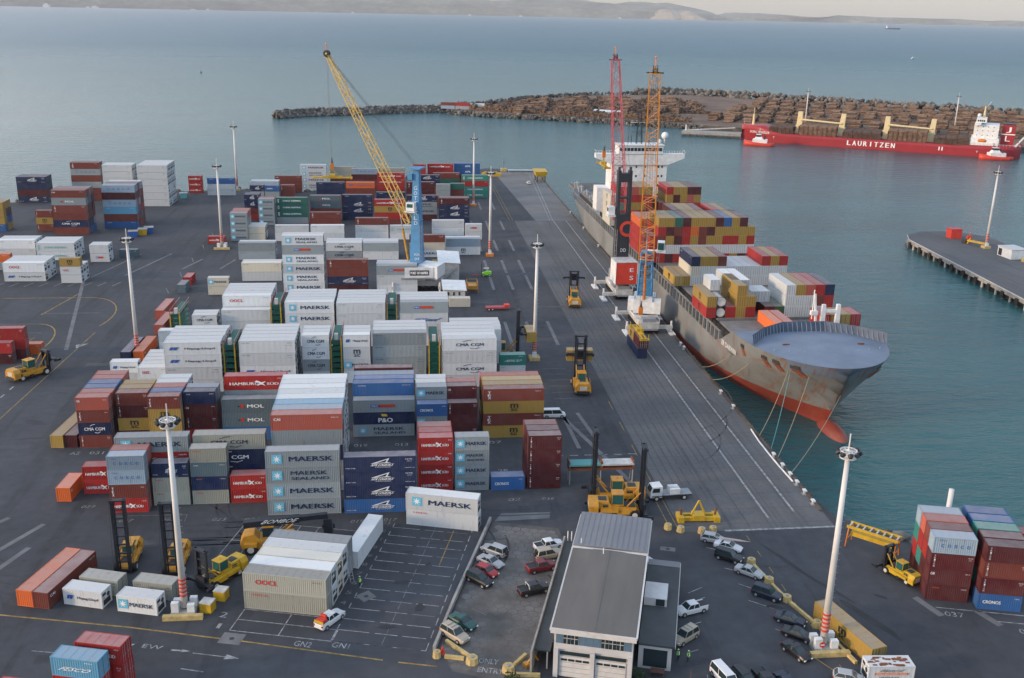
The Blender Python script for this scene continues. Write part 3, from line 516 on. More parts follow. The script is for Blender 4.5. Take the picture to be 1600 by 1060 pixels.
# desc | X | Y | L | h | rot | rows front to back ';', each tiers top to bottom (colour+lettering)
YARD='''
left stack beside the lone orange box|-56.2|166.9|20|2.6|0|rH rH
stack behind the leftmost tall-mast lift truck|-49.6|159.4|20|2.6|0|lK lK bT rH;pA b- r- b-
stack behind the near left lamp mast|-43.2|161.7|20|2.6|0|nY kD kD
long row behind the near left lamp mast|-49.6|164.6|40|2.88|0|gM rH b- s-
short stack right of near left lamp mast|-36.7|161.7|20|2.6|0|kD sB nE kD
long stack right of near left lamp mast|-36.7|165.2|40|2.85|0|kC nC nC m-
red pair left of the big grey star stack|-30.2|161.7|20|2.6|0|rH rH
big grey star stack by the reach stacker|-23.4|156.8|40|2.93|0|gM gS gM gM
deep tall block behind the grey star stack|-23.4|165.6|40|2.93|0|pA g- n- g- w-;l- b- w- g- w-;aF w- w- g- w-;wI w- w- w- w-;wI w- w- w- w-;wI w- w- w- w-;wI w- w- w- w-;wI w- w- w- w-
navy stack right of the grey star stack|-10.6|156.6|40|2.6|0|nY nY nY uY
red bird stack behind the white pair|2.0|164.0|20|2.6|0|rH rH rH rH;rH r- r- r-;pH r- r- r-
short grey stack right of the red birds|8.5|164.0|20|2.6|0|gM gS gM gM
blue single between grey and red stacks|14.9|163.7|20|2.6|0|uZ
right-end red stack by the lift trucks|21.5|163.8|20|2.6|0|mV mV mV mV;mV b- m- b-;bA b- m- b-
far left stack with pink roofs|-62.6|187.0|20|2.6|0|pA bT nC bV;pA b- m- b-;uB b- m- b-;uB m- b- b-;pA b- m- b-;pA b- m- b-
maroon-topped stack second from left|-55.8|189.0|20|2.6|0|bV mV yX m-;yX b- m- b-;yX b- m- b-
stack behind the near left mast head|-49.4|186.8|20|2.6|0|bT yX yX m-;uB b- m- b-;pA b- m- b-;wI w- b- b-;wI w- b- b-
navy-topped stack left of red long box|-43.0|189.0|20|2.6|0|nB mA mV r-;l- b- r- b-
slate pair under the red long box|-36.0|188.9|40|2.9|0|sL sL u-
red long box above the slate pair|-36.0|193.3|40|2.98|0|rH g- m- s-
grey badge stack behind the navy stack|-10.6|189.3|40|2.6|0|gP nQ gS
blue long row behind the badge stack|-10.6|192.0|40|2.6|0|uB u- s- g-;uB u- s- g-;l- s- s- g-
purple-maroon long box behind blue row|-10.6|200.0|40|2.7|0|mN m- m- m-
blue short front stack in the middle|2.0|186.6|20|2.6|0|uZ gM g-
rust-edged white-roof stack in the middle|2.0|189.3|20|2.6|0|gM g- u- g-;wI w- g- g-;wI w- g- g-
low maroon stack left of the yellow ones|8.1|186.9|20|2.6|0|mV m- mV
tall maroon stack left of the yellow ones|8.1|189.5|20|2.6|0|mA m- m- m-;pA m- m- m-
brown and yellow stack near the minivan|15.3|187.2|40|2.62|0|bT yX bT yX;yX b- y- b-;yX b- y- b-;pA b- y- b-
teal and white pair by the mast|22.1|223.4|20|2.6|0|tF wI
white pair behind the left mast foot|-66.2|222.6|20|2.6|0|wG wI
white short block right of left mast foot|-59.2|218.6|20|2.6|0|wO wI;wI w-;wI w-;wI w-;wI w-
leftmost refrigerated long block|-52.6|216.4|40|2.9|0|wG wG wI wI;wI w- w- w-;wI w- w- w-;wI w- w- w-;wI w- w- w-
refrigerated long block second from left|-36.6|217.0|40|2.9|0|wI wI wG wI;wI w- w- w-;wI w- w- w-;wI w- w- w-;wI w- w- w-
short refrigerated stack left of middle ladder|-23.2|220.6|20|2.9|0|wC wC gC wY;wI w- w- w-;wI w- w- w-
short refrigerated stack right of middle ladder|-14.1|220.4|20|2.9|0|wG wX wM wI;wI w- w- w-;wI w- w- w-
plain grey refrigerated long block in middle|-7.4|221.4|40|2.9|0|gI gI gI gI;wI w- w- w-;wI w- w- w-;wI w- w- w-
rightmost refrigerated long block|8.4|216.6|40|2.9|0|wC wI wC wI;wI w- w- w-;wI w- w- w-;wI w- w- w-;wI w- w- w-
low white block behind rightmost refrigerated block|11.0|232.5|40|2.9|0|w- w- w-;wI w- w-;wI w- w-;wI w- w-
white pair at back left ladder|-60.3|244.0|20|2.9|0|wI w-
small second-line refrigerated stack far left|-53.3|250.4|20|2.6|0|wC wI w-;wI w- w-
second-line refrigerated block left of ladder|-46.3|251.6|40|2.9|0|wI w- w-
grey-white second-line block with red letters|-46.3|254.6|40|2.9|0|wO w- w- w-;wI w- w- w-;wI w- w- w-;wI w- w- w-;wI w- w- w-
second-line refrigerated star block|-29.9|248.0|40|2.9|0|wM wM w- w-;wI w- w- w-;wI w- w- w-;wI w- w- w-;wI w- w- w-
second-line plain block beside star block|-17.1|247.0|40|2.9|0|wI wI w- w-;wI w- w- w-;wI w- w- w-;wI w- w- w-;wI w- w- w-
second-line block with scrawled side|-1.2|247.0|40|2.9|0|gP wJ w- w-;wI w- w- w-;wI w- w- w-;wI w- w- w-
cream pair beyond the leftmost ladder|-58.0|298.0|20|2.6|0|cM cI
small cream box before the low port shed|12.9|282.3|20|2.6|0|cI
beige pair behind the red-lettered block|-50.6|314.0|40|2.9|0|cI w-;w- w-
tall tower of white star boxes|-36.2|300.2|40|2.9|0|wS gP wS wM wS wM;wI w- w- w- w- w-
brown-over-navy stack right of star tower|-23.0|298.4|40|2.6|0|bV b- nY m-
badge block left of the blue crane|-8.3|297.6|40|2.9|0|gP wI w-;wI w- w-;wI w- w-
arc-logo pair beyond the brown stack|-26.5|342.6|40|2.9|0|wC gC;wI w-;wI w-
plain pair left of the blue crane|-14.1|341.8|40|2.9|0|gI wI;wI w-;wI w-
brown-topped stack right of the blue crane|1.9|345.2|40|2.6|0|bV cI wM
blue-white pair behind the port sheds|14.6|348.4|40|2.9|0|lI wX;wI w-
grey pair beside the far left mast|-55.8|342.6|40|2.9|0|gI gI;wI w-
white pair left of the far green block|-47.0|372.0|40|2.9|0|wI w-
white pair right of the far green block|-34.2|372.0|40|2.9|0|wI w-
brown-topped far stack left of crane|-18.0|375.5|40|2.6|0|bV wI w-
pale green-white pair behind the crane tower|-5.2|374.0|40|2.6|0|wN wI
white far pair right of crane tower|10.7|381.0|40|2.9|0|wI wI
short white far stack at row end|23.2|373.6|20|2.9|0|wP wI
cream-white short stack by far left mast|-56.8|373.0|20|2.6|0|cI c-;w- w-;w- w-
grey star stack behind far left mast|-62.8|372.0|20|2.6|0|gM gM gM gM;pA g- g- g-;pA g- g- g-;pA g- g- g-
red single beside far left mast foot|-70.5|368.0|20|2.6|0|rH
navy far short stack left of grey|-63.4|411.0|20|2.6|0|nY nY b- r-;nY n- b- r-
grey far short stack left of green|-56.6|401.0|20|2.6|0|gM gM gM gM;p- g- g- g-
dark green far block|-50.0|404.0|40|2.6|0|dN dN dN g-
low brown stack before the slate pair|-36.8|400.5|40|2.6|0|bV b-
slate far stack right of green|-37.2|409.0|40|2.6|0|sL sL b- b-
navy far stack beneath the boom|-24.6|410.6|40|2.6|0|nB nY nY n-
red-over-yellow far stack under the boom|-11.5|400.0|40|2.6|0|rH yX r- b-
wing-logo far stack behind crane tower|1.3|409.4|40|2.6|0|nY gS gM m-
maroon-over-navy far stack right of crane|14.2|403.2|40|2.6|0|mV nY nY n-;bA n- n- n-
navy stack beneath the crane spreader|-37.3|442.0|40|2.6|0|nB n- b- b-
orange-topped far stack|-24.6|442.0|40|2.6|0|oG b- b- b-
navy and maroon low far stack|-11.5|432.0|40|2.6|0|nB m- b-
tall bright red far stack under boom|-11.5|452.0|40|2.6|0|rH rH r- b- b-
maroon far stack behind crane tower top|1.4|443.2|40|2.6|0|mV m- b- b-
navy far stack beyond crane tower top|4.5|463.0|40|2.6|0|nY n- b- b-
brown far stack beside the quay masts|13.9|469.4|40|2.6|0|bV d- o- b-
grey open-sided short stack by quay masts|14.2|437.5|20|2.6|0|gE g- b- b-
green and rust short stack by quay masts|20.4|439.5|20|2.6|0|d- b- b- b-
teal and red end stack by the wharf|26.8|463.2|40|2.6|0|tN rV tN tN
red triple stack alone at the waterside|-97.7|475.0|20|2.6|0|rH rH rH
blue-topped white stack at the waterside|-88.2|468.5|40|2.6|0|uB wI wI
white stack at waterside behind far mast|-67.7|460.5|40|2.6|0|wI w- w-;w- w- w-
navy short stack at waterside mast|-66.5|449.0|20|2.6|0|nY g- g-
royal blue short stack at waterside|-60.0|448.6|20|2.6|0|uZ g- g-
brown short stack at waterside|-53.6|450.0|20|2.6|0|bT b- b-
brown long box at the waterside|-59.0|476.0|40|2.6|0|bA b- b-
tall white star stack at the waterside|-48.3|486.0|40|2.9|0|wM wS wM wS
grey-green long box at the waterside|-34.5|488.0|40|2.6|0|kE k- b- b-
pale blue box at the waterside|-24.1|481.4|40|2.6|0|lK m- b- b-
pale long box left of red waterside pair|-11.5|484.0|40|2.6|0|kI b- b- b-
red short stack at waterside row end|4.6|478.5|20|2.6|0|rA r- b- b- b-
red bird stack at waterside row end|11.5|481.0|40|2.6|0|rH r- b- b- b-
royal blue lettered waterside end stack|24.3|482.4|40|2.6|0|uW uW m- b- b-;uW u- m- b- b-
navy stack alone in far left yard|-164.0|450.0|40|2.75|0|nY n- m- nY;n- n- m- n-;n- n- m- n-
yellow stack at the left picture edge|-160.0|389.5|40|2.75|0|yX yX yX uZ;y- m- u- y-;y- m- u- y-
tall mixed stack in far left yard|-128.6|384.0|40|2.75|0|bA gL bV b- nC b-;b- s- m- b- n- u-;p- s- m- b- n- u-;s- n- m- b- g- u-
short three-box stack in far left yard|-137.0|390.5|20|2.6|0|bV yX bV
grey-blue lettered stack in far left yard|-113.8|395.5|40|2.75|0|lK m- lK aB b- uB;lK m- r- u- b- m-;b- m- g- r- b- r-;g- r- m- b- s- b-;w- m- b- r- b- m-
rearmost brown stack in far left yard|-142.8|455.0|40|2.75|0|bT gK b- gE b- b-;b- m- b- m- b- b-
white rear stack with red animals|-127.6|448.0|40|2.75|0|wI wI wI w- w- w-;w- w- w- w- w- w-;w- w- w- w- w- w-
tall white block nearest the water|-111.6|441.5|40|2.9|0|wI wI wI wI wI wI;w- w- w- w- w- w-;w- w- w- w- w- w-;w- w- w- w- w- w-;w- w- w- w- w- w-;w- w- w- w- w- w-
pale mint pair in left yard|-121.6|343.5|40|2.9|0|wN wN;w- w-;w- w-;w- w-
white pair at left edge behind orange|-135.6|348.0|40|2.9|0|wI wI;w- w-;w- w-
short white pair with red mark|-103.6|340.5|20|2.9|0|wI wP;w- w-
single grey short box in left yard|-96.0|347.0|20|2.6|0|sE
red-lettered white pair in left yard|-122.2|315.5|40|2.9|0|wO wG;w- w-;w- w-;w- w-
yellow-topped short stack in left yard|-104.6|313.0|20|2.6|0|yX wO w-;w- w-;w- w-
orange pair at the left picture edge|-137.5|330.0|40|2.6|0|oB g-
red pair at left edge by straddle truck|-98.6|237.6|20|2.6|0|rV mV
tall red stack at left picture edge|-96.6|240.8|20|2.6|0|rV r- m-
orange single at left picture edge|-94.5|244.5|20|2.6|0|oB
near-right stack with pale blue top|76.2|123.8|20|2.6|-14|lK mV mA mE;bV r- m- m-;pA r- t- m-;lI t- r- m-
near-right stack with blue base|82.7|120.8|20|2.6|-14|mV bV mV uZ;mA r- t- m-;tN b- t- m-;uZ b- t- m-;uZ b- m- m-
far right lone red pair|91.5|134.0|20|2.6|-14|rV r-
lot block with red ring letters|-23.4|128.8|40|2.9|-14.3|kO kD;wI wI;cI cI;wI wI;gI gI
leaning pair of white star boxes|-0.2|152.2|40|2.9|-16|wM wD
front small box nearest left truck|-48.9|131.7|20|2.6|-17|wG
back small box nearest left truck|-47.6|134.8|20|2.6|-17|kI
front small box nearest mast foot|-40.9|129.3|20|2.6|-16|wM
back small box nearest mast foot|-39.6|133.0|20|2.6|-16|kI
red bottom-left corner stack|-40.6|110.6|20|2.6|-15|rH rV r-
blue bottom-left corner stack|-42.6|107.8|20|2.6|-15|aF r- r-
bottom-left corner low stack|-49.0|105.8|20|2.6|-15|rV b-
teal bottom-left corner stack|-56.0|107.0|20|2.6|-15|tF b-
'''
NL=''' with '''
used={}
def clabel(col,lg,tier,ntier,row,nrow,desc):
    t=('' if ntier==1 else (('top ' if tier==ntier-1 else TN[tier]+' ')+'tier, '))
    r=('' if nrow==1 else RN[row]+' row, ')
    a=CN[col]
    s=f"{a} container, {t}{r}{desc}"
    w=s.split()
    if len(w)>16: s=f"{a.split()[-1]} container, {t}{r}{desc}"
    assert len(s.split())<=16, s
    assert s not in used, s
    used[s]=1; return s
cand=[]
def addblock(line):
    desc,X,Y,L,h,rot,rows=line.split('|'); X,Y,h,rot=float(X),float(Y),float(h),R(float(rot)); L=12.19 if L=='40' else 6.06
    rows=[[t for t in r.split()][::-1] for r in rows.split(';')]
    c,s=math.cos(rot),math.sin(rot); prev=0
    for ri,r in enumerate(rows):
        jx=random.uniform(-.06,.06)
        for ti,tk in enumerate(r):
            lx,ly=L/2+jx+random.uniform(-.05,.05),1.22+ri*2.62
            x=X+lx*c-ly*s; y=Y+lx*s+ly*c
            vis=(ri==0) or ti==len(r)-1 or ti>=prev
            cand.append((vis,tk[0],tk[1],x,y,ti*h,L,h,rot,desc,ti,len(r),ri,len(rows)))
        prev=len(r)
for l in YARD.strip().split('\n'): addblock(l)
# containers turned end-on to the camera: centre x,y, length, rotation, label
for col,lg,x,y,L,rz,lab in [('o','A',-58.6,167.2,6.06,86,'lone orange container with open dark end at the row end'),
  ('y','X',-66.4,193.3,12.19,84,'mustard yellow long container lying end-on at the far left row end'),('m','A',-63.8,193.3,12.19,84,'maroon long container end-on between the yellow one and a tall stack'),
  ('o','A',-52.5,137.3,12.19,74,'orange-roofed long container end-on beside the near left lift trucks'),('b','A',-50.1,136.6,12.19,74,'brown long container end-on touching the orange-roofed one'),
  ('w','-',-7.0,144.6,12.19,73,'clean white long container standing end-on behind the lot block'),
  ('y','X',60.4,114.9,12.19,-75,'mustard yellow long container lying by the near right lamp mast'),
  ('n','B',-66.5,243.5,12.19,88,'navy long container end-on behind the left mast'),('o','A',-63.6,244.0,12.19,88,'orange container with white roof end-on beside the navy one'),
  ('r','A',-66.2,312.0,6.06,88,'red container end-on left of the cream pair'),('s','A',-66.2,303.0,6.06,88,'slate container end-on between red and pink ones'),('p','A',-66.4,279.0,12.19,88,'pink-roofed long container end-on above the leftmost ladder')]:
    container(col,lg,x,y,0,L,2.6 if col!='w' else 2.9,R(rz),lab,'loose containers around the yard')
LEVEL2=[('p','A',-63.0,266,2.6,'pink-roofed container end-on in the upper tier by the leftmost ladder')]
container('p','A',-63.6,265.5,0,12.19,2.6,R(88),'pink-roofed long container end-on just left of the leftmost ladder','loose containers around the yard')

t=container('w','-',61.9,106.2,0,6.06,2.6,R(176),'white refrigerated container with flaking rusty roof at bottom right corner','loose containers around the yard')
g=MB(); text(g,'Wanted all',(0,1.262,2.0),3.0,.45,'ink_black',ax=(-1,0,0),slant=.2); g.box(-2.2,1.24,1.35,2.2,1.262,1.65,'ink_orange'); text(g,'SMALL DO ENTRY TOILS',(0,1.27,1.5),4.0,.2,'ink_white',ax=(-1,0,0)); text(g,'HIDEAWAY',(.2,1.262,.9),2.6,.4,'ink_black',ax=(-1,0,0)); g.build('lettering',t)
g=MB(); rr=random.Random(5)
for i in range(26): a=rr.uniform(-2.6,2.2); b2=rr.uniform(-1,.8); g.box(a,b2,2.585,a+rr.uniform(.3,1.1),b2+rr.uniform(.15,.5),2.600+i*.0006,'rust')
g.build('rust_patches',t)
# ------------------------------------------------------------------ container ship
SX,SY,SR=91.5,188.0,R(0.9)
def sh(u,v,z=0): # ship frame -> world (u across, v towards the stern)
    return (SX+u*math.cos(SR)-v*math.sin(SR), SY+u*math.sin(SR)+v*math.cos(SR), z)
ZB=10.4; HS=2.75
BAYS=[('first bay behind the bow',46.5,20,['rr','..','..'],0)]
def bay(desc,v,L,cols,z0=ZB,prev=None,h=HS):
    LL=12.19 if L==40 else 6.06
    for ci,cs in enumerate(cols):
        if not cs: continue
        for ti in range(len(cs)//2):
            tk=cs[2*ti:2*ti+2]
            if tk[0]=='.': continue
            x,y,_=sh(-15.2+2.52*ci,v+LL/2)
            pv=len(prev[ci])//2 if prev and ci<len(prev) and prev[ci] else 0
            vis=ti==len(cs)//2-1 or ti>=pv-1 or ci==0
            cand.append((vis,tk[0],tk[1],x,y,z0+ti*h,LL,h,SR-math.pi/2,f'column {ci+1} of {desc}',ti,len(cs)//2,0,1))
b2=['rXyX','....','r-','y-yXyX','r-y-','','m-','v-','w-w-w-','w-w-y-','w-w-p-','w-b-r-','r-r-n-']
bay('ship bay nearest the bow',46.5,40,b2)
b2b=['','','....w-','','','....w-','....w-','....w-']
b3=['','y-','w-c-nB','w-w-y-','w-w-y-','w-w-b-','w-w-','w-w-','w-w-','w-w-','w-w-r-','w-w-y-','w-w-rA']
bay('second ship bay',77.5,40,b3)
b4=['r-r-r-','r-r-b-r-y-','m-w-y-m-yX','r-w-m-b-dN','m-w-r-r-mA','y-w-y-o-y-','r-w-b-b-y-','m-w-y-m-y-','y-w-y-y-mA','r-w-r-y-uB','y-w-r-y-y-','m-w-y-y-m-','r-w-r-y-']
bay('third ship bay amidships',104.6,40,b4,prev=b3)
b5=['r-r-r-oA','r-r-b-pA','m-y-r-y-','r-y-m-m-','r-b-b-y-m-','y-r-y-y-y-','y-y-b-y-y-','r-r-m-y-b-','y-r-d-y-','b-r-y-o-r-','y-r-y-y-y-','m-y-y-y-d-','r-y-r-d-']
bay('fourth ship bay amidships',117.2,40,b5,prev=b4)
b6=['c-c-cXcX','r-rAt-r-rA','r-r-y-y-p-','b-r-y-rAp-','r-m-y-r-y-','r-m-r-r-y-','','y-y-b-','y-r-y-y-rA','y-y-m-m-y-','y-y-b-y-y-','m-r-b-p-m-','r-y-r-y-m-']
bay('ship bay before the white bridge',160.5,40,b6)
bay('short bay at the starboard bow',31.0,20,['']*9+['r-r-','y-yX','y-y-','r-r-'],z0=10.0)
NS=len(cand)
# hull
hl=MB(); ST=ZS-2.2
def hb(v,z):
    k=max(0,min(1,(z-ZS)/16)); ys=8.6*(1-k)**1.0; ln=26+24*(1-k)**.8; p=3.1-1.55*(1-k)
    t=max(0,min(1,(v-ys)/ln)); f=1-(1-t)**p; fe=math.sqrt(max(0,1-(1-min(1,(v-ys)/24 if v>ys else 0))**2)); f=fe*k*k+f*(1-k*k)
    # stern
    ys2=262-14*(1-k)**1.5; l2=20+45*(1-k)**1.3; t2=max(0,min(1,(ys2-v)/l2)); f2=.0+(1-(1-t2)**2.2)
    if k>.62: f2=max(f2,.80 if v<262 else .80)
    return 16.3*f*min(1,f2)
def zt(v): return 13.2 if v<27 else (13.2-5.7*min(1,(v-27)/10) if v<37 else (7.5 if v<235 else 9))
vsn=[0,.2,.5,1.1,2,4,6.5,9,12,16,20,25,26.9,30,34,38,46,60,90,130,170,200,215,230,240,248,254,259,262]
levels=[0,.14,.2,.26,.34,.45,.6,.75,.88,1.0]
secs=[]
def row(v,sgn):
    o=[]
    for l in levels:
        z=ST+(zt(v)-ST)*l; k=max(0,min(1,(z-ZS)/16)); ys=8.6*(1-k); vv=max(v,ys*1.0) if v<10 else v
        u=hb(vv,z); o.append((sgn*u,vv,z))
    return o
for sgn in(-1,1):
    rows=[row(v,sgn) for v in vsn]; n=len(levels)
    vs=[p for r in rows for p in r]; base=len(hl.v); hl.v+=vs
    for i in range(len(rows)-1):
        for j in range(n-1):
            zc=sum(vs[a*n+b][2] for a,b in((i,j),(i+1,j),(i+1,j+1),(i,j+1)))/4; vc=vs[i*n+j][1]
            lim=-0.6+1.6*max(0,1-vc/60)
            f=(i*n+j,(i+1)*n+j,(i+1)*n+j+1,i*n+j+1); f=f if sgn<0 else f[::-1]
            hl.mat('hull_grey'); hl.f.append(tuple(base+q for q in f)); hl.m.append(hl.cm)
# transom
tr=[(s_*hb(262,ST+(zt(262)-ST)*l),262,ST+(zt(262)-ST)*l) for s_ in(-1,1) for l in levels[4:]]
k=len(levels[4:]); hl.add(tr,[(i,k+i,k+i+1,i+1) for i in range(k-1)])
m=bpy.data.materials.new('hull_grey'); m.use_nodes=True; n=m.node_tree; L=n.links; b=n.nodes['Principled BSDF']; b.inputs['Roughness'].default_value=.5
tc=n.nodes.new('ShaderNodeTexCoord'); sp=n.nodes.new('ShaderNodeSeparateXYZ'); L.new(tc.outputs['Object'],sp.inputs[0])
# waterline paint rises towards the bow
vv=rng(n,L,sp.outputs['Y'],0,75,1.6,-.9)
lt=n.nodes.new('ShaderNodeMath'); lt.operation='LESS_THAN'; L.new(sp.outputs['Z'],lt.inputs[0]); L.new(vv,lt.inputs[1])
mx=n.nodes.new('ShaderNodeMix'); mx.data_type='RGBA'; L.new(lt.outputs[0],mx.inputs[0]); mx.inputs[6].default_value=(.19,.205,.205,1); mx.inputs[7].default_value=(.24,.042,.028,1)
ga=n.nodes.new('ShaderNodeMath'); ga.operation='GREATER_THAN'; ga.inputs[1].default_value=10.4; L.new(sp.outputs['Z'],ga.inputs[0])
gb=n.nodes.new('ShaderNodeMath'); gb.operation='LESS_THAN'; gb.inputs[1].default_value=7.5; L.new(sp.outputs['Y'],gb.inputs[0])
mb=n.nodes.new('ShaderNodeMix'); mb.data_type='RGBA'; L.new(mul(n,L,ga.outputs[0],gb.outputs[0]),mb.inputs[0]); L.new(mx.outputs[2],mb.inputs[6]); mb.inputs[7].default_value=(.15,.19,.25,1); mx=mb
nz=n.nodes.new('ShaderNodeTexNoise'); mp=n.nodes.new('ShaderNodeMapping'); mp.inputs['Scale'].default_value=(1,.35,.10); L.new(tc.outputs['Object'],mp.inputs[0]); L.new(mp.outputs[0],nz.inputs['Vector']); nz.inputs['Scale'].default_value=.9; nz.inputs['Detail'].default_value=8; nz.inputs['Roughness'].default_value=.7
ru=rng(n,L,nz.outputs[0],.50,.66,0,.9)
band=rng(n,L,sp.outputs['Y'],10,75,1.0,.15); ru=mul(n,L,ru,band)
mx2=n.nodes.new('ShaderNodeMix'); mx2.data_type='RGBA'; L.new(ru,mx2.inputs[0]); L.new(mx.outputs[2],mx2.inputs[6]); mx2.inputs[7].default_value=(.22,.085,.035,1)
n2=n.nodes.new('ShaderNodeTexNoise'); n2.inputs['Scale'].default_value=.12; n2.inputs['Detail'].default_value=6; L.new(tc.outputs['Object'],n2.inputs['Vector'])
scn=n.nodes.new('ShaderNodeVectorMath'); scn.operation='SCALE'; L.new(mx2.outputs[2],scn.inputs[0]); L.new(rng(n,L,n2.outputs[0],.3,.7,.78,1.12),scn.inputs['Scale']); L.new(scn.outputs[0],b.inputs['Base Color']); MAT['hull_grey']=m
mat('ribblue',(.22,.27,.34),.6,0,.2,1); mat('plateblue',(.07,.10,.15),.6,0,.3,.5); mat('ruststain',(.24,.075,.035),.8,0,.4,2); mat('deckblue',(.15,.19,.255),.6,0,.25,.12); mat('deckgrey',(.17,.165,.16),.8,0,.35,.3); mat('recess',(.03,.03,.032),.8,0,.3,1)
ship=thing('container_ship','large grey container ship with red waterline moored along the wharf','ship',(SX,SY,0),SR)
hull=hl.build('hull',ship,True)
# bulb
g=MB(); g.ball((0,5.2,-4.0),2.9,'hull_grey',16,10,(.85,2.35,1)); bulb=g.build('bulbous_bow',ship,True)
# deck plates
g=MB(); edge=[]
for v in [0,.1,.25,.5,1,1.8,3,5,8,12,16,20,25,27]:
    edge.append((hb(v,13.2)-.02,v))
pl=[(-u,v) for u,v in edge][::-1]+[(u,v) for u,v in edge[1:]]
c0=(0,15)
g.mat('deckblue')
vs=[(0,16,14.1)]+[(x,y,13.15) for x,y in pl]; g.add(vs,[(0,i,i+1) for i in range(1,len(pl))]+[(0,len(pl),1)])
whale=g.build('bow_cover',ship)
g=MB(); rr=random.Random(3)
[g.box(a_,b_,13.2+(16-abs(16-b_))*.056*(1-abs(a_)/15),a_+1.5,b_+.3,13.45+(16-abs(16-b_))*.056*(1-abs(a_)/15),'rust') for a_,b_ in((-9,15),(8,14.5))]
for i in range(9): x_=-12+i*3; g.bar((x_,8+abs(x_)*.35,13.2),(x_,8+abs(x_)*.35,13.7),.12,'ribblue')
g.build('deck_fittings',ship)
g=MB(); bwp=[(-15.6,16),(-11,21.5),(-5,25.5),(5,25.5),(11,21.5),(15.6,16)]
for a,bq in zip(bwp,bwp[1:]):
    A=Vector((*a,13.2));B=Vector((*bq,13.2)); g.add([A,B,B+Vector((0,.5,2.3)),A+Vector((0,.5,2.3))],[(0,1,2,3)],'plateblue')
    k=int((B-A).length/1.1)
    for i in range(k): q=A.lerp(B,i/k); g.bar(q+Vector((0,-.7,0)),q+Vector((0,.38,2.1)),.07,'ribblue')
g.build('breakwater_plate',ship)
g=MB(); g.box(-16.1,27,7.4,16.1,240,7.5,'deckgrey')
for v0,v1 in((30,44),(46,60),(62,76),(77.2,91),(91.5,103.5),(104.3,117),(117.2,130.5),(132,159.5),(160.3,173.5),(200,214),(216,232)):
    g.box(-13.6,v0,7.5,16.0,v1,ZB-.05,'deckgrey'); 
    for q in range(3): g.box(-13.4+q*9.8,v0+.3,ZB-.05,-4.0+q*9.8,v1-.3,ZB,'deckgrey')
g.build('hatch_covers',ship)
g=MB()   # side gallery with posts over the dark passage
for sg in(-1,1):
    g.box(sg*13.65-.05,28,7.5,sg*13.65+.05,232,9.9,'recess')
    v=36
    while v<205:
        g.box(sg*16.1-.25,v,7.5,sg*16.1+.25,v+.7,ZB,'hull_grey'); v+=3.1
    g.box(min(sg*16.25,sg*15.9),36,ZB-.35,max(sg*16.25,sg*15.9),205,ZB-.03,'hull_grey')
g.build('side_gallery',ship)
for z in(13,): pass
for v,s_,a in ((9,-1,.9),(12,-1,.9),(5.2,-1,.9),(4.0,1,.9),(20,-1,.8)):
    g=MB(); u=hb(v,11.6)+.05; u2=hb(v+1.6,11.6)+.05
    g.add([(s_*u,v,11.2),(s_*u2,v+1.6,11.2),(s_*(u2+.06),v+1.6,12.0),(s_*(u+.06),v,12.0)],[(0,1,2,3)] if s_<0 else [(3,2,1,0)],'recess'); g.build('mooring_port',ship)
    g=MB(); u3=hb(v,9.6)+.04; u4=hb(v+1,9.6)+.04; g.add([(s_*u3,v+.3,9.4),(s_*u4,v+.8,9.2),(s_*(u2+.02),v+1.2,11.15),(s_*(u+.02),v+.2,11.15)],[(0,1,2,3)] if s_<0 else [(3,2,1,0)],'ruststain'); g.build('rust_streak',ship)
# foremast
g=MB()
for u in(6.0,9.6): g.loft([[(u-.7,29,10),(u+.7,29,10),(u+.7,30,10),(u-.7,30,10)],[(u-.4,29,18.5),(u+.4,29,18.5),(u+.4,29.8,18.5),(u-.4,29.8,18.5)]],'white')
g.box(5.6,29.1,16.6,10.0,29.7,17.2,'white'); g.bar((5.0,29.5,10),(3.6,29.5,21),.35,'white',6); g.box(3.0,29,16,4.6,30,17,'white'); g.bar((3.4,29.5,15),(3.4,29.5,22),.15,'white'); g.box(2,28,10,11,31,10.6,'white')
g.build('foremast',ship)
g=MB(); 
for u in (-11,-8.5,10): g.disc((u,27.8,8.6),(1,0,0),.9,1.6,'deckblue',10); g.box(u-1.2,27,7.5,u+1.2,29,8.0,'deckblue')
g.build('windlass',ship)
# superstructure
g=MB(); g.box(-10.6,187,8,10.6,197,30.6,'white'); g.box(-15.2,190,7.5,-10.6,197,19,'white'); g.box(10.6,190,7.5,15,197,12,'white')
g.extr([(-10.6,28.2),(-17,30.7),(-17,32.3),(17,32.3),(17,30.7),(10.6,28.2)],'y',186.2,189.4,'white')
g.box(-8.4,185.8,32.3,8.4,193,35.4,'white'); g.box(-8.8,185.4,35.4,8.8,193.4,35.7,'white')
for s_ in(-1,1):
    for i in range(9): x=s_*(9+i); g.bar((x,186.3,32.3),(x,186.3,33.4),.06,'white')
    g.bar((s_*8.5,186.3,33.4),(s_*17,186.3,33.4),.07,'white'); g.bar((s_*17,186.3,33.4),(s_*17,189.3,33.4),.07,'white')
su=g.build('superstructure',ship)
g=MB()
for i in range(12): g.box(-8.1+i*1.36,185.72,33.4,-7.0+i*1.36,185.8,34.6,'glass')
g.build('bridge_windows',su)
g=MB()
for zz in(27,23.5,20,16.5):
    for u in(-7,-1.5,1.8,7,8.4): g.box(u,186.94,zz,u+.6,187,zz+.8,'glass')
g.build('cabin_windows',su)
g=MB(); g.lattice((0,190,35.6),(0,190.5,47),2.2,1.0,1.8,.8,6,.12,.07,'mastblack'); g.bar((-3,190,40),(3,190,40),.12,'mastblack'); g.bar((-3.6,190,43.5),(2,190,43.5),.1,'white')
for u in(-3,-4.2,2.6,4): g.bar((u,190,35.6),(u,190,40+u*.4),.13,'mastblack')
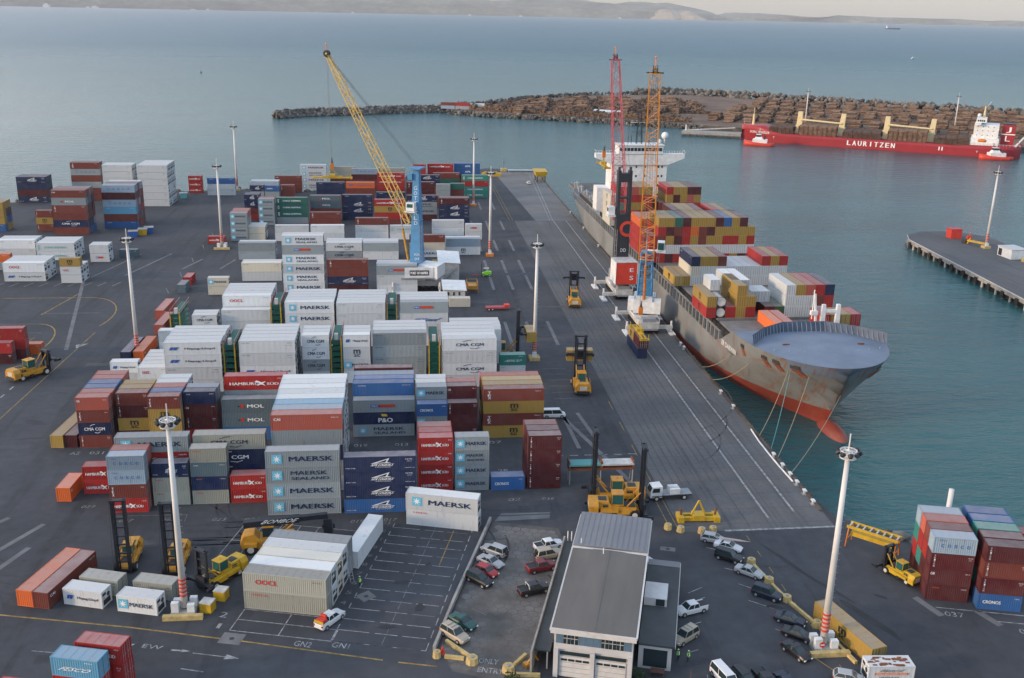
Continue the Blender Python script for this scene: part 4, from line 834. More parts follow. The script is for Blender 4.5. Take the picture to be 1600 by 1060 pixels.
g.bar((0,190.5,47),(0,190.5,51),.07,'mastblack'); g.build('radar_mast',ship)
g=MB(); g.bar((9.6,189,35.7),(9.6,189,37.6),.3,'white'); g.ball((9.6,189,38.8),1.35,'white',12,8); g.ball((7.6,189,36.6),.9,'white',10,6); g.build('radome',ship,True)
g=MB(); g.box(-4,199,8,4,206,31,'mid_funnel' if 'mid_funnel' in MAT else 'hull_grey'); g.build('funnel',ship)
g=MB()
for i in range(26):
    v=206+i*2.1; u=-(hb(v,9)-.3); g.bar((u,v,9),(u,v,10.2),.07,'grey')
g.path([(-(hb(v,9)-.3),v,10.2) for v in range(206,260,4)],.07,'grey')
g.build('stern_rail',ship)
for v in (212,224,236,246): g=MB(); g.bar((-12,v,9),(-12.5,v,12.5),.25,'dirtywhite',6); g.build('deck_davit',ship); g=MB(); g.box(-13,v+2,9,-10.8,v+4,11.4,'grey'); g.build('deck_locker',ship)
g=MB(); 
for v,z in((22,9.6),(33,10.6),(19,10.2),(27,9.2)): 
    pass
u=hb(31,8.0); text(g,'ER DARWIN',(-hb(29,8.6)-.1,29,8.6),8.5,1.2,'ink_white',ax=(hb(24,8.6)-hb(34,8.6),-10,0)/Vector((0,0,0)).length if False else Vector((-(hb(24,8.6)-hb(34,8.6)),-10,0)).normalized())
nm=g.build('lettering',ship)
# tank containers in the first bay
for k,zz in enumerate((ZB,ZB+HS)):
    x,y,_=sh(-12.68,46.5+3.03); t=thing('tank_container',('lower' if k==0 else 'upper')+' round-ended tank container between red and yellow boxes on ship','tank container',(x,y,zz),SR-math.pi/2,'tank containers on the ship')
    g=MB(); g.disc((0,0,1.3),(1,0,0),1.12,5.7,'dirtywhite',18); g.build('tank',t)
    g=MB()
    for a in(-2.95,2.95):
        for bq in(-1.15,1.15): g.bar((a,bq,0),(a,bq,2.6),.07,'dark')
        for z in(.05,2.55): g.bar((a,-1.15,z),(a,1.15,z),.07,'dark')
    for bq in(-1.15,1.15):
        for z in(.05,2.55): g.bar((-2.95,bq,z),(2.95,bq,z),.06,'dark')
    g.build('frame',t)
# loose ship boxes
for col,lg,u,v,z,L,lab in [('w','R',-12.7,55.5,ZB+2*HS,6.06,'white short container resting above the tank containers on ship'),('w','R',-7.6,58,ZB+2*HS,12.19,'white long container laid behind the tall yellow stack on ship'),('w','R',-5.1,58,ZB+2*HS,12.19,'second white long container laid behind the tall yellow stack on ship'),('w','R',-2.4,54,ZB+HS,6.06,'left white refrigerated box above the maroon and green boxes on ship'),('w','R',0.1,54,ZB+HS,6.06,'right white refrigerated box above the maroon and green boxes on ship'),
   ('o','-',-3.0,37.5,ZB,12.19,'orange container lying just behind the bow breakwater'),('p','-',-.4,37.5,ZB,12.19,'pink-roofed container lying beside the orange one behind the bow'),('y','X',-14.6,83.5,ZB,12.19,'yellow long container at the ship edge above the blue crane')]:
    x,y,_=sh(u,v); container(col,lg,x,y,z,L,HS,SR-math.pi/2,lab,'containers aboard the ship')
# mooring lines
def line(name,a,bq,sag,m,label,r=.07):
    a=Vector(a);bq=Vector(bq); pts=[a.lerp(bq,t/8)-Vector((0,0,sag*4*(t/8)*(1-t/8))) for t in range(9)]
    g=MB(); g.path(pts,r,m); tag(g.build(name),label,'rope',group='mooring lines of the container ship')
for a,bq,m,lab in [((-9.6,9,10.4),(71.6,183.8,.6),'rope','tan mooring line crossing the teal one off the bow'),((-9.3,8.8,10.4),(71.8,177.4,.6),'ropeblue','teal mooring line hanging from the bow'),((-6.3,5.6,10.4),(71.8,173.5,.6),'rope','tan mooring line right of the teal one'),((0.8,4.6,6.0),(72,166.6,.6),'rope','long thin mooring line from the very stem'),((-15.3,27,8.6),(71.8,225.8,.6),'rope','slack mooring line running aft beneath the ship name'),((-14,20,8.2),(71.8,216.8,.6),'rope','second slack mooring line low along the hull')]:
    line('mooring_line',sh(*a[:2],a[2]),bq,1.2,m,lab)
# anchor stains / hawse
# ------------------------------------------------------------------ place containers: the 300 that show largest stay individual
def size_score(c):
    vis,col,lg,x,y,z,L,h,rz,desc,ti,nt_,ri,nr=c; d=math.hypot(x,y)
    return (L*(h if (ri==0 or 'ship' in desc) else .8) if 'ship' not in desc else 2.5*h+4)/d**2
viz=sorted([c for c in cand if c[0]],key=size_score,reverse=True)
keep=set(id(c) for c in viz[:300-len(ALL)])
print('CONTAINERS visible',len(viz),'loose',len(ALL),'total',len(cand))
for c in cand:
    vis,col,lg,x,y,z,L,h,rz,desc,ti,nt_,ri,nr=c
    if id(c) in keep:
        onship='ship' in desc
        container(col,('R' if onship and col in 'wc' and lg=='-' else lg),x,y,z,L,h,rz,clabel(col,lg,ti,nt_,ri,nr,desc),'containers aboard the ship' if onship else 'stacked containers in the yard',detail=(math.hypot(x,y)<275 and not onship))
    else: stackbox(col,x,y,z,L,h,rz,lg,'ship' in desc)
so_=STACK.build('packed_containers'); tag(so_,'far and tightly packed containers filling the stacks behind the nearer ones','containers',kind='stuff')
# ------------------------------------------------------------------ light masts
def mast(x,y,h,label,base='full',lit=True,name='light_mast',detail=True,z=0):
    t=thing(name,label,'light mast',(x,y,z),0,'tall floodlight masts'); g=MB(); g.bar((0,0,.8),(0,0,h),.52,'polewhite',12,.30); g.build('pole',t,True)
    g=MB()
    for i in range(5):
        a=2.6+i*.62; g.bar((0,0,a),(0,0,a+.30),.535,'redsign',12,.535)
    g.build('red_bands',t)
    if detail:
        g=MB()
        for i in range(int(h/1.0)): g.bar((.45,0,3+i*.95),(.72,0,3+i*.95),.03,'galv')
        g.build('ladder_pegs',t)
    g=MB(); n=10; r=1.05
    for k,zz in ((0,h-.1),(1,h-1.0)):
        for i in range(n):
            a,b2=2*math.pi*i/n,2*math.pi*(i+1)/n; g.bar((r*math.cos(a),r*math.sin(a),zz),(r*math.cos(b2),r*math.sin(b2),zz),.09,'polewhite')
            if k==0: g.bar((r*math.cos(a),r*math.sin(a),h-.1),(r*.85*math.cos(a),r*.85*math.sin(a),h-1.0),.05,'polewhite'); g.bar((0,0,h-.1),(r*math.cos(a),r*math.sin(a),h-.1),.05,'polewhite')
    g.disc((0,0,h-.95),(0,0,1),.95,.08,'polewhite',12); g.bar((0,0,h),(0,0,h+2.2),.09,'polewhite',5); g.build('head_frame',t)
    for i in range(9):
        a=2*math.pi*i/9+.3; g=MB(); c=Vector((1.42*math.cos(a),1.42*math.sin(a),h-.35)); g.disc(c,(math.cos(a),math.sin(a),-.9),.38,.45,'mastblack',8,.26); g.bar(c,(r*math.cos(a),r*math.sin(a),h-.1),.05,'galv'); g.build('floodlight',t)
    g=MB()
    if base=='full':
        g.box(-1.7,-1.7,0,1.7,1.7,.55,'concrete'); g.box(-2.6,-2.4,0,2.9,-1.7,.7,'yconcrete'); 
        for x_,y_,h_ in((-1.1,-.8,2.0),(1.1,-.9,1.7),(1.2,.7,1.9),(-1.1,.8,1.6)): g.box(x_-.5,y_-.35,.5,x_+.5,y_+.35,h_,'white')
    else: g.box(-1.3,-1.3,0,1.3,1.3,.9,'corange' if base=='orange' else 'yconcrete'); g.box(-.6,-.9,.9,.5,-.4,2.0,'white')
    g.build('plinth',t); return t
mast(-31.6,128.6,29.4,'tall white light mast beside the two lift trucks with tall masts')
mast(-65.1,242.3,29.4,'white light mast left of the refrigerated blocks, foot behind the white pair')
mast(-64.2,360.4,29.4,'white light mast on yellow plinth in the far left yard')
mast(31.7,234.8,29.4,'white light mast beside the teal container and wharf road','y')
mast(30.0,346.6,29.4,'white light mast with orange plinth at the far row end','orange')
mast(30.8,442.6,29.6,'farthest white light mast beside the teal end stack','orange',detail=False)
mast(-77.0,481.0,29.8,'thin light mast on the waterside edge beyond the left yard','y',detail=False)
mast(56.2,113.4,29.4,'tall white light mast with no-entry sign by the parked cars')
mast(220.0,355.6,29.0,'light mast on the finger pier','y',detail=False)
mast(314.5,779,28.2,'light mast on log quay behind the forward ship cranes','y',detail=False)
mast(422.8,751,27.8,'light mast on log quay near the white ship bridge','y',detail=False)
t=thing('white_pole','plain white pole rising behind the near-right container stack','pole',(85.6,136.6,0)); g=MB(); g.bar((0,0,0),(0,0,11.4),.42,'polewhite',12,.40); g.build('shaft',t,True); g=MB(); g.box(-.8,-.8,0,.8,.8,.4,'concrete'); g.build('base',t)
t=thing('no_entry_sign','small round red no-entry sign on the near right mast cabinets','sign',(55.0,111.1,2.0)); g=MB(); g.disc((0,-.02,0),(0,1,0),.42,.04,'redsign',14); g.box(-.28,-.07,-.07,.28,-.045,.07,'ink_white'); g.build('plate',t); g=MB(); g.bar((0,.05,-2),(0,.05,.3),.04,'galv'); g.build('post',t)
# ------------------------------------------------------------------ mobile harbour cranes
def spreader_geo(L=12.0,m='cyellow2'):
    g=MB(); g.box(-3,-.45,.0,3,.45,.7,m)
    for a in(-L/2,L/2-.5): g.box(a,-1.2,-.15,a+.5,1.2,.35,m)
    for y in(-.55,.3): g.box(-L/2,y,.05,L/2,y+.25,.4,m)
    g.bar((-2,0,.7),(0,0,2.6),.12,m); g.bar((2,0,.7),(0,0,2.6),.12,m); g.box(-.8,-.9,.6,.8,.9,1.3,m)
    for s_ in(-1,1): g.bar((s_*5.2,-1.1,.3),(s_*5.6,-1.1,1.4),.09,m); g.bar((s_*5.2,1.1,.3),(s_*5.6,1.1,1.4),.09,m)
    return g
def crane(name,label,x,y,rz_ch,slew,tip,pivot,towerh,tower,boomcol,ropeend,W,extra):
    t=thing(name,label,'harbour crane',(x,y,0))
    M0=Matrix.Rotation(rz_ch,4,'Z')
    g=MB(); g.M=M0; g.box(-8,-2.6,1.5,8,2.6,3.2,'dirtywhite'); g.box(-8.6,-2.2,1.2,8.6,2.2,1.6,'grey'); g.box(-2.8,-3.2,3.2,2.8,3.2,3.8,'white'); g.disc((0,0,4.1),(0,0,1),2.4,.7,'dark',20); g.box(4.4,-2.3,3.2,7.6,1.8,5.0,'white'); g.box(-7.6,-1.8,3.2,-5.2,2.0,4.2,'grey')
    g.bar((-8,-2.5,3.2),(-8,-2.5,4.3),.05,'white'); g.bar((8,-2.5,3.2),(8,-2.5,4.3),.05,'white'); g.bar((-8,-2.5,4.3),(8,-2.5,4.3),.05,'white'); g.build('chassis',t)
    for i in range(8):
        for s_ in(-1,1): g=MB(); g.M=M0; q=-7+i*2; g.disc((q,s_*2.2,.75),(0,1,0),.75,.7,'rubber',12); g.build('wheel',t)
    for ax in(-1,1):
        for s_ in(-1,1):
            g=MB(); g.M=M0; g.box(min(ax*6.6,ax*7.5),min(s_*2.6,s_*6.4),1.3,max(ax*6.6,ax*7.5),max(s_*2.6,s_*6.4),2.2,'dirtywhite'); g.bar((ax*7.05,s_*6.1,.3),(ax*7.05,s_*6.1,3.4),.28,'white',6)
            g.box(ax*7.05-2.6,s_*6.1-.75,.05,ax*7.05+2.6,s_*6.1+.75,.42,'white'); g.build('outrigger',t)
    S0=Matrix.Rotation(slew,4,'Z')   # local +x points along the boom
    g=MB(); g.M=S0
    if extra=='sign': 
        g.box(-8.2,-3.3,4.5,-2.0,3.3,8.3,'white'); g.box(-1.8,-2.6,4.5,3.6,2.6,6.6,'dirtywhite'); g.box(-8.3,-3.4,4.2,3.6,3.4,4.5,'grey')
    elif extra=='red': g.box(-8.4,-3.2,5.0,-1.6,3.2,11.6,'redsign'); g.box(-8.45,3.2,5.0,-1.6,3.3,11.65,'white'); g.box(-8.45,-3.3,5.0,-1.6,-3.2,11.65,'white'); g.box(-8.5,-3.35,11.6,-1.4,3.35,11.75,'dirtywhite'); g.box(-1.5,-2.6,4.4,3.4,2.6,7.2,'grey')
    else: g.box(-6.5,-3.0,4.4,-1.5,3.0,8.0,'dirtywhite'); g.box(-1.5,-2.8,4.4,3.2,2.8,7.6,'white'); g.disc((1.4,0,7.4),(0,1,0),1.5,4.4,'dirtywhite',14); g.box(.5,2.8,4.6,3.8,4.6,8.2,'white'); g.box(-2,-4.4,4.6,1.4,-2.8,7.8,'white')
    g.build('machinery_house',t)
    g=MB(); g.M=S0
    if tower=='blue':
        g.loft([[(-2.1,-2.1,6.4),(1.3,-2.1,6.4),(1.3,2.1,6.4),(-2.1,2.1,6.4)],[(-1.7,-1.35,towerh*.6),(.8,-1.35,towerh*.6),(.8,1.35,towerh*.6),(-1.7,1.35,towerh*.6)],[(-1.4,-.8,towerh),(.4,-.8,towerh),(.4,.8,towerh),(-1.4,.8,towerh)]],'craneblue')
        for i in range(7):
            zz=9+i*3.1; w=2.05-1.25*(zz-6.4)/(towerh-6.4)+.06; g.box(-2.12+.35*(zz-6.4)/(towerh-6.4),-w,zz,1.25-.7*(zz-6.4)/(towerh-6.4),w,zz+.12,'craneblue')
        g.box(-2.4,-2.4,towerh,1.0,2.4,towerh+.4,'craneblue'); g.box(.4,-1.6,towerh-3.2,1.8,1.6,towerh-1.4,'craneblue')
    elif tower=='grey':
        for y0,y1 in((-2.1,-1.25),(1.25,2.1)): g.loft([[(-1.5,y0,6.4),(1.5,y0,6.4),(1.5,y1,6.4),(-1.5,y1,6.4)],[(-1.1,y0-.25*(1 if y0<0 else -1)*0,towerh+.8),(1.1,y0,towerh+.8),(1.1,y1,towerh+.8),(-1.1,y1,towerh+.8)]],'cranegrey')
        g.box(-1.3,-1.3,6.4,1.3,1.3,towerh-12.2,'cranegrey'); g.box(-1.2,-1.3,towerh-7.6,1.2,1.3,towerh-7.1,'cranegrey'); g.box(-1.2,-1.3,towerh-2.6,1.2,1.3,towerh,'cranegrey')
        for s_ in(-1,1): g.bar((0,s_*1.7,towerh+.6),(0,s_*1.7,towerh+1.8),.4,'cranegrey',8)
    else:
        for a,b2 in((-1.6,-2),(1.4,-2),(1.4,2),(-1.6,2)): g.bar((a,b2,6.5),(a*.6,b2*.75,towerh),.26,'craneblue')
        for i in range(6):
            z0_=6.5+i*(towerh-6.5)/6; z1_=6.5+(i+1)*(towerh-6.5)/6; k0=1-.25*i/6; k1=1-.25*(i+1)/6
            for (a,b2),(c_,d_) in (((-1.6,-2),(-1.6,2)),((1.4,-2),(1.4,2)),((-1.6,-2),(1.4,-2)),((-1.6,2),(1.4,2))):
                g.bar((a*k0,b2*k0,z0_),(c_*k1,d_*k1,z1_),.13,'craneblue'); g.bar((a*k1,b2*k1,z1_),(c_*k1,d_*k1,z1_),.13,'craneblue')
        g.box(-1.8,-1.9,6.4,-1.2,1.9,13,'craneblue'); g.box(-1.4,-1.6,towerh,1.2,1.6,towerh+.5,'craneblue')
    tw=g.build('tower',t)
    # boom in world coordinates relative to the base
    tp=Vector(tip)-Vector((x,y,0)); pv=Vector(pivot)-Vector((x,y,0)); nb=max(14,int((tp-pv).length/2.3))
    g=MB(); g.lattice(pv,tp,*((3.3,1.9) if extra=='sign' else (4.0,2.4)),2.6,1.5,nb,.15 if extra=='sign' else .17,.07,boomcol); g.bar(pv+Vector((0,0,0)),pv.lerp(tp,.03),.4,boomcol)
    d=(tp-pv).normalized(); sx=d.cross(Vector((0,0,1))).normalized(); dy=sx.cross(d)
    g.box(tp.x-.4,tp.y-.4,tp.z-.4,tp.x+.4,tp.y+.4,tp.z+.4,boomcol); g.bar(tp-sx*2.0,tp+sx*2.0,.2,'dark'); bm=g.build('boom',t)
    g=MB()
    for s_ in(-1,1): g.disc(tp+sx*s_*.5+d*.9,sx,.95,.14,'dark',14)
    g.disc(tp+d*.9,sx,.3,1.4,boomcol,8); g.build('head_sheave',bm)
    g=MB(); g.bar(tp+d*1.2,tp+d*1.2+Vector((0,0,2.4)),.12,'beacon',5); g.ball(tp+d*1.2+Vector((0,0,2.4)),.28,'beacon'); g.build('beacon',bm)
    top=S0@Vector((-.6,0,towerh+.5)); g=MB()
    for s_ in(-.9,-.3,.3,.9): g.bar(top+sx*s_*1.6,tp+sx*s_*.7,.045,'cable',3)
    g.build('luffing_ropes',t)
    g=MB(); a0=S0@Vector((2.2,0,6.8)); q=pv.lerp(tp,.16); g.bar(a0,a0.lerp(q,.55),.36,'corange' if extra!='sign' else 'cyellow',8); g.bar(a0.lerp(q,.5),q,.18,'galv',6); g.build('luffing_cylinder',t)
    re=Vector(ropeend)-Vector((x,y,0)); g=MB()
    for s_ in(-.45,.45): g.bar(tp+sx*s_+d*.9,re+Vector((0,0,4.4))+sx*s_*.6,.045,'cable',3)
    g.build('hoist_ropes',t)
    g=MB(); g.box(re.x-.5,re.y-.4,re.z+2.6,re.x+.5,re.y+.4,re.z+4.6,'corange'); g.bar(re+Vector((0,0,4.6)),re+Vector((0,0,6.2)),.3,'dark',6,.1); g.build('hook_block',t)
    cz=pv.z+ (5.5 if extra=='sign' else 3.2); cs=S0@Vector((.4,W,cz)); g=MB(); c_=cs; g.cbox(c_.x,c_.y,c_.z,2.6,1.9,2.5,'white',slew); g.cbox(c_.x,c_.y,c_.z-1.5,3.4,2.5,.25,'white',slew); g.bar(S0@Vector((0,0,cz-1.4)),S0@Vector((.4,W,cz-1.4)),.25,'white')
    cb=g.build('cab',t); g=MB(); v=S0@Vector((1.32,0,0)); g.cbox(c_.x+v.x,c_.y+v.y,c_.z+.1,.12,1.6,1.9,'glassgreen',slew); g.cbox(c_.x,c_.y,c_.z+.35,1.9,1.96,1.1,'glassgreen',slew); g.build('window',cb)
    g=MB()
    for i in range(10): p0=S0@Vector((-2.4,2.6,4.4+i*1.6)); p1=S0@Vector((-2.4,2.6,6.0+i*1.6)); g.bar(p0,p1,.05,'galv'); g.bar(p0+Vector((.6,0,0)),p1+Vector((.6,0,0)),.05,'galv'); g.bar(p0,p0+Vector((.6,0,0)),.05,'galv')
    g.build('ladder',t)
    return t,S0
A=math.atan2(326-312,-21.5-3); c1,S1=crane('mobile_crane','blue-towered harbour crane with yellow lattice boom over the yard containers',3.6,303.5,0,R(157),(-21.4,312,68.4),(1.8,304.3,20.4),36.9,'blue','boomyellow',(-21.4,312,32.6),2.6,'sign')
# sign on the rear counterweight faces the camera: the house is turned towards it
g=MB(); g.box(-3.5,-6.0,4.9,5.1,-4.4,8.0,'white'); g.box(-2.0,-6.06,5.6,3.8,-6.0,7.2,'ink_black'); text(g,'PORT OF NAPIER',(.9,-6.08,6.4),5.2,.85,'ink_white',bold=.05); g.box(-4.6,-6.2,4.5,5.4,-3,4.8,'grey'); sg=g.build('name_board',c1)
g=MB(); 
for i,c in enumerate('GOTTWALD'): text(g,c,(.0,-2.6+.125*0,31.5-i*1.5),1.0,1.1,'ink_white')
text(g,'PON',(.2,-2.75,11.3),1.6,.8,'ink_white'); text(g,'04',(.2,-2.75,10.0),1.3,.8,'ink_white'); g.build('lettering',c1)
c2,S2=crane('mobile_crane','harbour crane with dark grey tower and red lattice boom',65.6,296.0,R(90),R(92),(65.0,315,68.6),(65.4,298.5,22.5),37.0,'grey','boomred',(62.6,314,36.5),3.6,'red')
g=MB(); text(g,'E',(67.4,287.52-.02,9.4),1.2,1.1,'ink_white'); text(g,'S',(67.4,287.5,7.0),1.2,1.3,'ink_white'); text(g,'DD',(65.9,294.0,14.0),1.6,1.0,'ink_white')
n_=20; cx,cz_=66.8,20.5
vs=[];
for i in range(n_+1):
    a=R(50)+R(260)*i/n_; vs+= [(cx+2.4*math.cos(a),293.9,cz_+2.4*math.sin(a)),(cx+1.5*math.cos(a),293.9,cz_+1.5*math.sin(a))]
g.add(vs,[(2*i,2*i+1,2*i+3,2*i+2) for i in range(n_)],'redsign')
o=g.build('lettering',c2); o.matrix_parent_inverse=Matrix.Translation((-65.6,-296.0,0))
c3,S3=crane('mobile_crane','harbour crane with blue lattice tower and orange boom nearest the ship bow',65.4,262.0,R(90),R(-106),(58.8,238.6,69.0),(64.6,259.6,19.6),20.6,'lattice','boomorange',(58.8,238.6,7.6),3.6,'none')
def spreader(loc,rz,label):
    o=spreader_geo().build('spreader'); o.location=loc; o.rotation_euler=(0,0,rz); tag(o,label,'spreader'); return o
spreader((-21.4,312,32.6),0,'yellow spreader hanging from the yellow boom over the yard')
spreader((62.6,314,36.5),R(90),'yellow spreader hanging beside the ship bridge')
spreader((58.8,238.6,5.35),R(90),'yellow spreader set down on the quay containers')
container('n','E',58.8,240.4,0,12.19,2.6,R(90),'navy container at the bottom of the pair under the orange boom','containers under the crane')
container('m','-',59.0,237.3,2.6,6.06,2.6,R(-90),'maroon short container under the spreader on the quay','containers under the crane'); container('y','X',59.0,243.5,2.6,6.06,2.6,R(-90),'yellow short container under the spreader on the quay','containers under the crane')
# ------------------------------------------------------------------ heavy vehicles
def wheel(parent,x,y,r,w,rim='rimwhite'):
    g=MB(); g.disc((x,y,r),(0,1,0),r,w,'rubber',16); o=g.build('wheel',parent)
    s_=1 if y>0 else -1; g=MB(); g.disc((x,y+s_*(w/2+.01),r),(0,1,0),r*.55,.05,rim,12); g.build('rim',o); return o
def handler(label,x,y,rz,masth=11,col='cyellow',carry=None,sp=True,tilt=0,lift=None,sc=1):
    masth=masth/sc; lift=None if lift is None else lift/sc
    # container handler, front (mast) towards local +x
    t=thing('container_handler',label,'container handler',(x,y,0),rz,'container handlers working in the yard'); t.scale=(sc,sc,sc)
    g=MB(); g.extr([(-5.2,.9),(-5.4,1.6),(-5.2,2.6),(-4.2,3.0),(-2.2,2.9),(-1.8,2.1),(2.4,1.9),(3.1,1.2),(3.1,.7),(-4.6,.7)],'y',-1.15,1.15,col); g.box(-3.6,-1.9,1.2,-.6,1.9,1.75,col); g.box(-.8,-1.7,.8,2.4,-1.1,1.7,col); g.box(-.8,1.1,.8,2.4,1.7,1.7,col); g.box(-.5,-1.0,1.98,2.3,1.0,2.06,'dark'); g.box(-3.4,-1.17,1.9,-2.3,1.17,2.5,'grille'); g.box(-4.0,-.7,2.98,-2.6,.7,3.06,'grille'); g.box(-1.6,-1.75,.5,-.9,-1.2,.9,'dark'); g.box(-1.6,1.2,.5,-.9,1.75,.9,'dark'); g.build('chassis',t)
    g=MB(); [g.bar((xx,s_*1.85,1.75),(xx,s_*1.85,2.7),.04,col) for xx in(-3.4,-2.0,-.7) for s_ in(-1,1)]; [g.bar((-3.4,s_*1.85,2.7),(-.7,s_*1.85,2.7),.04,col) for s_ in(-1,1)]; g.build('handrail',t)
    g=MB(); g.extr([(-1.75,.9),(1.75,.9),(1.75,2.2),(1.2,3.0),(-1.2,3.0),(-1.75,2.2)],'x',-5.6,-4.0,col); g.box(-5.66,-1.5,.6,-5.0,1.5,1.3,'dark'); g.box(-5.63,-.8,1.5,-5.6,.8,2.4,'dirtywhite'); g.build('counterweight',t)
    g=MB(); g.box(-1.7,-.95,2.0,.3,.95,2.3,col); g.box(-1.75,-1,4.1,.35,1,4.25,col)
    for a in(-1.7,.22):
        for b2 in(-.95,.87): g.box(a,b2,2.3,a+.08,b2+.08,4.1,col)
    g.box(-1.2,-.3,2.3,-.7,.3,3.4,'dark'); c=g.build('cab',t); g=MB(); g.box(-1.66,-.91,2.35,.26,.91,4.08,'glassgreen'); g.build('window',c)
    g=MB(); g.bar((-.7,0,4.25),(-.7,0,4.6),.1,'beacon',6); g.build('beacon',c)
    for yy in(-1.55,1.55): wheel(t,2.2,yy,.85,.9)
    for yy in(-1.35,1.35): wheel(t,-3.6,yy,.75,.6)
    g=MB()
    for s_ in(-1,1):
        g.box(3.2,s_*1.15-.22,.3,3.65,s_*1.15+.22,masth,'mastblack'); g.box(3.05,s_*.75-.12,.3,3.3,s_*.75+.12,masth-.6,'mastblack')
    n=int(masth/1.9)
    for i in range(n+1): g.box(3.25,-1.1,.6+i*(masth-1)/n,3.55,1.1,.9+i*(masth-1)/n,'mastblack')
    g.box(3.0,-1.5,masth-.3,3.9,1.5,masth,'mastblack'); g.build('mast',t)
    g=MB(); g.bar((.8,-.9,1.8),(3.1,-.9,4.6),.13,col,6); g.bar((.8,.9,1.8),(3.1,.9,4.6),.13,col,6); g.build('tilt_cylinders',t)
    g=MB(); g.bar((3.75,1.9,.6),(3.75,1.5,masth),.035,'dark'); g.bar((3.75,-1.9,.6),(3.75,-1.5,masth),.035,'dark'); g.build('hoses',t)
    if sp is not None:
        lz=lift if lift is not None else 1.2; W=3.05 if sp else 2.0
        g=MB(); g.box(3.65,-W,lz,4.25,W,lz+.5,'mastblack'); g.box(3.65,-1.1,lz-.6,4.1,1.1,lz+1.4,'mastblack')
        for s_ in(-1,1): g.box(3.7,s_*W-.25,lz-.2,5.2,s_*W+.25,lz+.3,'mastblack')
        g.build('spreader_frame',t)
    return t
handler('leftmost yellow lift truck with very tall black mast',-42.6,142.2,R(-88),12.4,sp=None,sc=.8)
handler('second yellow lift truck with very tall black mast behind mast pole',-35.2,140.8,R(-90),12.4,sp=None,sc=.8)
t=handler('yellow lift truck with low black spreader beside the lot block',-28.2,136.2,R(-128),6.8,'cyellow2',lift=1.4,sc=.84)
handler('lift truck on the wharf carrying an empty black spreader frame',49.8,284.5,R(84),9.2,lift=6.8)
handler('lift truck lifting two yellow boxes beside the minivan',39.9,214.5,R(86),11.6,lift=6.6)
x0,y0=39.9+5.6*math.cos(R(86)),214.5+5.6*math.sin(R(86))
container('y','X',x0,y0,5.0,6.06,2.6,R(-4),'yellow short container held high behind the mast of a lift truck','containers held by lift trucks')
handler('yellow lift truck under the tall black mast facing the red stack',36.0,158.6,R(176),13.4,lift=1.0)
handler('yellow lift truck nearest the grey office roof facing the wharf',36.4,153.2,R(-6),12.8,lift=1.0)
handler('yellow lift truck parked at an angle by the near-right stack',75.3,130.4,R(112),4.2,'cyellow2',lift=.8,sc=.66)
handler('yellow lift truck behind the teal container holding a yellow box',24.3,236.5,R(0),12.5,lift=7.0)
container('y','-',30.8,236.6,4.9,6.06,2.6,R(90),'yellow short container held beside the light mast','containers held by lift trucks')
handler('orange straddling truck driving across the left yard',-85.2,229.0,R(52),5.4,'cyellow',lift=3.2)
# reach stacker
t=thing('reach_stacker','yellow reach stacker with long black boom in front of grey stack','reach stacker',(-22.2,145.6,0),R(4),'reach stackers')
g=MB(); g.extr([(-3.8,.8),(-4.0,1.8),(-3.4,3.0),(-1.8,3.3),(-1.0,2.3),(3.2,2.0),(4.0,1.2),(4.0,.8)],'y',-1.3,1.3,'cyellow'); g.box(-3.4,-2.0,1.4,-1.4,2.0,2.0,'cyellow'); g.box(2.2,-2.1,1.4,4.2,2.1,2.1,'cyellow'); g.build('chassis',t)
for xx in(-2.4,): 
    for yy in(-1.6,1.6): wheel(t,xx,yy,.95,.7)
for yy in(-1.8,1.8): wheel(t,3.0,yy,.95,1.0)
g=MB(); g.box(-.6,-.9,2.2,1.2,.9,2.5,'cyellow'); g.box(-.6,-.9,4.1,1.2,.9,4.25,'cyellow'); c=g.build('cab',t); g=MB(); g.box(-.55,-.85,2.5,1.15,.85,4.1,'glass'); g.build('window',c)
g=MB(); g.M=Matrix.Translation((-3.4,0,4.6))@Matrix.Rotation(R(-3),4,'Y'); g.box(0,-.55,-.55,8.6,.55,.45,'mastblack'); g.box(7.4,-.42,-.42,13.0,.42,.34,'mastblack'); g.build('boom',t)
g=MB(); g.bar((1.4,-.9,2.1),(4.2,-.5,4.3),.16,'cyellow',6); g.bar((1.4,.9,2.1),(4.2,.5,4.3),.16,'cyellow',6); g.build('lift_cylinders',t)
g=MB(); g.box(8.9,-.9,2.2,10.2,.9,4.9,'mastblack'); g.box(8.8,-3.1,1.6,10.4,3.1,2.2,'mastblack'); g.box(8.6,-3.4,1.3,10.6,-2.9,2.0,'mastblack'); g.box(8.6,2.9,1.3,10.6,3.4,2.0,'mastblack'); g.build('spreader_head',t)
g=MB(); text(g,'BOMBOE',(2.2,-.6,5.0),5.2,.62,'ink_white',slant=.15); g.build('lettering',t)
# green forklift, orange machines, red trailer
t=thing('forklift','small bright green forklift near the port sheds','forklift',(26.4,318.2,0),R(178)); g=MB(); g.extr([(-1.6,.5),(-1.7,1.5),(-.8,1.7),(1.3,1.1),(1.3,.5)],'y',-.75,.75,'lime'); g.build('body',t)
g=MB(); 
for a in(-.9,.7):
    for b2 in(-.6,.6): g.bar((a,b2,1.3),(a*.8,b2,2.6),.05,'dark')
g.box(-.9,-.7,2.55,.8,.7,2.65,'dirtywhite'); g.build('roll_cage',t)
g=MB(); g.box(1.35,-.5,.2,1.5,-.35,4.4,'dark'); g.box(1.35,.35,.2,1.5,.5,4.4,'dark'); g.box(1.35,-.5,2,1.5,.5,2.2,'dark'); g.build('mast',t)
g=MB(); g.box(1.5,-.45,.3,4.6,-.3,.4,'cred'); g.box(1.5,.3,.3,4.6,.45,.4,'cred'); g.build('forks',t)
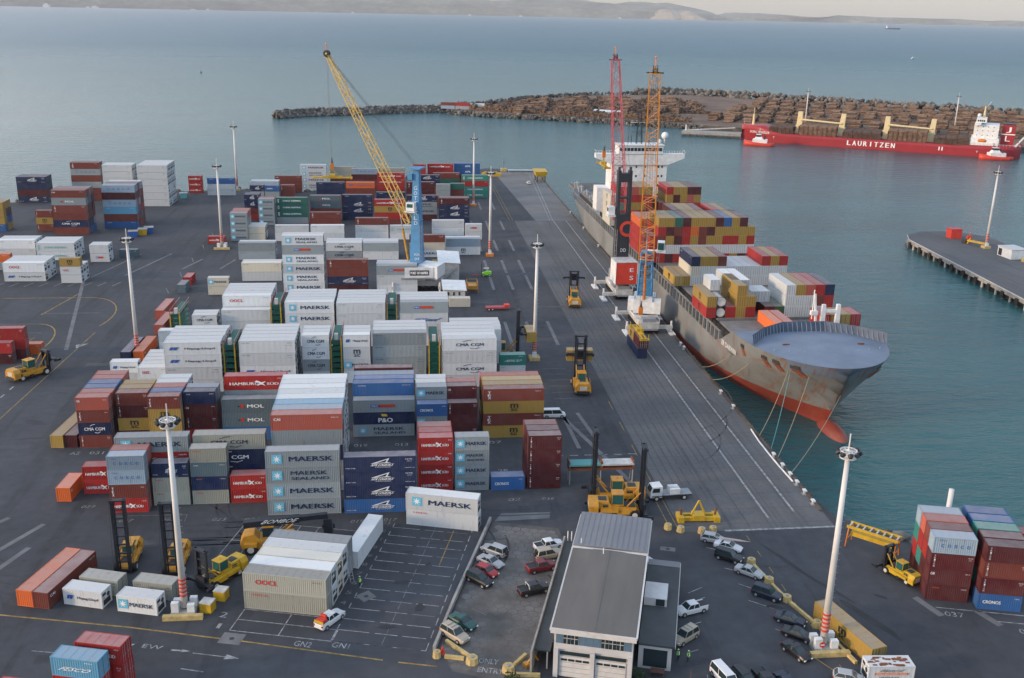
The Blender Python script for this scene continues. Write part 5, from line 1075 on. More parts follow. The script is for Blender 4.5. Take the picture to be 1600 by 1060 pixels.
for xx in(-1.1,.9):
    for yy in(-.75,.75): wheel(t,xx,yy,.4,.25)
t=thing('flat_trailer','red flat trailer standing empty beyond the refrigerated blocks','trailer',(26.6,279,0),R(3)); g=MB(); g.box(-3.4,-1.1,.8,2.6,1.1,1.0,'cred'); g.box(-3.4,-1.1,.6,2.6,-.95,.8,'cred'); g.box(1.9,-1,.8,3.4,1,1.6,'redsign'); g.build('deck',t)
for xx in(-2.6,-1.6): 
    for yy in(-.9,.9): wheel(t,xx,yy,.4,.3)
t=thing('stair_frame','orange access frame with open basket by the port shed','frame',(20.6,299.5,0)); g=MB(); 
for a in(-1.6,1.6):
    for b2 in(-2.6,2.6): g.bar((a,b2,0),(a,b2,3.2),.1,'corange')
for z in(1.4,2.2,3.2): g.path([(-1.6,-2.6,z),(1.6,-2.6,z),(1.6,2.6,z),(-1.6,2.6,z),(-1.6,-2.6,z)],.08,'cyellow')
g.box(-1.6,-2.6,1.3,1.6,2.6,1.4,'cyellow'); g.build('frame',t); g=MB(); g.box(-1.3,-2.2,1.4,1.3,1.8,2.3,'cyellow'); g.build('basket',t)
# service lorry by the lift trucks
t=thing('flatbed_truck','white-cabbed flatbed truck with white boxes parked by the wharf','truck',(46.4,158.8,0),R(184)); g=MB(); g.box(-3.8,-1.1,.8,3.6,1.1,1.05,'dark'); g.box(-3.8,-1.15,1.05,1.5,1.15,1.15,'grey'); g.build('chassis',t)
g=MB(); g.extr([(1.7,.7),(3.9,.7),(3.9,1.7),(3.5,2.7),(1.7,2.8)],'y',-1.1,1.1,'white'); c=g.build('cab',t); g=MB(); g.add([(3.93,-.95,1.75),(3.93,.95,1.75),(3.56,.9,2.6),(3.56,-.9,2.6)],[(0,1,2,3)],'glass'); g.add([(2.2,-1.12,1.7),(3.6,-1.12,1.7),(3.4,-1.12,2.5),(2.2,-1.12,2.5)],[(0,1,2,3)],'glass'); g.add([(2.2,1.12,2.5),(3.4,1.12,2.5),(3.6,1.12,1.7),(2.2,1.12,1.7)],[(0,1,2,3)],'glass'); g.build('window',c)
g=MB(); g.box(-1.6,-1.0,1.15,.2,1.0,2.1,'white'); g.box(-1.6,-.3,2.1,.2,.3,2.2,'dirtywhite'); g.build('storage_box',t)
for xx in(-2.4,2.7):
    for yy in(-.95,.95): wheel(t,xx,yy,.48,.35)
# spreader on the ground, yellow lifting frame
t=thing('spare_spreader','yellow spare spreader with tall A-frame lying near the concrete bollards','spreader',(49.2,150.4,0),R(-2)); g=MB(); g.box(-3.3,-.9,.2,3.3,-.4,.9,'cyellow2'); g.box(-3.3,.4,.2,3.3,.9,.9,'cyellow2'); g.box(-1.0,-1,.3,1.0,1,1.2,'cyellow2')
for s_ in(-1,1): g.box(s_*3.1-.5,-1.2,.0,s_*3.1+.5,1.2,1.0,'cyellow2'); g.bar((s_*1.2,0,1),(0,0,3.6),.17,'cyellow2',6); g.bar((s_*2.9,0,1),(s_*3.1,0,2.2),.2,'rust',6)
g.build('frame',t)
t=thing('lifting_frame','long yellow trestle frame on legs at the water edge','frame',(74.6,138.2,0),R(-44)); t.scale=(.84,.84,1); g=MB()
for a in(-4.6,4.6):
    for b2 in(-1.1,1.1): g.bar((a,b2*1.5,0),(a*.97,b2,3.4),.14,'corange')
    g.bar((a,-1.6,1.2),(a,1.6,1.2),.1,'corange')
for b2 in(-1.1,1.1): g.box(-4.9,b2-.16,3.2,4.9,b2+.16,3.6,'cyellow2')
for i in range(8): g.box(-4.6+i*1.28,-1.1,3.3,-4.35+i*1.28,1.1,3.55,'dirtywhite')
g.build('top_frame',t); g=MB(); g.box(-4.2,-.5,1.7,4.2,.5,2.4,'cyellow2'); g.build('beam',t)
t=thing('flat_rack_stack','rusty blue and white flat racks stacked behind the lift trucks','flat racks',(35.4,166.0,0),R(0)); g=MB()
for a,c in((-6.2,'ropeblue'),(-.2,'dirtywhite')):
    for k in range(2):
        z=2.9+k*.8; g.box(a,-1.2,z,a+6,1.2,z+.35,'rust' if k==0 else c)
        for q in(0,5.8): g.box(a+q,-1.2,z+.35,a+q+.2,1.2,z+.8,'rust')
for a in(-6,-.3,5.6):
    for b2 in(-1,1): g.bar((a,b2,0),(a,b2,2.9),.12,'galv')
g.build('racks',t)
# ------------------------------------------------------------------ cars
CARPAINT={}
def cpaint(n,c,m=.0): mat('car_'+n,c,.28,m,.05,1,spec=.5)
for n,c in (('silver',(.34,.35,.36)),('white',(.62,.63,.64)),('red',(.33,.02,.025)),('darkred',(.15,.015,.025)),('black',(.012,.013,.016)),('navy',(.012,.018,.035)),('green',(.012,.07,.065)),('champagne',(.36,.31,.24)),('grey',(.16,.17,.18))): cpaint(n,c)
mat('tail',(.4,.01,.01),.3,0,0); mat('lamp',(.7,.7,.66),.2,0,0)
def car(kind,col,label,x,y,rz,extra=None):
    # front towards +x
    t=thing('parked_car',label,{'suv':'car','sedan':'car','hatch':'car','ute':'pickup','van':'van'}[kind],(x,y,0),rz,'cars parked around the office')
    P='car_'+col; L=4.5 if kind in('sedan','suv') else (4.0 if kind=='hatch' else 4.9); h=L/2; w=.88; 
    belt=.95 if kind in('sedan','hatch') else 1.08; top=1.45 if kind in('sedan','hatch') else (1.8 if kind!='van' else 1.95)
    if kind=='ute': top=1.7
    nose=.75 if kind in('sedan','hatch') else .95
    st=[(-h,.45,belt-.12,.72),(-h+.12,.3,belt-.02,.84),(-h+.9,.25,belt,w),(0,.25,belt,w),(h*.45,.25,belt-.02,w),(h*.62,.25,nose+.13,w-.01),(h-.25,.28,nose,.8),(h,.4,nose-.18,.66)]
    g=MB(); secs=[]
    for (xx,z0_,z1_,ww) in st: secs.append([(xx,-ww,z0_+.1),(xx,-ww*.93,z0_),(xx,ww*.93,z0_),(xx,ww,z0_+.1),(xx,ww,z1_-.22),(xx,ww*.9,z1_),(xx,-ww*.9,z1_),(xx,-ww,z1_-.22)])
    g.loft(secs,P); body=g.build('body',t)
    cab={'sedan':(-h+.95,-h+1.55,.25,.95),'hatch':(-h+.15,-h+.6,.3,1.0),'suv':(-h+.1,-h+.35,.35,.95),'ute':(-.95,-.8,.55,1.15),'van':(-h+.08,-h+.2,1.2,1.75)}[kind]
    a,b2,c_,d_=cab; g=MB(); q=.80; r_=.64
    g.loft([[(a,-q,belt-.02),(a,q,belt-.02),(d_,q,belt-.02),(d_,-q,belt-.02)],[(b2,-r_,top-.06),(b2,r_,top-.06),(c_,r_,top-.06),(c_,-r_,top-.06)]],'glass'); g.build('windows',t)
    g=MB(); g.loft([[(b2-.05,-r_-.03,top-.08),(b2-.05,r_+.03,top-.08),(c_+.05,r_+.03,top-.08),(c_+.05,-r_-.03,top-.08)],[(b2+.08,-r_+.06,top),(b2+.08,r_-.06,top),(c_-.08,r_-.06,top),(c_-.08,-r_+.06,top)]],P)
    for s_ in(-1,1):
        for u,v in(((a,q),(b2,r_)),((d_,q),(c_,r_)),(((a+d_)/2-.05,q+.01),((b2+c_)/2-.05,r_+.01))): g.bar((u[0],s_*u[1],belt),(v[0],s_*v[1],top-.05),.045,P)
    g.build('roof',t)
    for xx in(-h+.85,h-.85):
        for yy in(-w+.08,w-.08): wheel(t,xx,yy,.33 if kind in('sedan','hatch') else .38,.22,'galv')
    for s_ in(-1,1):
        g=MB(); g.box(h-.12,s_*.6-.16,nose-.3,h+.01,s_*.6+.16,nose-.14,'lamp'); g.build('headlight',t)
        g=MB(); g.box(-h-.01,s_*.68-.12,belt-.35,-h+.1,s_*.68+.12,belt-.1,'tail'); g.build('tail_light',t)
    if kind=='ute': g=MB(); g.box(-h+.12,-.7,belt-.03,-1.05,.7,belt+.02,'dark'); g.box(-h+.06,-.84,belt-.05,-1.0,-.74,belt+.08,P); g.box(-h+.06,.74,belt-.05,-1.0,.84,belt+.08,P); g.build('tray',t)
    if extra=='spare': g=MB(); g.disc((-h-.1,0,1.0),(1,0,0),.38,.22,'dark',12); g.build('spare_wheel',t)
    if extra=='rack': g=MB(); [g.box(xx,-.6,top+.02,xx+.06,.6,top+.1,'galv') for xx in(-.9,-.2,.4)]; g.build('roof_rack',t)
    if extra=='hoop': g=MB(); g.path([(-1.0,-.75,belt),(-1.1,-.6,top+.1),(-1.1,.6,top+.1),(-1.0,.75,belt)],.05,'white'); g.build('roll_bar',t)
    return t
for a in [('suv','silver','silver wagon with spare wheel nearest the lot wall corner',13.6,141.4,-40+180,'spare'),('sedan','silver','silver coupe between the wagon and the red hatch',12.7,138.2,-44,None),('hatch','red','small bright red hatch beside the black wagon',11.8,135.5,-44,None),('suv','black','black wagon parked left of the red hatch',10.6,133.0,-48,None),
 ('sedan','green','dark green sedan beside the big silver wagon',7.5,122.3,-48,None),('suv','champagne','big silver-beige wagon nearest the entry barrier',6.2,119.3,-49,'rack'),('ute','white','white double-cab pickup beside the office side wall',22.4,142.5,17,None),('suv','champagne','beige wagon with spare wheel under the white pickup',22.0,139.7,16,'spare'),('ute','darkred','dark red pickup with black tray by the side wall',20.4,136.1,18,None),('ute','black','black pickup with white roll bar by the side wall',18.4,129.8,19,'hoop'),
 ('hatch','silver','silver hatch nearest the yellow concrete blocks',49.6,142.9,-26,None),('sedan','white','white car partly hidden under a long kayak',51.3,140.2,-33,None),('suv','black','black wagon between kayak car and silver sedan',50.4,137.0,-38,None),('sedan','silver','silver sedan in the line beside the wharf road',52.2,132.4,-42,None),('suv','navy','dark wagon with silver roof rail beside yellow block',52.8,126.1,-40,None),('sedan','navy','dark blue sedan third from the no-entry mast',53.8,119.4,-36,None),('sedan','black','black sedan squeezed second from the no-entry mast',53.6,115.8,-40,None),('sedan','black','black sedan nose-out beside the no-entry mast',51.9,112.0,-66,None),
 ('ute','white','white double-cab pickup nosing the office annex',40.4,123.0,197,None),('suv','champagne','silver wagon with roof rack by the two hi-vis workers',37.7,116.4,216,'rack'),
 ('van','white','white van roof in the bottom row of cars',40.4,107.0,-75,None),('suv','black','leftmost black car in the bottom row',42.9,106.4,-75,None),('ute','black','black pickup in the bottom row',45.6,105.9,-75,None),('sedan','navy','dark sedan last in the bottom row',48.2,105.4,-75,None),('hatch','silver','silver hatch at the bottom under the no-entry mast',56.6,105.9,-22,None),
 ('van','white','white minivan parked beside the brown and yellow stack',31.2,197.4,0,None),('van','white','white van half hidden behind the office roof',37.4,134.0,-60,None),('hatch','white','small white car far down the wharf rails',62.6,503.0,95,None)]:
    car(a[0],a[1],a[2],a[3],a[4],R(a[5]),a[6])
t=thing('kayak','long pale pink kayak tied over a parked car','kayak',(51.9,140.3,1.55),R(-22)); g=MB(); g.loft([[(-2.9,0,.2),(-2.9,.02,.22),(-2.9,0,.24),(-2.9,-.02,.22)],[(-1,0,0),(-1,.33,.18),(-1,0,.34),(-1,-.33,.18)],[(1.2,0,0),(1.2,.33,.18),(1.2,0,.34),(1.2,-.33,.18)],[(2.9,0,.2),(2.9,.02,.22),(2.9,0,.24),(2.9,-.02,.22)]],'kayakpink' if 'kayakpink' in MAT else 'champ'); 
mat('kayakpink',(.5,.36,.33),.4,0,.1); g.ms=['kayakpink']; g.build('hull',t,True)
t=car('ute','white','small white service pickup loaded with red gear near lot lines',-11.0,124.2,R(53),None); g=MB(); g.box(-2.2,-.6,1.15,-1.3,.6,1.6,'redsign'); g.box(-1.2,-.3,1.15,-.9,.6,1.9,'redsign'); g.box(-2.3,-.8,1.1,-2.2,.8,1.5,'cyellow2'); g.build('cargo',t)
# ------------------------------------------------------------------ office building
mat('roofing',(.135,.126,.115),.85,0,.25,.25,stretch=(1,.15,1)); mat('roofmetal',(.17,.175,.19),.55,0,.12,.2); mat('roofdark',(.058,.066,.070),.8,0,.25,.3)
mat('wallwhite',(.50,.50,.50),.7,0,.15,.5); mat('panelblue',(.10,.17,.24),.6,0,.15,.8); mat('trim',(.55,.54,.52),.6,0,.15,1); mat('fencewood',(.10,.05,.035),.8,0,.3,1)
B=thing('office_building','long low-pitched office with brown-grey roof, garage doors and blue panels','building',(18.2,109.6,0),R(-16.8))
g=MB(); g.box(.2,.8,0,10.1,31,7.4,'wallwhite'); g.box(.1,.5,4.2,10.2,.8,7.3,'wallwhite')
for xx in(.1,4.8,9.6): g.box(xx,.3,0,xx+.6,.85,4.2,'wallwhite')
wl=g.build('wall',B)
g=MB(); g.extr([(-.2,7.45),(5.15,7.62),(10.5,7.45),(10.5,7.6),(5.15,7.78),(-.2,7.6)],'y',-.1,20.6,'roofing'); rf=g.build('roof',B)
g=MB(); g.extr([(-.25,7.72),(5.15,7.86),(10.55,7.72),(10.55,7.9),(5.15,8.04),(-.25,7.9)],'y',21.0,31.4,'roofmetal'); g.box(-.3,20.5,7.3,10.6,21.0,7.7,'trim'); rf2=g.build('roof',B)
g=MB(); [g.box(-.15,y_,7.6,10.45,y_+.04,7.615,'roofing') for y_ in [2.5+i*2.55 for i in range(7)]]; g.box(5.0,0,7.76,5.3,20.5,7.80,'roofing'); g.build('ridge_cap',rf)
g=MB(); [g.box(x_,21.1,7.78+.14*(1-abs(x_-5.15)/5.35)+.12,x_+.05,31.3,7.78+.14*(1-abs(x_-5.15)/5.35)+.16,'roofmetal') for x_ in [.4+i*.8 for i in range(13)]]; g.build('ribs',rf2); tag(rf2,'smooth grey metal roof')
g=MB(); g.box(-.3,-.3,6.9,10.6,-.1,7.62,'trim'); g.box(10.5,-.2,7.3,10.72,31.4,7.6,'trim'); g.box(-.45,-.2,7.2,-.2,31.4,7.4,'trim'); g.build('gutter',B)
for x0_ in(.9,5.5):
    g=MB(); g.box(x0_,.62,.05,x0_+3.9,.76,3.1,'trim'); 
    for k in range(1,4): g.box(x0_,.58,.05+k*.72,x0_+3.9,.62,.08+k*.72,'grey')
    d=g.build('garage_door',B); g=MB(); [g.box(x0_+.15+i*.95,.56,2.45,x0_+.95+i*.95,.615,2.75,'glass') for i in range(4)]; g.build('window',d)
    g=MB(); g.box(x0_,.6,3.3,x0_+3.9,.76,3.75,'glass'); g.build('window',B)
for i in range(10):
    x0_=.35+i*.97; gl=i in(1,2,6,7,8); g=MB(); g.box(x0_,.42,5.1,x0_+.9,.5,6.7,'glass' if gl else 'panelblue')
    o=g.build('window' if gl else 'wall_panel',B)
    if gl: g=MB(); g.box(x0_+.42,.37,5.1,x0_+.48,.42,6.7,'trim'); g.box(x0_,.37,5.9,x0_+.9,.42,5.97,'trim'); g.build('frame',o)
g=MB(); g.add([(10.62,3.0,5.0),(10.62,5.0,5.0),(10.62,5.0,6.6),(10.62,3.0,6.6)],[(0,1,2,3)],'wallwhite'); g.add([(10.62,8.5,5.0),(10.62,10.5,5.0),(10.62,10.5,6.6),(10.62,8.5,6.6)],[(0,1,2,3)],'wallwhite'); g.build('wall_board',B)
g=MB()
for yy in(3,9,15,24): g.disc((-.3,yy,7.1),(0,0,1),.18,.4,'white',8)
g.bar((4.4,19,8),(4.4,19,8.9),.08,'white'); g.bar((.9,21.5,7.7),(.9,21.5,8.7),.08,'white'); g.build('roof_vents',B)
# annex east
A_=thing('office_annex','dark flat-roofed annex with a white roof box east of the office','building',(18.2,109.6,0),R(-16.8))
g=MB(); g.box(10.75,4.8,0,15.0,26,3.6,'panelblue'); g.box(10.75,4.7,0,15.05,4.8,3.5,'wallwhite'); g.build('wall',A_)
g=MB(); g.box(10.7,4.4,3.6,15.4,26.2,3.9,'roofdark'); g.box(10.7,24.6,3.9,15.4,26.2,3.95,'roofmetal'); g.build('roof',A_)
g=MB(); g.box(10.75,13.6,3.9,13.9,17.8,5.1,'wallwhite'); g.box(12.4,13.5,4.0,13.6,13.6,5.0,'glass'); g.build('roof_box',A_)
g=MB(); g.box(11.4,4.6,.4,14.5,4.7,3.0,'glass'); g.build('window',A_); g=MB(); g.box(15.4,4.6,3.5,15.5,26.2,3.75,'trim'); g.build('gutter',A_)
Wg=thing('office_side_wing','narrow dark-roofed covered way along the west wall of the office','building',(18.2,109.6,0),R(-16.8))
g=MB(); g.box(-2.6,1.6,2.7,-.5,30.6,2.9,'roofdark'); g.build('roof',Wg); g=MB(); g.box(-2.9,.2,0,-2.65,31.2,3.4,'concrete'); g.build('parapet_wall',Wg)
g=MB(); [g.bar((-.9,1.8+i*6,0),(-.9,1.8+i*6,2.7),.1,'trim') for i in range(5)]; g.bar((-1.6,30.7,2.9),(-1.6,30.7,4.6),.09,'white'); g.bar((-2.2,30.7,2.9),(-2.2,30.7,4.6),.09,'white'); g.build('posts',Wg)
g=MB(); [g.bar((-.6,6+i*6,3.2),(-.6,9+i*6,3.3),.05,'white') for i in range(4)]; g.build('handrail',Wg)
F_=thing('courtyard_fence','brown wooden fence round the small yard beside the annex','fence',(18.2,109.6,0),R(-16.8))
g=MB(); g.box(10.3,-.6,0,17.6,-.5,1.5,'fencewood'); g.box(17.6,-.6,0,17.7,3.6,1.5,'fencewood'); [g.box(10.3+i*1.2,-.72,0,10.42+i*1.2,-.6,1.6,'fencewood') for i in range(7)]; g.build('panel',F_)
t=thing('red_cabinet','red metal cabinet against the annex corner','cabinet',(34.0,112.6,0),R(-16.8)); g=MB(); g.box(-.5,-.4,0,.5,.4,1.9,'redsign'); g.box(-.52,-.42,1.9,.52,.42,2.0,'cred'); g.build('body',t); g=MB(); g.box(-.45,-.43,.1,-.02,-.4,1.8,'cred'); g.box(.02,-.43,.1,.45,-.4,1.8,'cred'); g.build('door',t)
t=thing('garden_table','small brown table in the yard beside the annex','table',(32.0,109.0,0),R(-16)); g=MB(); g.box(-.9,-.5,.7,.9,.5,.78,'fencewood'); g.build('top',t); 
for a in(-.8,.8):
    for b2 in(-.4,.4): g=MB(); g.bar((a,b2,0),(a,b2,.7),.05,'fencewood'); g.build('leg',t)
mat('leafdark',(.03,.055,.02),.8,0,.4,3)
def bush(x,y,s,label):
    g=MB(); rnd=random.Random(int(x*7)); 
    for i in range(220):
        a=rnd.random()*6.28; q=rnd.random()**.5*s; zz=rnd.random()*s*1.3; c=Vector((x+q*math.cos(a),y+q*math.sin(a),zz+.1)); u=Vector((rnd.uniform(-1,1),rnd.uniform(-1,1),rnd.uniform(-1,1))).normalized()*.16; v=u.orthogonal().normalized()*.1; g.add([c-u,c+v,c+u,c-v],[(0,1,2,3)],'leafdark')
    tag(g.build('bush'),label,'bush')
bush(29.4,108.4,.9,'dark green shrub at the office front corner'); bush(13.0,108.9,1.0,'low green shrub by the entry at the bottom edge')
# lot wall, paving
g=MB(); P3=[(13.9,152.4),(6.6,128.3),(3.3,116.6)]
for a,b2 in zip(P3,P3[1:]): d=(Vector(b2)-Vector(a)).normalized(); n_=Vector((-d.y,d.x))*.2; g.prism([(a[0]-n_.x,a[1]-n_.y),(b2[0]-n_.x,b2[1]-n_.y),(b2[0]+n_.x,b2[1]+n_.y),(a[0]+n_.x,a[1]+n_.y)],0,.75,'concrete')
tag(g.build('lot_wall'),'long low grey concrete wall between slot lines and car park','wall')
lotp=[(14.3,152.0),(25.0,149.0),(25.3,140.5),(16.2,110),(13,108.6),(5.5,112),(3.9,116.6),(7.1,128.3)]
g=MB(); g.prism(lotp,-.3,.004,'hexpave'); struct('car_park_paving',g)
def inside(x,y,P):
    c=False; n_=len(P)
    for i in range(n_):
        (x1,y1),(x2,y2)=P[i],P[(i+1)%n_]
        if (y1>y)!=(y2>y) and x<(x2-x1)*(y-y1)/(y2-y1)+x1: c=not c
    return c
g=MB(); hr=.84; ca,sa=math.cos(R(-16)),math.sin(R(-16))
for i in range(-30,60):
    for j in range(-40,60):
        lx,ly=i*hr*1.74+(j%2)*hr*.87,j*hr*1.51; x=12+lx*ca-ly*sa; y=110+lx*sa+ly*ca
        if all(inside(x+hr*math.cos(k),y+hr*math.sin(k),lotp) for k in(0,1.6,3.1,4.7)): g.add([(x+hr*.93*math.cos(R(30+60*k)+R(-16)),y+hr*.93*math.sin(R(30+60*k)+R(-16)),.010) for k in range(6)],[(0,1,2,3,4,5)],'hexslab')
struct('hexagon_paving',g)
g=MB(); g.prism([(14.6,152.2),(24,152.6),(24.4,154.8),(16.0,154.9)],-.3,.012,'patch'); struct('concrete_patch',g)
# concrete blocks and beams
def block(x,y,r,rz,label,cat='concrete block',name='concrete_block',lng=0):
    t=thing(name,label,cat,(x,y,0),rz,'yellow concrete barrier blocks'); g=MB()
    if lng: g.box(-lng/2,-.22,0,lng/2,.22,.45,'yconcrete')
    else: g.disc((0,0,.45),(0,0,1),r,.9,'yconcrete',8,r*.85); g.disc((0,0,.95),(0,0,1),r*.35,.12,'concrete',6)
    g.build('block',t); return t
EB=[(53.6,135.6),(54.5,129.9),(55.4,124.9),(57.3,118.2),(58.0,115.6)]
for i,(x,y) in enumerate(EB): block(x,y,.75,0,f'{RN[i]} octagonal yellow block from the far end of the car line')
for i,(a,b2) in enumerate(zip(EB,EB[1:]+[(59.3,108.5)])):
    d=Vector(b2)-Vector(a); block((a[0]+b2[0])/2,(a[1]+b2[1])/2,0,math.atan2(d.y,d.x),f'{RN[i]} long yellow beam from the far end of the car line','concrete beam','concrete_beam',d.length-1.7)
for i,(x,y) in enumerate([(43.3,147.6),(45.2,146.6),(48.6,145.9),(50.6,146.2)]): block(x,y,.7,.3*i,f'{RN[i]} pale yellow block from the left by the spare spreader')
for x,y,r,l in [(3.6,115.2,.6,'yellow block left of the entry words'),(8.2,113.6,.9,'big yellow block at the entry bend'),(12.8,111.4,.9,'big yellow block right of the entry words')]: block(x,y,r,0,l)
block(5.9,114.6,0,R(-15),'short broken yellow beam by the traffic cone','concrete beam','concrete_beam',2.6); block(6.4,116.6,0,R(-52),'slanting yellow beam beside the silver-beige wagon','concrete beam','concrete_beam',4.6); block(14.6,113.5,0,R(50),'slanting yellow beam by the office corner','concrete beam','concrete_beam',2.6); block(15.0,110.2,0,R(-8),'straight yellow beam at the bottom edge by the office','concrete beam','concrete_beam',3.6)
t=thing('traffic_cone','orange-red traffic cone on the yellow block left of the entry','cone',(4.4,116.0,0)); g=MB(); g.disc((0,0,.55),(0,0,1),.32,1.1,'redsign',10,.06); g.build('cone',t); g=MB(); g.box(-.4,-.4,0,.4,.4,.06,'redsign'); g.build('base',t)
t=thing('yellow_excavator_arm','yellow folding barrier arm by the office west wing','barrier',(16.0,112.6,0),R(30)); g=MB(); g.bar((-1,0,.3),(.4,0,1.3),.16,'cyellow'); g.bar((.4,0,1.3),(1,0,.3),.16,'cyellow'); g.box(-1.2,-.4,0,-.6,.4,.6,'cyellow'); g.build('arm',t)
for x,y,l in [(-28.4,128.6,'near yellow plastic box by the mast plinth'),(-27.0,131.6,'far yellow plastic box by the mast plinth')]:
    t=thing('plastic_box',l,'box',(x,y,0),R(-16),'yellow boxes by the mast foot'); g=MB(); g.box(-.85,-.8,0,.85,.8,1.45,'cyellow2'); g.build('body',t); g=MB(); g.box(-.88,-.83,1.45,.88,.83,1.6,'dirtywhite'); g.build('lid',t)
ORD='first second third fourth fifth sixth seventh eighth ninth tenth eleventh twelfth thirteenth fourteenth fifteenth'.split()
# bollards and fenders on the quay
for i,(x,y) in enumerate([(71.3,y_) for y_ in (154.6,158.6,162.3,165.8,169.7,174.6,200,209,240.8,244,300,330,360,392,425)]):
    t=thing('mooring_bollard',f'white mooring bollard on the quay edge, {ORD[i]} from the near end','bollard',(x,y,0),0,'white bollards along the quay edge'); g=MB(); g.box(-.45,-.5,0,.45,.5,.12,'concrete'); g.disc((0,0,.4),(0,0,1),.24,.7,'dirtywhite',10); g.box(-.28,-.5,.65,.28,.5,.9,'white'); g.build('bollard',t)
g=MB(); rnd=random.Random(9); f0=thing('rubber_fender','dark rubber tyre fenders hanging along the quay edge','fender',(72.3,156,0),0,'tyre fenders hanging along the quay')
g.disc((0,0,-.8),(1,0,0),.8,.5,'rubber',12,.7); g.disc((.26,0,-.8),(1,0,0),.4,.04,'rust',10); g.build('tyre',f0); g=MB(); g.bar((0,-.4,0),(0,-.3,-.6),.04,'rust'); g.bar((0,.4,0),(0,.3,-.6),.04,'rust'); g.build('chain',f0)
for i in range(1,46): dup(f0,(72.3+rnd.uniform(-.05,.1),156+i*6.2,rnd.uniform(-.1,.1)))
g=MB(); rnd=random.Random(4)
for i in range(420):
    y=152+i*.52; w=rnd.uniform(.1,.45); g.box(71.9,y,-.5,72.2+w,y+rnd.uniform(.2,.5),rnd.uniform(-.1,.15),'rockdark' if i%3 else 'rust')
tag(g.build('quay_timbers'),'broken dark timbers and debris along the quay edge','timbers',kind='stuff')
t=thing('water_pipe','white hose lying in a curve along the quay edge','hose',(0,0,0)); g=MB(); g.path([(71.3,188,.2),(70.9,182,.15),(70.8,176,.15),(70.8,170,.15),(71.0,163.5,.15)],.16,'white',6); g.build('hose',t)
# ------------------------------------------------------------------ port sheds by crane and reefer gantries
def shed(label,x,y,w,l,h,roofc,rz=0,win=3,lift=1.0):
    t=thing('port_shed',label,'shed',(x,y,0),rz); g=MB(); g.box(0,0,0,w,l,h,'dirtywhite'); g.build('wall',t)
    g=MB(); g.add([(-.5,-.5,h+.3),(w+.4,-.5,h-.1),(w+.4,l+.4,h+lift*.7),(-.5,l+.4,h+lift),(-.5,-.5,h+.5),(w+.4,-.5,h+.1),(w+.4,l+.4,h+lift*.7+.2),(-.5,l+.4,h+lift+.2)],[(0,3,2,1),(4,5,6,7),(0,1,5,4),(1,2,6,5),(2,3,7,6),(3,0,4,7)],roofc); g.build('roof',t)
    for i in range(win): g=MB(); g.box(1+i*1.6,-.06,h*.55,1.5+i*1.6,-.0,h*.85,'glass'); g.build('window',t)
    return t
shed('taller white port shed with pale sloping roof and outside stair',11.0,310.2,6.2,11,6.3,'white',win=0,lift=1.4); shed('lower pale-roofed port shed with three small windows',11.6,288.2,6.2,8,3.4,'white',win=3,lift=1.0)
t=thing('outside_stair','grey steel stair climbing the side of the taller shed','stair',(11.6,310.0,0)); g=MB(); [g.box(.3+i*.4,-1,.4+i*.42,.8+i*.4,0,.5+i*.42,'galv') for i in range(12)]; g.bar((.3,-1,1.4),(5,-1,6.4),.06,'galv'); g.build('steps',t)
t=thing('yellow_tower_panel','tall yellow panel standing against the taller shed','panel',(8.7,305.0,0)); g=MB(); g.box(0,0,3.0,1.5,.4,8.6,'cyellow2'); g.box(.1,0,0,.3,.3,3,'cyellow2'); g.box(1.2,0,0,1.4,.3,3,'cyellow2'); g.build('panel',t)
mat('gantrygreen',(.01,.10,.075),.6,0,.3,1)
def gantry(label,x,y,h,w=2.6,l=13):
    t=thing('service_gantry',label,'gantry',(x,y,0),0,'green and yellow service gantries between refrigerated blocks'); g=MB()
    for xx in(0,w-.25): g.box(xx,0,0,xx+.25,.3,h,'cyellow2')
    g.build('yellow_posts',t); g=MB(); k=int(h/1.45)
    for i in range(k): 
        z=.9+i*(h-1)/k; g.box(.3,.1,z,w-.3,l,z+.12,'gantrygreen'); g.box(.3,.3,z+.12,w-.3,.5,z+.8,'gantrygreen'); [g.box(.3+q*.65,.12,z+.1,.45+q*.65,.25,z+1.0,'gantrygreen') for q in range(4)]
    g.box(.3,1.5,h-1.0,w-.3,l,h-.8,'gantrygreen'); g.build('platforms',t)
    g=MB()
    for xx in(.1,w-.1):
        [g.bar((xx,q,h-.9),(xx,q,h+.5),.04,'cred') for q in range(0,l+1,2)]; g.bar((xx,0,h+.5),(xx,l,h+.5),.04,'galv')
    g.build('handrail',t); g=MB(); g.box(.9,1.4,h-.8,1.7,2.4,h+.6,'dirtywhite'); g.build('cabinet',t)
for a in [('front green gantry right of leftmost refrigerated long block',-40.1,217.2,11.0),('front green gantry between the two short refrigerated stacks',-17.0,221.0,10.6),('front green gantry left of rightmost refrigerated block',5.2,217.8,11.0),('rear green gantry left of the refrigerated star block',-33.6,249,11.2),('rear green gantry left of the scrawled block',-4.6,248,11.2),('leftmost green gantry by the pink-roofed boxes',-59.6,254,7.5)]: gantry(*a)
t=thing('small_lorry','small orange and white lorry standing behind the teal box','truck',(22.6,247,0),R(88)); g=MB(); g.box(-4,-1.1,.9,2,1.1,1.2,'grey'); g.build('deck',t); g=MB(); g.box(2.1,-1.1,.7,4,1.1,2.7,'white'); g.build('cab',t); g=MB(); g.box(-4,-1.1,1.2,-1,1.1,3.2,'corange'); g.build('load',t)
for xx in(-3,3):
    for yy in(-1,1): wheel(t,xx,yy,.45,.3)
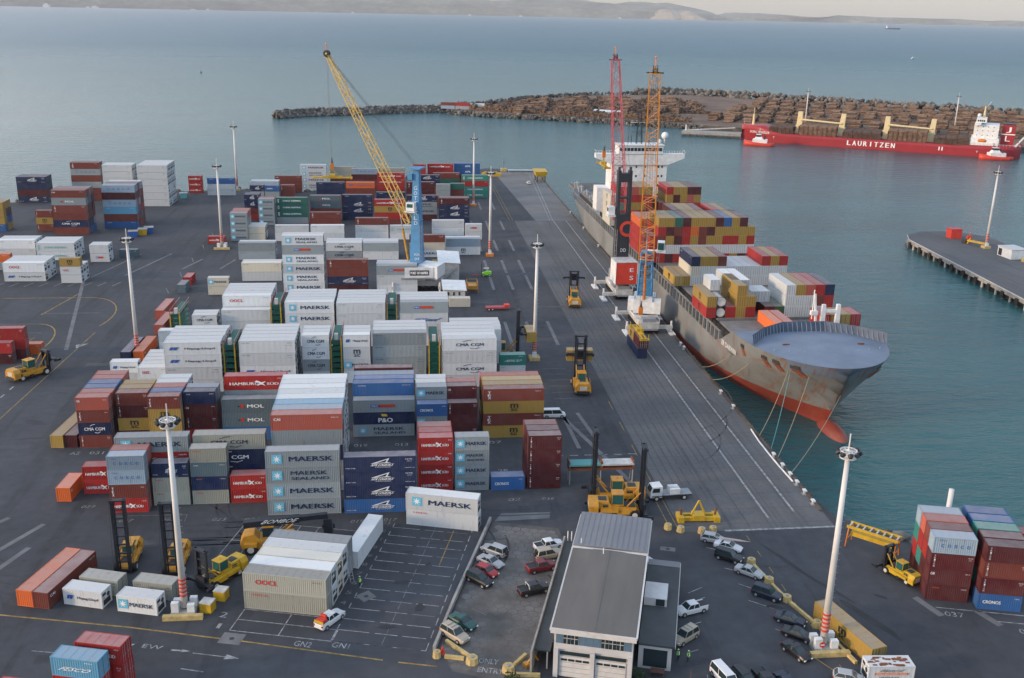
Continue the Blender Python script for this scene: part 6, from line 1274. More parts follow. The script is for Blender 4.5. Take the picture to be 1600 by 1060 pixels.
for x,y,c,l in [(-99.5,380,'ink_blue','small blue skip beside the far grey-blue stack'),(-97,384,'cyellow2','small yellow skip beside the far grey-blue stack'),(-95.5,387,'ink_blue','rear small blue skip beside the far grey-blue stack'),(-97.6,462,'ink_teal','teal small tank box at the left waterside')]:
    t=thing('small_skip',l,'skip',(x,y,0),.2); g=MB(); g.extr([(-1.3,0),(1.3,0),(1.7,2.2),(-1.7,2.2)],'y',-1.6,1.6,c); g.build('body',t); g=MB(); g.box(-1.75,-1.7,2.2,1.75,1.7,2.32,'galv'); g.build('rim',t)
for x,y,l in [(62,536.9,'left'),]:
    t=thing('end_platform','blue-grey steel platform closing the far end of the wharf','platform',(60,538,0)); g=MB(); g.box(-4,-1,.0,12,1,1.6,'ink_blue' if False else 'panelblue'); g.box(-4.4,-1.4,1.6,12.4,1.4,1.8,'dirtywhite'); g.build('platform',t)
t=thing('end_crane_machine','small grey lattice machine at the far wharf corner','machine',(54,545,0)); g=MB(); g.lattice((0,0,0),(0,0,6),2.4,1.8,2,1.5,3,.15,.1,'grey'); g.box(-1.5,-1.5,0,1.5,1.5,1.6,'yconcrete'); g.build('frame',t)
t=thing('yellow_hopper','yellow hopper machine at the far quay edge','machine',(69.5,512,0)); g=MB(); g.loft([[(-2.4,-5,3),(2.4,-5,3),(2.4,5,3),(-2.4,5,3)],[(-3.2,-6,5.6),(3.2,-6,5.6),(3.2,6,5.6),(-3.2,6,5.6)]],'cyellow2'); [g.bar((a*2,b2*4,0),(a*2,b2*4,3.2),.3,'dark') for a in(-1,1) for b2 in(-1,1)]; g.build('hopper',t)
t=thing('yellow_beam_stack','low yellow beams lying at the far row end','beams',(46,528,0)); g=MB(); g.box(-5,-1.5,0,5,1.5,1.6,'cyellow2'); g.box(-4,-1,1.6,3,1,2.2,'cyellow2'); g.build('beams',t)
# ------------------------------------------------------------------ people
def person(x,y,rz,label,z=0,pose='stand',s=1.0,vest=True):
    V=[];E_=[];RD=[]
    def v(p,r): V.append(tuple(q*s for q in p)); RD.append(r*s); return len(V)-1
    def e(a,b2): E_.append((a,b2))
    pel=v((0,0,.95),.15); ch=v((0,0,1.28),.17); nk=v((0,0,1.50),.07); hd0=v((.02,0,1.60),.09); hd=v((.02,0,1.72),.10); e(pel,ch);e(ch,nk);e(nk,hd0);e(hd0,hd)
    for sg_ in(-1,1):
        st_=.12*sg_ if pose!='stand' else .03*sg_
        kn=v((.05+st_,sg_*.11,.50),.075); an=v((st_,sg_*.12,.09),.05); to=v((st_+.16,sg_*.13,.04),.04); e(pel,kn);e(kn,an);e(an,to)
        shd=v((0,sg_*.20,1.42),.065); up=.55 if pose=='reach' else 0
        el=v((.08+up*.3,sg_*.27,1.15+up*.35),.045); wr=v((.20+up*.5,sg_*.24,.93+up*.9),.032); pm=v((.24+up*.55,sg_*.24,.86+up*1.0),.035); e(ch,shd);e(shd,el);e(el,wr);e(wr,pm)
        for k in range(4): f=v((.27+up*.55-.01*k,sg_*(.215+.018*k),.78+up*1.1-.004*k),.010); e(pm,f)
        th=v((.28+up*.5,sg_*.205,.85+up),.011); e(pm,th)
    me=bpy.data.meshes.new('body'); me.from_pydata(V,E_,[]); t=thing('person',label,'person',(x,y,z),rz); o=bpy.data.objects.new('body',me); COL.objects.link(o); o.parent=t; me.materials.append(MAT['trouser'])
    md=o.modifiers.new('Skin','SKIN'); 
    for i,sv in enumerate(me.skin_vertices[0].data): sv.radius=(RD[i],RD[i]); sv.use_root=(i==0)
    o.modifiers.new('s','SUBSURF').levels=1; o.modifiers['s'].render_levels=1
    g=MB(); g.loft([[(rx*math.cos(a),ry*math.sin(a),zz) for a in [2*math.pi*i/12 for i in range(12)]] for zz,rx,ry in((.88,.18,.21),(1.1,.19,.22),(1.35,.19,.24),(1.48,.12,.16))],'lime' if vest else 'white'); g.box(-.2,-.225,1.08,.2,.225,1.13,'ink_white'); g.build('vest',t,True)
    g=MB(); g.ball((.02,0,1.72),.105,'skin',10,6); g.box(.11,-.015,1.69,.145,.015,1.73,'skin'); 
    for sg_ in(-1,1): g.box(.1,sg_*.04-.012,1.735,.122,sg_*.04+.012,1.75,'dark'); g.box(0,sg_*.1-.012,1.70,.03,sg_*.1+.012,1.75,'skin')
    g.box(.1,-.025,1.655,.12,.025,1.665,'dark'); g.build('face',t); g=MB(); g.ball((.0,0,1.76),.12,'dark' if not vest else 'white',10,6,(1,1,.8)); g.build('helmet',t,True); return t
person(-7.2,133.2,R(160),'worker in bright hi-vis vest standing alone on the lot lines')
person(-9.2,136.2,R(160),'worker in hi-vis up a ladder against refrigerated boxes',z=3.0,pose='reach')
person(35.5,111.9,R(-20),'hi-vis worker nearest the red cabinet'); person(36.8,111.5,R(170),'hi-vis worker standing right of another by the courtyard')
t=thing('ladder','thin aluminium ladder leaning on the refrigerated boxes','ladder',(-8.6,134.6,0)); g=MB(); g.bar((0,0,0),(-.9,1.5,4.6),.05,'galv'); g.bar((.5,.1,0),(-.4,1.6,4.6),.05,'galv'); [g.bar((-.09*i,.15*i,.46*i),(.5-.09*i,.1+.15*i,.46*i),.035,'galv') for i in range(1,10)]; g.build('rails',t)
# ------------------------------------------------------------------ painted markings
groundmat('paintmid',(.25,.26,.26),[(1.2,(1,1,1),0,.35,.65,.4,1.1,6)],.7)
g=MB(); zM=.016
def ln(a,b2,w=.15,m='paintline',z=zM):
    a=Vector(a);b2=Vector(b2);d=b2-a; n_=Vector((-d.y,d.x)).normalized()*w/2; g.add([(a.x+n_.x,a.y+n_.y,z),(a.x-n_.x,a.y-n_.y,z),(b2.x-n_.x,b2.y-n_.y,z),(b2.x+n_.x,b2.y+n_.y,z)],[(0,1,2,3)],m)
def txt(s,x,y,w,h,rz=0,m='paintline',slant=0,z=zM): text(g,s,(x,y,z),w,h,m,ax=(math.cos(rz),math.sin(rz),0),up=(-math.sin(rz),math.cos(rz),0),slant=slant)
def arc(cx,cy,r,a0,a1,w,m,n=16,ry=None):
    zz=.0135 if m=='asphaltdark' else zM
    ry=ry or r; P=[(cx+r*math.cos(R(a0+(a1-a0)*i/n)),cy+ry*math.sin(R(a0+(a1-a0)*i/n))) for i in range(n+1)]
    for a,b2 in zip(P,P[1:]): ln(a,b2,w,m,z=zz)
# wharf rails
ln((61.4,409.5),(68.6,536),.3); ln((64.0,409.5),(70.4,536),.25,'paintfaint'); ln((61.6,150.2),(61.6,409),.34); ln((66.9,152),(66.9,409),.34); ln((52.7,146.3),(71.9,146.45),.5,'paintline')
for x in(61.6,66.9):
    for d in(-.55,.55): ln((x+d,147),(x+d,409),.16,'tyremark')
ln((60.2,409.5),(66.9,536),.25,'paintline')
rnd=random.Random(2)
for i in range(9): x=47+i*1.5+rnd.uniform(-.2,.2); ln((x,147+rnd.random()*20),(x+rnd.uniform(-1,1),300+rnd.random()*90),.28,'tyremark',z=.008+.0002*i)
for k in range(3): arc(46+k*1.6,188+k*11,18+k*3,-60,20,.3,'tyremark')
# yellow double line left of the wharf
for x in(43.7,45.0): ln((x,147),(x,160),.14,'paintyellow'); ln((x-.2,410),(x-.4,500),.16,'paintyellow')
for y in range(165,205,12): ln((44.7,y),(44.7,y+5),.14,'paintyellow')
# slot patches beside the rows
for x in(27.5,33.5,39.4): 
    for y in(246,301,322,354,391,434): ln((x,y),(x,y+(21 if y<300 else 18)),.9,'patch')
for y in range(208,232,4): ln((32.8,y),(38.6,y),.14,'paintfaint')
for y in(187,190.5,194): ln((33,y),(38,y),.14,'paintfaint')
ln((33.2,201),(33.9,181),.8,'patch'); ln((36.6,199.5),(38.2,184.5),.8,'patch'); ln((33,198),(42,161),.9,'patch')
for i in range(6): ln((28.6+i*2.9,177.8),(30.2+i*2.9,177.7),.22)
for i,(s,x) in enumerate([('019',-9.0),('013',-1.0),('07',17.6),('05',24.6)]): txt(s,x,185.0,2.6,1.3)
txt('05',29.6,188,2,1.2); txt('28',17.9,171.8,1.8,1.2)
for s,x,y in [('029',-54.2,162.0),('027',-46.6,156.5),('025',-39.8,156.6),('023',-31.4,155.9),('021',-26.0,155.6),('019',-8.4,153.7),('017',-2.9,153.9),('02',18.8,159.9),('036',24.8,159.9)]: txt(s,x,y,2.2,1.0,slant=.12,m='paintmid')
txt('A5',-63,184.5,1.8,1.3); txt('031',-59,184.5,2.6,1.3)
for a,b2 in [((-49.5,158.2),(-37,158)),((-37,158),(-37,155.6)),((-37.8,158),(-39.6,154.6)),((-27.8,155.8),(-23.6,155.4))]: ln(a,b2,.14,'paintfaint')
# slots around the lot block
for i in range(5): x=-28.4+i*2.55; ln((x-3.2*0,137+i*0),(x+.0,137),.1); 
U_=Vector((math.cos(R(-14.5)),math.sin(R(-14.5)))); V_=Vector((-U_.y,U_.x))
def L2(o,u0,v0,u1,v1,w=.15,m='paintline'): o=Vector(o); ln(o+U_*u0+V_*v0,o+U_*u1+V_*v1,w,m)
o=(-24.6,123.4)
L2(o,0,0,14.6,0); L2(o,0,0,0,5.3); L2(o,0,2.7,14.6,2.7); L2(o,7,0,7,5.3); L2(o,0,5.3,14.4,5.3); L2(o,14.6,0,14.6,2.6)
for k in range(9): L2(o,-1.2,13+k*0,-1.2+.01,20,.1)
for i in range(5): L2((-30.0,142.0),i*3.1,0,i*3.1,13.5,.13)
L2((-30.0,142.0),0,13.5,22,13.5,.13); L2((-30,142),0,7,6.2,7,.13)
o=(-10.6,119.9)
L2(o,0,0,13.2,0,.18); L2(o,0,0,0,2.7); 
for k in range(13):
    v=2.7*k; L2(o,0,v,4.6,v,.13); L2(o,5.4,v,8.6,v,.13); L2(o,9.2,v,12.6,v,.13,'paintline' if k%3 else 'paintfaint')
    if k: L2(o,0,v,-.0,v+1.3,.14); txt(str(k+1),o[0]+V_.x*(v+1.2)-U_.x*1.2,o[1]+V_.y*(v+1.2)-U_.y*1.2,.9,.9,R(-14.5),'paintfaint')
for v in range(0,34,3): L2(o,7.0,v,7.0,v+2.2,.1,'paintfaint'); L2(o,13.2,v,13.2,v+1.9,.14)
L2(o,10.2,22,10.2,33,.16,'paintyellow')
txt('GN1',-9.2,118.7,2.4,1.2,R(-15)); txt('GN2',-14.3,119.4,2.4,1.2,R(-15))
txt('2',-26.0,127.3,1.1,1.3,R(-15)); txt('1',-26.2,124.6,.5,1.2,R(-15))
# yellow road edge and arrows
ln((-70,132.6),(-38.6,125.2),.28,'paintyellow'); ln((-38.6,125.2),(-21.5,120.4),.28,'paintyellow'); ln((-21.5,120.4),(-3.5,115.0),.26,'paintyellow'); ln((-1.5,114.4),(3.6,113.1),.26,'paintyellow')
def arrow(a,b2,w=.16,h=.55,hl=2.0):
    a=Vector(a);b2=Vector(b2);d=(b2-a).normalized();n_=Vector((-d.y,d.x)); ln(a,b2-d*hl,w); q=b2-d*hl; g.add([(q.x+n_.x*h,q.y+n_.y*h,zM),(q.x-n_.x*h,q.y-n_.y*h,zM),(b2.x,b2.y,zM)],[(1,2,0)],'paintline')
arrow((-28.6,118.5),(-22.3,116.8)); arrow((-31.6,119.4),(-29.0,118.9),.3,.3,1.2); txt('EW',-34.2,120.3,2.8,.9,R(-15)); txt('U',-38.0,121.1,2.2,.7,R(-15),slant=.2); ln((-49.8,120.6),(-46.4,119.9)); ln((-29.5,115.2),(-26.5,114.3),.2); ln((-38.4,118.2),(-37.0,117.8),.2); ln((-9,110.4),(-7,109.8),.2)
for a,b2 in [((-64,147.5),(-59.6,156.2)),((-62.2,141),(-59.4,148.5)),((-68.5,155.5),(-66,158.8))]: ln(a,b2,.9,'patch')
txt('ONLY',10.4,113.7,2.6,1.1,R(-14)); txt('ENTRY',10.5,111.7,3.4,1.1,R(-14))
for a,b2 in [((14.6,148.4),(17.8,144.6)),((13.2,140.2),(15.4,138)),((11,134.4),(13.4,131.6)),((9.0,126.4),(11,124.4)),((18.4,133.2),(20.6,134)),((15.8,126.5),(18.4,127.4)),((13.6,120.4),(16.4,121.6))]: ln(a,b2,.1,'paintfaint')
# east lot
for a,b2 in [((41.4,128.0),(43.9,129.4)),((40.6,125.3),(43.6,126.7)),((38.6,119.5),(41.2,120.5)),((37.6,113.6),(39,114.1)),((48.0,141.0),(50.2,139.8)),((49,134.6),(52.6,132.4)),((49.7,130.0),(53.0,127.2)),((49.8,125.4),(52.8,123.0)),((51.2,118),(54,115.8))]: ln(a,b2,.13)
for y in range(106,146,5): ln((53.9+ (125-y)*.03+2.4,y+1.5),(54.0+(125-y)*.03+2.3,y+3.4),.12,'paintyellow')
ln((54.2,111),(57.8,104),.14,'paintyellow')
for i in range(5): ln((38.6+i*2.7,108.6-i*.5),(38.0+i*2.7,105.6-i*.5),.13)
# right block slots
ln((76.8,121.6),(92,117.6),.2); ln((84,117.4),(95,114.6),.2); txt('037',78.6,119.6,2.7,1.2,R(-15)); txt('035',87.0,114.6,2.7,1.2,R(-15)); ln((75.0,124.4),(76.6,119.4),1.1,'patch'); ln((82.4,120.2),(83.8,116.4),1.1,'patch'); ln((74,105),(75.6,100.8),.2); ln((84.6,105.6),(90,99),.16,'paintyellow')
# left yard
ln((-99,316),(-83.6,247.5),1.0,'patch'); ln((-99.0,315),(-90,352),.5,'paintfaint')
arc(-91.5,276,11.5,88,-25,.35,'paintyellow',18,20); ln((-116,296),(-91,296),.35,'paintyellow'); ln((-95.9,300.5),(-99.5,278.5),.35,'paintyellow'); arc(-97.5,253,8,90,-40,.35,'paintyellow',16,17); ln((-118,270),(-97,270),.3,'paintfaint'); ln((-100,280),(-84,280),.3,'paintfaint'); 
for k in range(6): ln((-112,262-k*4.4),(-94,262-k*4.4),.2,'paintfaint')
ln((-83.4,200),(-80.6,262),.22,'paintyellow'); ln((-104,215),(-94.5,258),.22,'paintyellow')
for k in range(9): ln((-87.2-k*.25,222-k*5),(-87.3-k*.25,220-k*5),.4)
for k in range(9): ln((-123+k*4.3,309),(-121.6+k*4.3,313.5),.5,'patch')
for k in range(6): ln((-70-k*.2,300+k*20),(-72,306+k*20),.3,'paintfaint')
for a,b2 in [((-72,330),(-68,344)),((-60,330),(-57,343)),((-88,322),(-80,352))]: ln(a,b2,.8,'patch')
g.add([(-82.4,251.5,zM),(-79.6,252.5,zM),(-81.6,248.6,zM)],[(0,1,2)],'paintline')
struct('road_markings',g)
g=MB(); rnd=random.Random(11)
def blob(x,y,rx,ry,rz=0,z=.020):
    n_=14; c,s=math.cos(rz),math.sin(rz); P=[]
    for i in range(n_):
        a=2*math.pi*i/n_; k=rnd.uniform(.6,1.1); P.append((x+rx*k*math.cos(a)*c-ry*k*math.sin(a)*s,y+rx*k*math.cos(a)*s+ry*k*math.sin(a)*c,z))
    g.add(P,[tuple(range(n_))],'oil')
for x,y,a,b2,r in [(59.3,136.5,6,.55,-1.2),(62.5,129,6,.5,-1.1),(65.8,119,6,.9,-1.15),(-1,134,1.4,.7,0),(1.5,127,1.2,.9,1),(-3,122.6,1.6,.6,0),(3,139,.8,.4,1),(48.4,141.6,1.2,.5,.2),(53,123.4,1.6,.5,-.3),(19,119,.5,.4,0),(70,125,1.4,.4,-.6),(-55,150,3,1.2,.5),(0,143,1,.4,0)]: blob(x,y,a,b2,r,z=.020+rnd.random()*.003)
struct('oil_stains',g)
groundmat('asphaltdark',(.045,.048,.055),[(.5,(1,1,1),0,.3,.7,.8,1.2,5)]); groundmat('asphaltlight',(.066,.070,.078),[(.5,(1,1,1),0,.3,.7,.8,1.2,5)])
g=MB(); rnd=random.Random(31); k=0
for i in range(150):
    x,y=rnd.uniform(-110,68),rnd.uniform(104,330)
    near=y<150
    if 43<x and 150<y: continue
    rz_=rnd.uniform(-.5,.5); L_=rnd.uniform(1.5,9); w_=rnd.uniform(.5,2.6); m_=rnd.choice(['asphaltdark','asphaltdark','asphaltlight','patch' if i%9==0 else 'asphaltdark']); z_=.0055+i*.00004
    if i%3==0: # saw-cut repair
        c,s_=math.cos(rz_*.2),math.sin(rz_*.2); g.add([(x+a*L_/2*c-b2*w_/2*s_,y+a*L_/2*s_+b2*w_/2*c,z_) for a,b2 in((-1,-1),(1,-1),(1,1),(-1,1))],[(0,1,2,3)],m_)
    else:
        P=[]; n_=12
        for j in range(n_): a=2*math.pi*j/n_; q=rnd.uniform(.6,1.1); P.append((x+L_/2*q*math.cos(a)*math.cos(rz_)-w_/2*q*math.sin(a)*math.sin(rz_),y+L_/2*q*math.cos(a)*math.sin(rz_)+w_/2*q*math.sin(a)*math.cos(rz_),z_))
        g.add(P,[tuple(range(n_))],m_)
struct('surface_patches',g)
g=MB(); rnd=random.Random(17)
for i in range(26):
    cx,cy,r=rnd.uniform(-110,12),rnd.uniform(100,240),rnd.uniform(8,24); a0=rnd.uniform(0,360); 
    for d in(-1.0,1.0): arc(cx,cy,r+d,a0,a0+rnd.uniform(30,80),.35,'asphaltdark',14)
for i in range(14):
    y=rnd.uniform(146,156); x=rnd.uniform(-60,10)
    for d in(-.9,.9): ln((x,y+d),(x+rnd.uniform(12,26),y+d+rnd.uniform(-1,1)),.3,'asphaltdark',z=.0142)
struct('tyre_tracks',g)
g=MB()
for x,y,w,h,r in [(-6.2,130.6,2.2,2.2,.6),(-24.0,121.4,3.1,2.5,-.25),(41.6,141,2.4,1.2,-.3)]: g.M=Matrix.Translation((x,y,0))@Matrix.Rotation(r,4,'Z'); g.add([(-w/2,-h/2,.018),(w/2,-h/2,.018),(w/2,h/2,.018),(-w/2,h/2,.018)],[(0,1,2,3)],'patch'); g.M=None; g.disc((x,y,.02),(0,0,1),.35,.012,'dark',10)
struct('concrete_pads',g)
# ------------------------------------------------------------------ finger pier
prm=[(196.4,370.6),(200,379),(209.5,386.4),(224,386.2),(233,376),(231,340),(231,120),(184,120),(190.6,283)]
P_=thing('finger_pier','grey concrete finger pier standing on piles','pier',(0,0,0))
g=MB(); g.prism(prm,-1.1,0,'concrete','wharf'); g.build('deck',P_); g=MB()
edge=[(184,120),(190.6,283),(196.4,370.6),(200,379),(209.5,386.4)]
k=0
for a,b2 in zip(edge,edge[1:]):
    a=Vector(a);b2=Vector(b2);d=b2-a; n_=max(1,int(d.length/4.5))
    for i in range(n_): q=a.lerp(b2,i/n_); g.bar((q.x+.5,q.y-.3,-6),(q.x+.5,q.y-.3,-1),.42,'concrete' if k%3 else 'dirtywhite',8); g.bar((q.x+4,q.y,-6),(q.x+4,q.y,-1),.42,'concrete',6); k+=1
g.build('piles',P_)
for y in range(250,368,9): g=MB(); g.box(190.2+(y-283)*.066,y,-2.6,191.1+(y-283)*.066,y+1.6,-.4,'rubber'); g.build('fender',P_)
g=MB(); g.path([(184.3,122,.15),(190.9,283,.15),(196.7,370.4,.15),(200.3,378.8,.15)],.2,'dirtywhite',4); g.build('kerb',P_)
t=thing('red_box','red fenced box on the finger pier end','box',(217.2,374.2,0)); g=MB(); g.box(-2.2,-2,0,2.2,2,3.6,'redsign'); g.box(-2.5,-2.2,3.6,2.5,2.2,3.8,'cred'); g.build('body',t)
t=thing('red_marker','small red marker post beside the red box','post',(219.6,367,0)); g=MB(); g.box(-.9,-.6,0,.9,.6,2.2,'redsign'); g.bar((0,0,2.2),(0,0,3.6),.2,'redsign'); g.build('post',t)
t=thing('pier_hut','white hut with dark door on the finger pier','hut',(221.6,341,0),R(4)); g=MB(); g.box(-3.2,-4,0,3.2,4,3.4,'white'); g.build('wall',t); g=MB(); g.box(-3.4,-4.2,3.4,3.4,4.2,3.6,'wallwhite'); g.build('roof',t); g=MB(); g.box(-3.26,1.5,.3,-3.2,3.4,2.8,'dark'); g.build('door',t)
t=thing('yellow_block','yellow block beside the white pier hut','block',(222.0,333.5,0)); g=MB(); g.disc((0,0,.7),(0,0,1),1.2,1.4,'yconcrete',8,1.0); g.build('block',t)
t=thing('yellow_gangway','yellow gangway machine beside the pier light mast','gangway',(219,360,0),R(-60)); g=MB(); g.box(-4,-.6,1,3.5,.6,1.6,'cyellow2'); g.bar((-4,0,0),(-3,0,2.4),.3,'cyellow2'); g.bar((3,0,0),(3,0,1.4),.3,'cyellow2'); g.box(-6,-.8,0,-4.4,.8,1.6,'dark'); g.build('frame',t)
# ------------------------------------------------------------------ log yard
rnd=random.Random(21); PV=[]
for k in range(4):
    g=MB(); Lp=[34,26,40,20][k]; g.mat('log'); n_=int(Lp/1.35)
    hs=[max(1,min(4.4,2.6+1.5*math.sin(i*.5+k*2)+rnd.uniform(-.7,.7))) for i in range(n_)]
    ends=[rnd.uniform(-.8,.8) for _ in range(60)]
    for i in range(n_):
        for j in range(int(hs[i]+1.2)):
            e=rnd.uniform(-.6,.6); g.bar((-Lp/2+i*1.35+(j%2)*.6,-3.6+e,.7+j*1.15),(-Lp/2+i*1.35+(j%2)*.6+rnd.uniform(-.1,.1),3.6+e,.7+j*1.15+rnd.uniform(-.2,.2)),rnd.uniform(.55,.78),rnd.choice(['log','log','bark']),6)
    PV.append(g.mesh('log_pile'))
np_=0; ax=Vector((.857,-.516)); nx=Vector((.516,.857)); o0=Vector((262,772))
def pile(x,y,rz,k,label='brown log pile in the rows stacked on the breakwater quay'):
    global np_; o=put('log_pile',PV[k%4]); o.location=(x,y,.45); o.rotation_euler=(0,0,rz); tag(o,label,'log pile','log piles in rows on the breakwater quay'); np_+=1
an=math.atan2(nx.y,nx.x)
for i in range(24):
    for j,dd in enumerate((54,98,142,186,230)):
        q=o0+ax*(i*14.0-34+(j%2)*5+rnd.uniform(-1,1))+nx*(dd+rnd.uniform(-4,4))
        if inside(q.x,q.y,pen) and inside(q.x+nx.x*20,q.y+nx.y*20,pen): pile(q.x,q.y,an,rnd.randrange(3))
for i in range(13):
    for j in range(4):
        x=86+i*14+j*6; y=868+i*5-abs(i-5)*6+j*34
        if inside(x,y,pen) and inside(x+12,y+14,pen) and inside(x-8,y-10,pen): pile(x,y,R(62) if i%3 else R(-12),i+j)
for i in range(9): 
    x=72+i*19; y=878-i*9.5+4; pile(x,y+8,R(-24),1+i%3,'brown log pile lying along the inner breakwater shore')
for x,y,z,c,l in [(35,872,0,'l','lower pale blue container pair left on the breakwater'),(35,872.6,2.6,'b','brown roofed upper container on the breakwater, left end'),(48,868,0,'l','lower pale container second from left on the breakwater'),(48,868.6,2.6,'b','brown upper container second from left on the breakwater'),(61.5,864,0,'b','brown lower container under the white one on the breakwater'),(61.5,864.4,2.6,'w','white upper container on the breakwater')]: pass
for x,y,z,c,l in [(40,906,0,'l','lower pale blue container leftmost on the breakwater'),(40,906,2.6,'b','brown upper container leftmost on the breakwater'),(52.5,902,0,'g','lower grey container second from left on the breakwater'),(52.5,902,2.6,'r','red-brown upper container second from left on the breakwater'),(65.5,898,0,'b','brown lower container right end of the breakwater trio'),(65.5,898,2.6,'w','white upper container right end of the breakwater trio')]:
    container(c,'-' if c!='w' else 'R',x,y,z+.4,12.19,2.9,R(-15),l,'containers on the breakwater',detail=False)
for i,(x,y) in enumerate([(150,850),(168,842),(184,836),(196,828)]):
    t=thing('loader',f'small yellow log loader on the shore road, {RN[i]} from the left','loader',(x,y+5,.4),.4*i); g=MB(); g.box(-2.6,-1.2,.6,1.6,1.2,1.8,'cyellow2'); g.bar((1,0,1.4),(4,0,1.0),.25,'cyellow2'); g.build('body',t); g=MB(); g.box(-1,-.9,1.8,.6,.9,3.2,'cyellow2'); g.build('cab',t)
    for xx in(-1.8,1.2): 
        for yy in(-1.2,1.2): wheel(t,xx,yy,.8,.5)
shed('long low pale shed among the log piles',160,858,22,9,3.6,'white',R(-22),0)
J=thing('timber_jetty','low timber jetty on piles ahead of the red log ship','jetty',(0,0,0)); g=MB(); a=Vector((206,744));b2=Vector((246,728)); d=(b2-a).normalized(); n_=Vector((-d.y,d.x))
g.prism([tuple(a),tuple(b2),tuple(b2+n_*14),tuple(a+n_*14)],-1.4,.3,'concrete'); g.build('deck',J); g=MB()
for i in range(9): q=a.lerp(b2,i/8); g.bar((q.x+.4,q.y+.6,-6),(q.x+.4,q.y+.6,-1),.5,'rust',6)
g.build('piles',J); g=MB(); g.bar((a.x+6,a.y+6,.6),(b2.x,b2.y+14,3.4),.5,'dirtywhite'); g.bar((a.x+5,a.y+6,0),(a.x+5,a.y+6,4.5),.7,'dirtywhite'); g.build('gangway',J)
# ------------------------------------------------------------------ red log ship
A2=Vector((243.8,716.7)); ang=math.atan2(-.5156,.8568)
K=thing('log_carrier','long red log ship with cream cranes moored along the log quay','ship',(A2.x,A2.y,0),ang)   # local x bow->stern, y away from camera
mat('shipred',(.28,.020,.028),.45,0,.15,.1); mat('creampaint',(.62,.52,.30),.5,0,.15,.5)
def rhb(x,k): 
    t_=max(0,min(1,(x-(5*(1-k)-4))/(22+8*(1-k)))); f=1-(1-t_)**2.2; t2=max(0,min(1,(181-x)/14)); return 13.5*f*(.55+.45*(1-(1-t2)**2))
g=MB(); secs=[]
for x in(-4,-2,1,4,8,13,20,28,60,100,140,160,168,174,178,181):
    top=7.6 if x<14 else (7.6-(x-14)*.45 if x<22 else (3.6 if x<160 else 4.6)); s_=[]
    for k,z in((1,top),(.6,top*.5),(.15,ZS+.3),(0,ZS-3)): s_.append((x,13.5-rhb(x,k),z))
    for k,z in((0,ZS-3),(.15,ZS+.3),(.6,top*.5),(1,top)): s_.append((x,13.5+rhb(x,k),z))
    secs.append(s_)
g.loft(secs,'shipred'); g.build('hull',K,True)
g=MB(); [text(g,c_,(73.6+i_*3.6,-.22,.6),(2.3 if c_!='I' else .5),3.2,'ink_white',bold=.16) for i_,c_ in enumerate('LAURITZEN')]; text(g,'II',(132.6,-.22,.8),2.6,2.4,'ink_white'); text(g,'DORIC WARRIOR',(11.5,1.7,3.6),15,1.7,'ink_white',ax=(.97,-.24,0)); text(g,'T',(22,-.1,.8),1.3,1.3,'ink_white'); text(g,'T',(155,-.15,.2),1.3,1.3,'ink_white'); g.build('lettering',K)
def postc(x,d,h=15.5,top=True): 
    g=MB(); g.loft([[(x-2.2,10,3.6),(x+2.2,10,3.6),(x+2.2,16,3.6),(x-2.2,16,3.6)],[(x-1.9,11,9),(x+1.9,11,9),(x+1.9,15,9),(x-1.9,15,9)],[(x-1.5+d*.7,11.5,h+3.2),(x+1.5+d*.7,11.5,h+3.2),(x+1.5+d*.7,14.5,h+3.2),(x-1.5+d*.7,14.5,h+3.2)]],'creampaint'); g.box(x-2.4,10.6,8.4,x+2.4,15.4,9.4,'creampaint'); g.build('crane_tower',K)
for x,d in((37,0),(66,1),(96,0),(125,1)): postc(x,d)
for x0_,x1_ in((38,66),(97,125)): g=MB(); g.bar((x0_,10.2,13.4),(x1_,10.2,12.2),.7,'creampaint',6,.5); g.bar((x0_,13.8,13.4),(x1_,13.8,12.2),.3,'creampaint',6); g.build('crane_jib',K)
g=MB(); g.bar((4,13.5,6),(4,13.5,15),1.1,'creampaint',10,.7); g.bar((4,13.5,15),(4,13.5,19.5),.25,'creampaint'); g.bar((-2.5,13.5,7.6),(-2.5,13.5,12),.15,'dirtywhite'); g.build('foremast',K)
g=MB(); g.box(150,2,4,167,25,9,'white'); g.box(151,4,9,166,23,17.5,'white'); g.extr([(0,17.5),(27,17.5),(27,18.6),(0,18.6)],'x',151.5,155,'white'); g.box(151.8,6,18.6,158,21,21.4,'white'); g.build('deckhouse',K)
g=MB(); [g.box(151.74,7+i*1.7,19.4,151.8,8.0+i*1.7,20.3,'glass') for i in range(8)]; [g.box(153+i*3.2,3.92,z,153.5+i*3.2,4.0,z+.6,'glass') for i in range(4) for z in(10.5,13.4,16)]; [g.box(152.4+i*1.2,5.92,19.3,153.3+i*1.2,6.0,20.5,'glass') for i in range(4)]; g.build('window',K)
g=MB(); g.bar((156,13.5,21.4),(156,13.5,29),.9,'creampaint',6,.3); g.bar((156,9,24),(156,18,24),.25,'creampaint'); g.bar((156,13.5,27),(159,13.5,32),.12,'white'); g.ball((153,11,23),1.2,'white'); g.build('mast',K)
g=MB(); g.box(168,8,4.4,176,19,18,'shipred'); g.box(168.2,8.2,18,175.8,18.8,18.6,'mastblack'); g.box(167.9,7.9,11.6,176.1,19.1,12.2,'ink_white'); text(g,'J',(172,7.8,14.8),3,3.6,'ink_white'); text(g,'L',(172,7.8,9.2),3,3.6,'ink_white'); g.build('funnel',K)
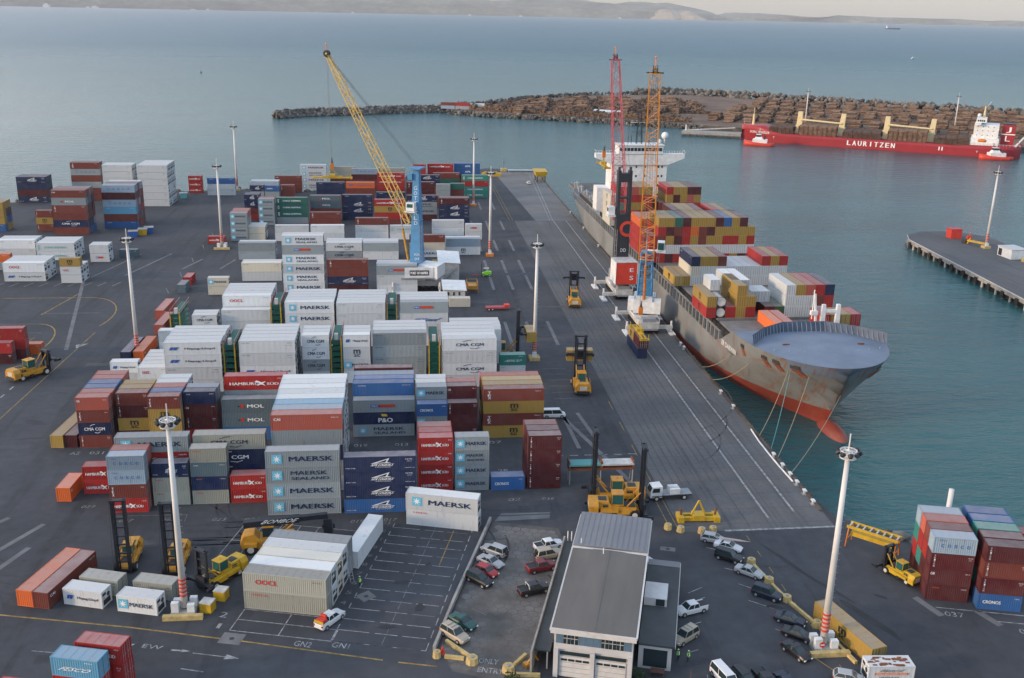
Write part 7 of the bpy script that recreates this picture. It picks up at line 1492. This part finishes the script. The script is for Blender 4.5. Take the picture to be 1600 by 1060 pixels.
g=MB(); [g.bar((x,.6,4.6),(x,.6,5.7),.08,'white') for x in range(150,181,2)]; g.bar((150,.6,5.7),(180,.6,5.7),.08,'white'); g.bar((177,3,4.6),(181.5,3,11),.5,'white'); g.bar((177,6,4.6),(181.5,6,11),.5,'white'); g.bar((178,2,8),(182,7,5),.3,'redsign'); g.build('stern_gear',K)
g=MB(); g.box(150,1,4.5,164,6,6.5,'white'); g.build('side_house',K)
t=thing('lifeboat','orange lifeboat on the red ship beside the white bridge','lifeboat',tuple((K.matrix_basis if False else Matrix.Translation((A2.x,A2.y,0))@Matrix.Rotation(ang,4,'Z'))@Vector((157,2.2,7.4))),ang); g=MB(); g.ball((0,0,0),1.3,'corange',10,6,(2.3,1,1)); g.build('hull',t,True)
MK=Matrix.Translation((A2.x,A2.y,0))@Matrix.Rotation(ang,4,'Z')
for n_,(x0_,x1_,h_,m_) in enumerate([(18,34.5,6.2,'bark'),(38.5,64,8.4,'logship'),(68.5,93.5,6.4,'bark'),(98,123,8.6,'logship'),(127.5,149,6.2,'bark')]):
    t=thing('deck_log_stack',f'{RN[n_]} block of logs from the bow on the red ship','log stack',tuple(MK@Vector((x0_,0,3.6))),ang,'log blocks on the red ship'); g=MB(); L_=x1_-x0_; rr=random.Random(n_); nn=max(3,int(L_/6))
    for i in range(nn):
        for j in range(int((h_-3.6)/1.0)+3):
            for q in range(3 if j<2 else 9):
                yy=(.9+q*.9) if j<2 else (.9+q*2.9); g.bar((i*L_/nn+.2,yy+rr.uniform(-.2,.2),.6+j*.85),((i+1)*L_/nn-.2,yy,.6+j*.85),rr.uniform(.42,.55) if q==0 else rr.uniform(.8,1.4),m_,6)
    g.build('logs',t); g=MB(); [g.box(i*L_/(nn*2),.1,0,i*L_/(nn*2)+.35,.5,h_-2.8 if m_=='bark' else h_-2.2,'rust') for i in range(nn*2+1)]; g.build('stanchions',t)
def tug(x,y,rz,label):
    t=thing('tugboat',label,'tug',(x,y,ZS),rz); g=MB(); S_=[]
    for xx,w,zt_ in((-10,3.4,2.0),(-7,4.4,1.9),(0,4.8,2.1),(6,4.2,2.7),(9.5,2.4,3.3),(11,.4,3.6)): S_.append([(xx,-w,zt_),(xx,-w*.8,-.8),(xx,w*.8,-.8),(xx,w,zt_)])
    g.loft(S_,'redsign'); g.build('hull',t,True); g=MB(); g.box(-5,-3,2,5,3,4.4,'white'); g.loft([[(-2,-2.2,4.4),(4,-2.2,4.4),(4,2.2,4.4),(-2,2.2,4.4)],[(-1,-1.6,6),(3,-1.6,6),(3,1.6,6),(-1,1.6,6)]],'white'); g.box(-.6,-1.8,7.4,2.8,1.8,7.7,'white'); g.build('deckhouse',t)
    g=MB(); g.box(-.5,-1.6,6.0,2.7,1.6,7.4,'glass'); [g.box(-3.6+i*2,-3.04,3,-2.6+i*2,-3,3.9,'glass') for i in range(4)]; g.build('window',t); g=MB(); g.bar((.6,0,7.6),(.6,0,12),.18,'dirtywhite'); g.bar((-.8,0,9.6),(2,0,9.6),.1,'dirtywhite'); g.build('mast',t)
    g=MB(); g.bar((-3,1.8,4.4),(-3,1.8,6.6),.5,'dark',8); g.bar((-3,-1.8,4.4),(-3,-1.8,6.6),.5,'dark',8); g.build('funnels',t); g=MB(); [g.disc((9.6-.6*i,-2.4-.7*i,1.2),(0,1,0),.5,.3,'rubber',8) for i in range(3)]; g.build('fenders',t); return t
tug(247,689,R(158),'red and white tug under the bow of the red ship'); tug(383,624.5,R(172),'red and white tug near the stern of the red ship')
t=thing('cargo_ship','tiny dark cargo ship near the horizon','ship',(4800,9950,ZS),R(-36)); t.scale=(.42,.42,.5); g=MB(); g.loft([[(-150,-18,20),(-150,-14,0),(-150,14,0),(-150,18,20)],[(150,-18,20),(150,-14,0),(150,14,0),(150,18,20)],[(190,-1,26),(178,-1,0),(178,1,0),(190,1,26)]],'ink_navy'); g.build('hull',t); g=MB(); g.box(-140,-16,20,-108,16,58,'white'); g.box(-126,-4,58,-116,4,72,'white'); g.build('deckhouse',t); g=MB(); [g.box(-90+i*52,-12,20,-52+i*52,12,26,'ink_blue') for i in range(5)]; g.build('hatches',t)
t=thing('channel_buoy','dark channel buoy on the open water at left','buoy',(-266,1427,ZS)); t.scale=(.6,.6,.6); g=MB(); g.disc((0,0,.8),(0,0,1),2.2,1.8,'dark',10); g.build('float',t); g=MB(); g.bar((0,0,1.6),(0,0,10),.35,'dark',6,.1); g.ball((0,0,7.5),.8,'dark'); g.build('tower',t)
t=thing('small_boat','tiny white boat far out on the open water','boat',(1193,2346,ZS),.3); g=MB(); g.loft([[(-6,-2,1.6),(-6,-1.4,0),(-6,1.4,0),(-6,2,1.6)],[(3,-2,1.8),(3,-1.4,0),(3,1.4,0),(3,2,1.8)],[(8,-.1,2.4),(7,-.1,0),(7,.1,0),(8,.1,2.4)]],'white'); g.build('hull',t); g=MB(); g.box(-3,-1.4,1.6,1,1.4,3.8,'dirtywhite'); g.build('cabin',t)
# pale town buildings on the far shore
rnd=random.Random(8)
for i in range(9):
    f_=rnd.random(); x=-8400+rnd.uniform(0,1)*16000; y=24000-abs(x)*.06
    big=i<2; w=(60 if big else rnd.uniform(20,45)); h_=50 if i==0 else (32 if big else rnd.uniform(12,22))
    if i==0: x,y=-7300,23250
    if i==1: x,y=-6400,23500
    t=thing('shore_building','large white industrial building on the far left shore' if i==0 else ('second white industrial building on the far left shore' if i==1 else 'tiny pale building on the far shore of the bay'),'building',(x,y-300,ZS),0,'pale buildings on the far shore'); g=MB(); g.box(-w,-60,0,w,60,h_,'white'); g.box(-w*.4,-50,h_,w*.2,50,h_*1.5,'white'); g.build('wall',t); g=MB(); g.extr([(-w-4,h_),(0,h_*1.15),(w+4,h_)],'y',-66,66,'dirtywhite'); g.build('roof',t)
print('piles',np_)
# ------------------------------------------------------------------ air
hz=MB(); hz.box(-29500,-29500,ZS-9,29500,29500,900)
m=bpy.data.materials.new('haze'); m.use_nodes=True; n=m.node_tree; n.nodes.remove(n.nodes['Principled BSDF']); v=n.nodes.new('ShaderNodeVolumePrincipled'); v.inputs['Color'].default_value=(.86,.88,.93,1); v.inputs['Density'].default_value=HAZE; v.inputs['Anisotropy'].default_value=.0
n.links.new(v.outputs[0],n.nodes['Material Output'].inputs['Volume']); MAT['haze']=m; hz.ms=['haze']
tag(hz.build('haze'),'pale sea haze softening the far hills and bay','haze',kind='stuff')
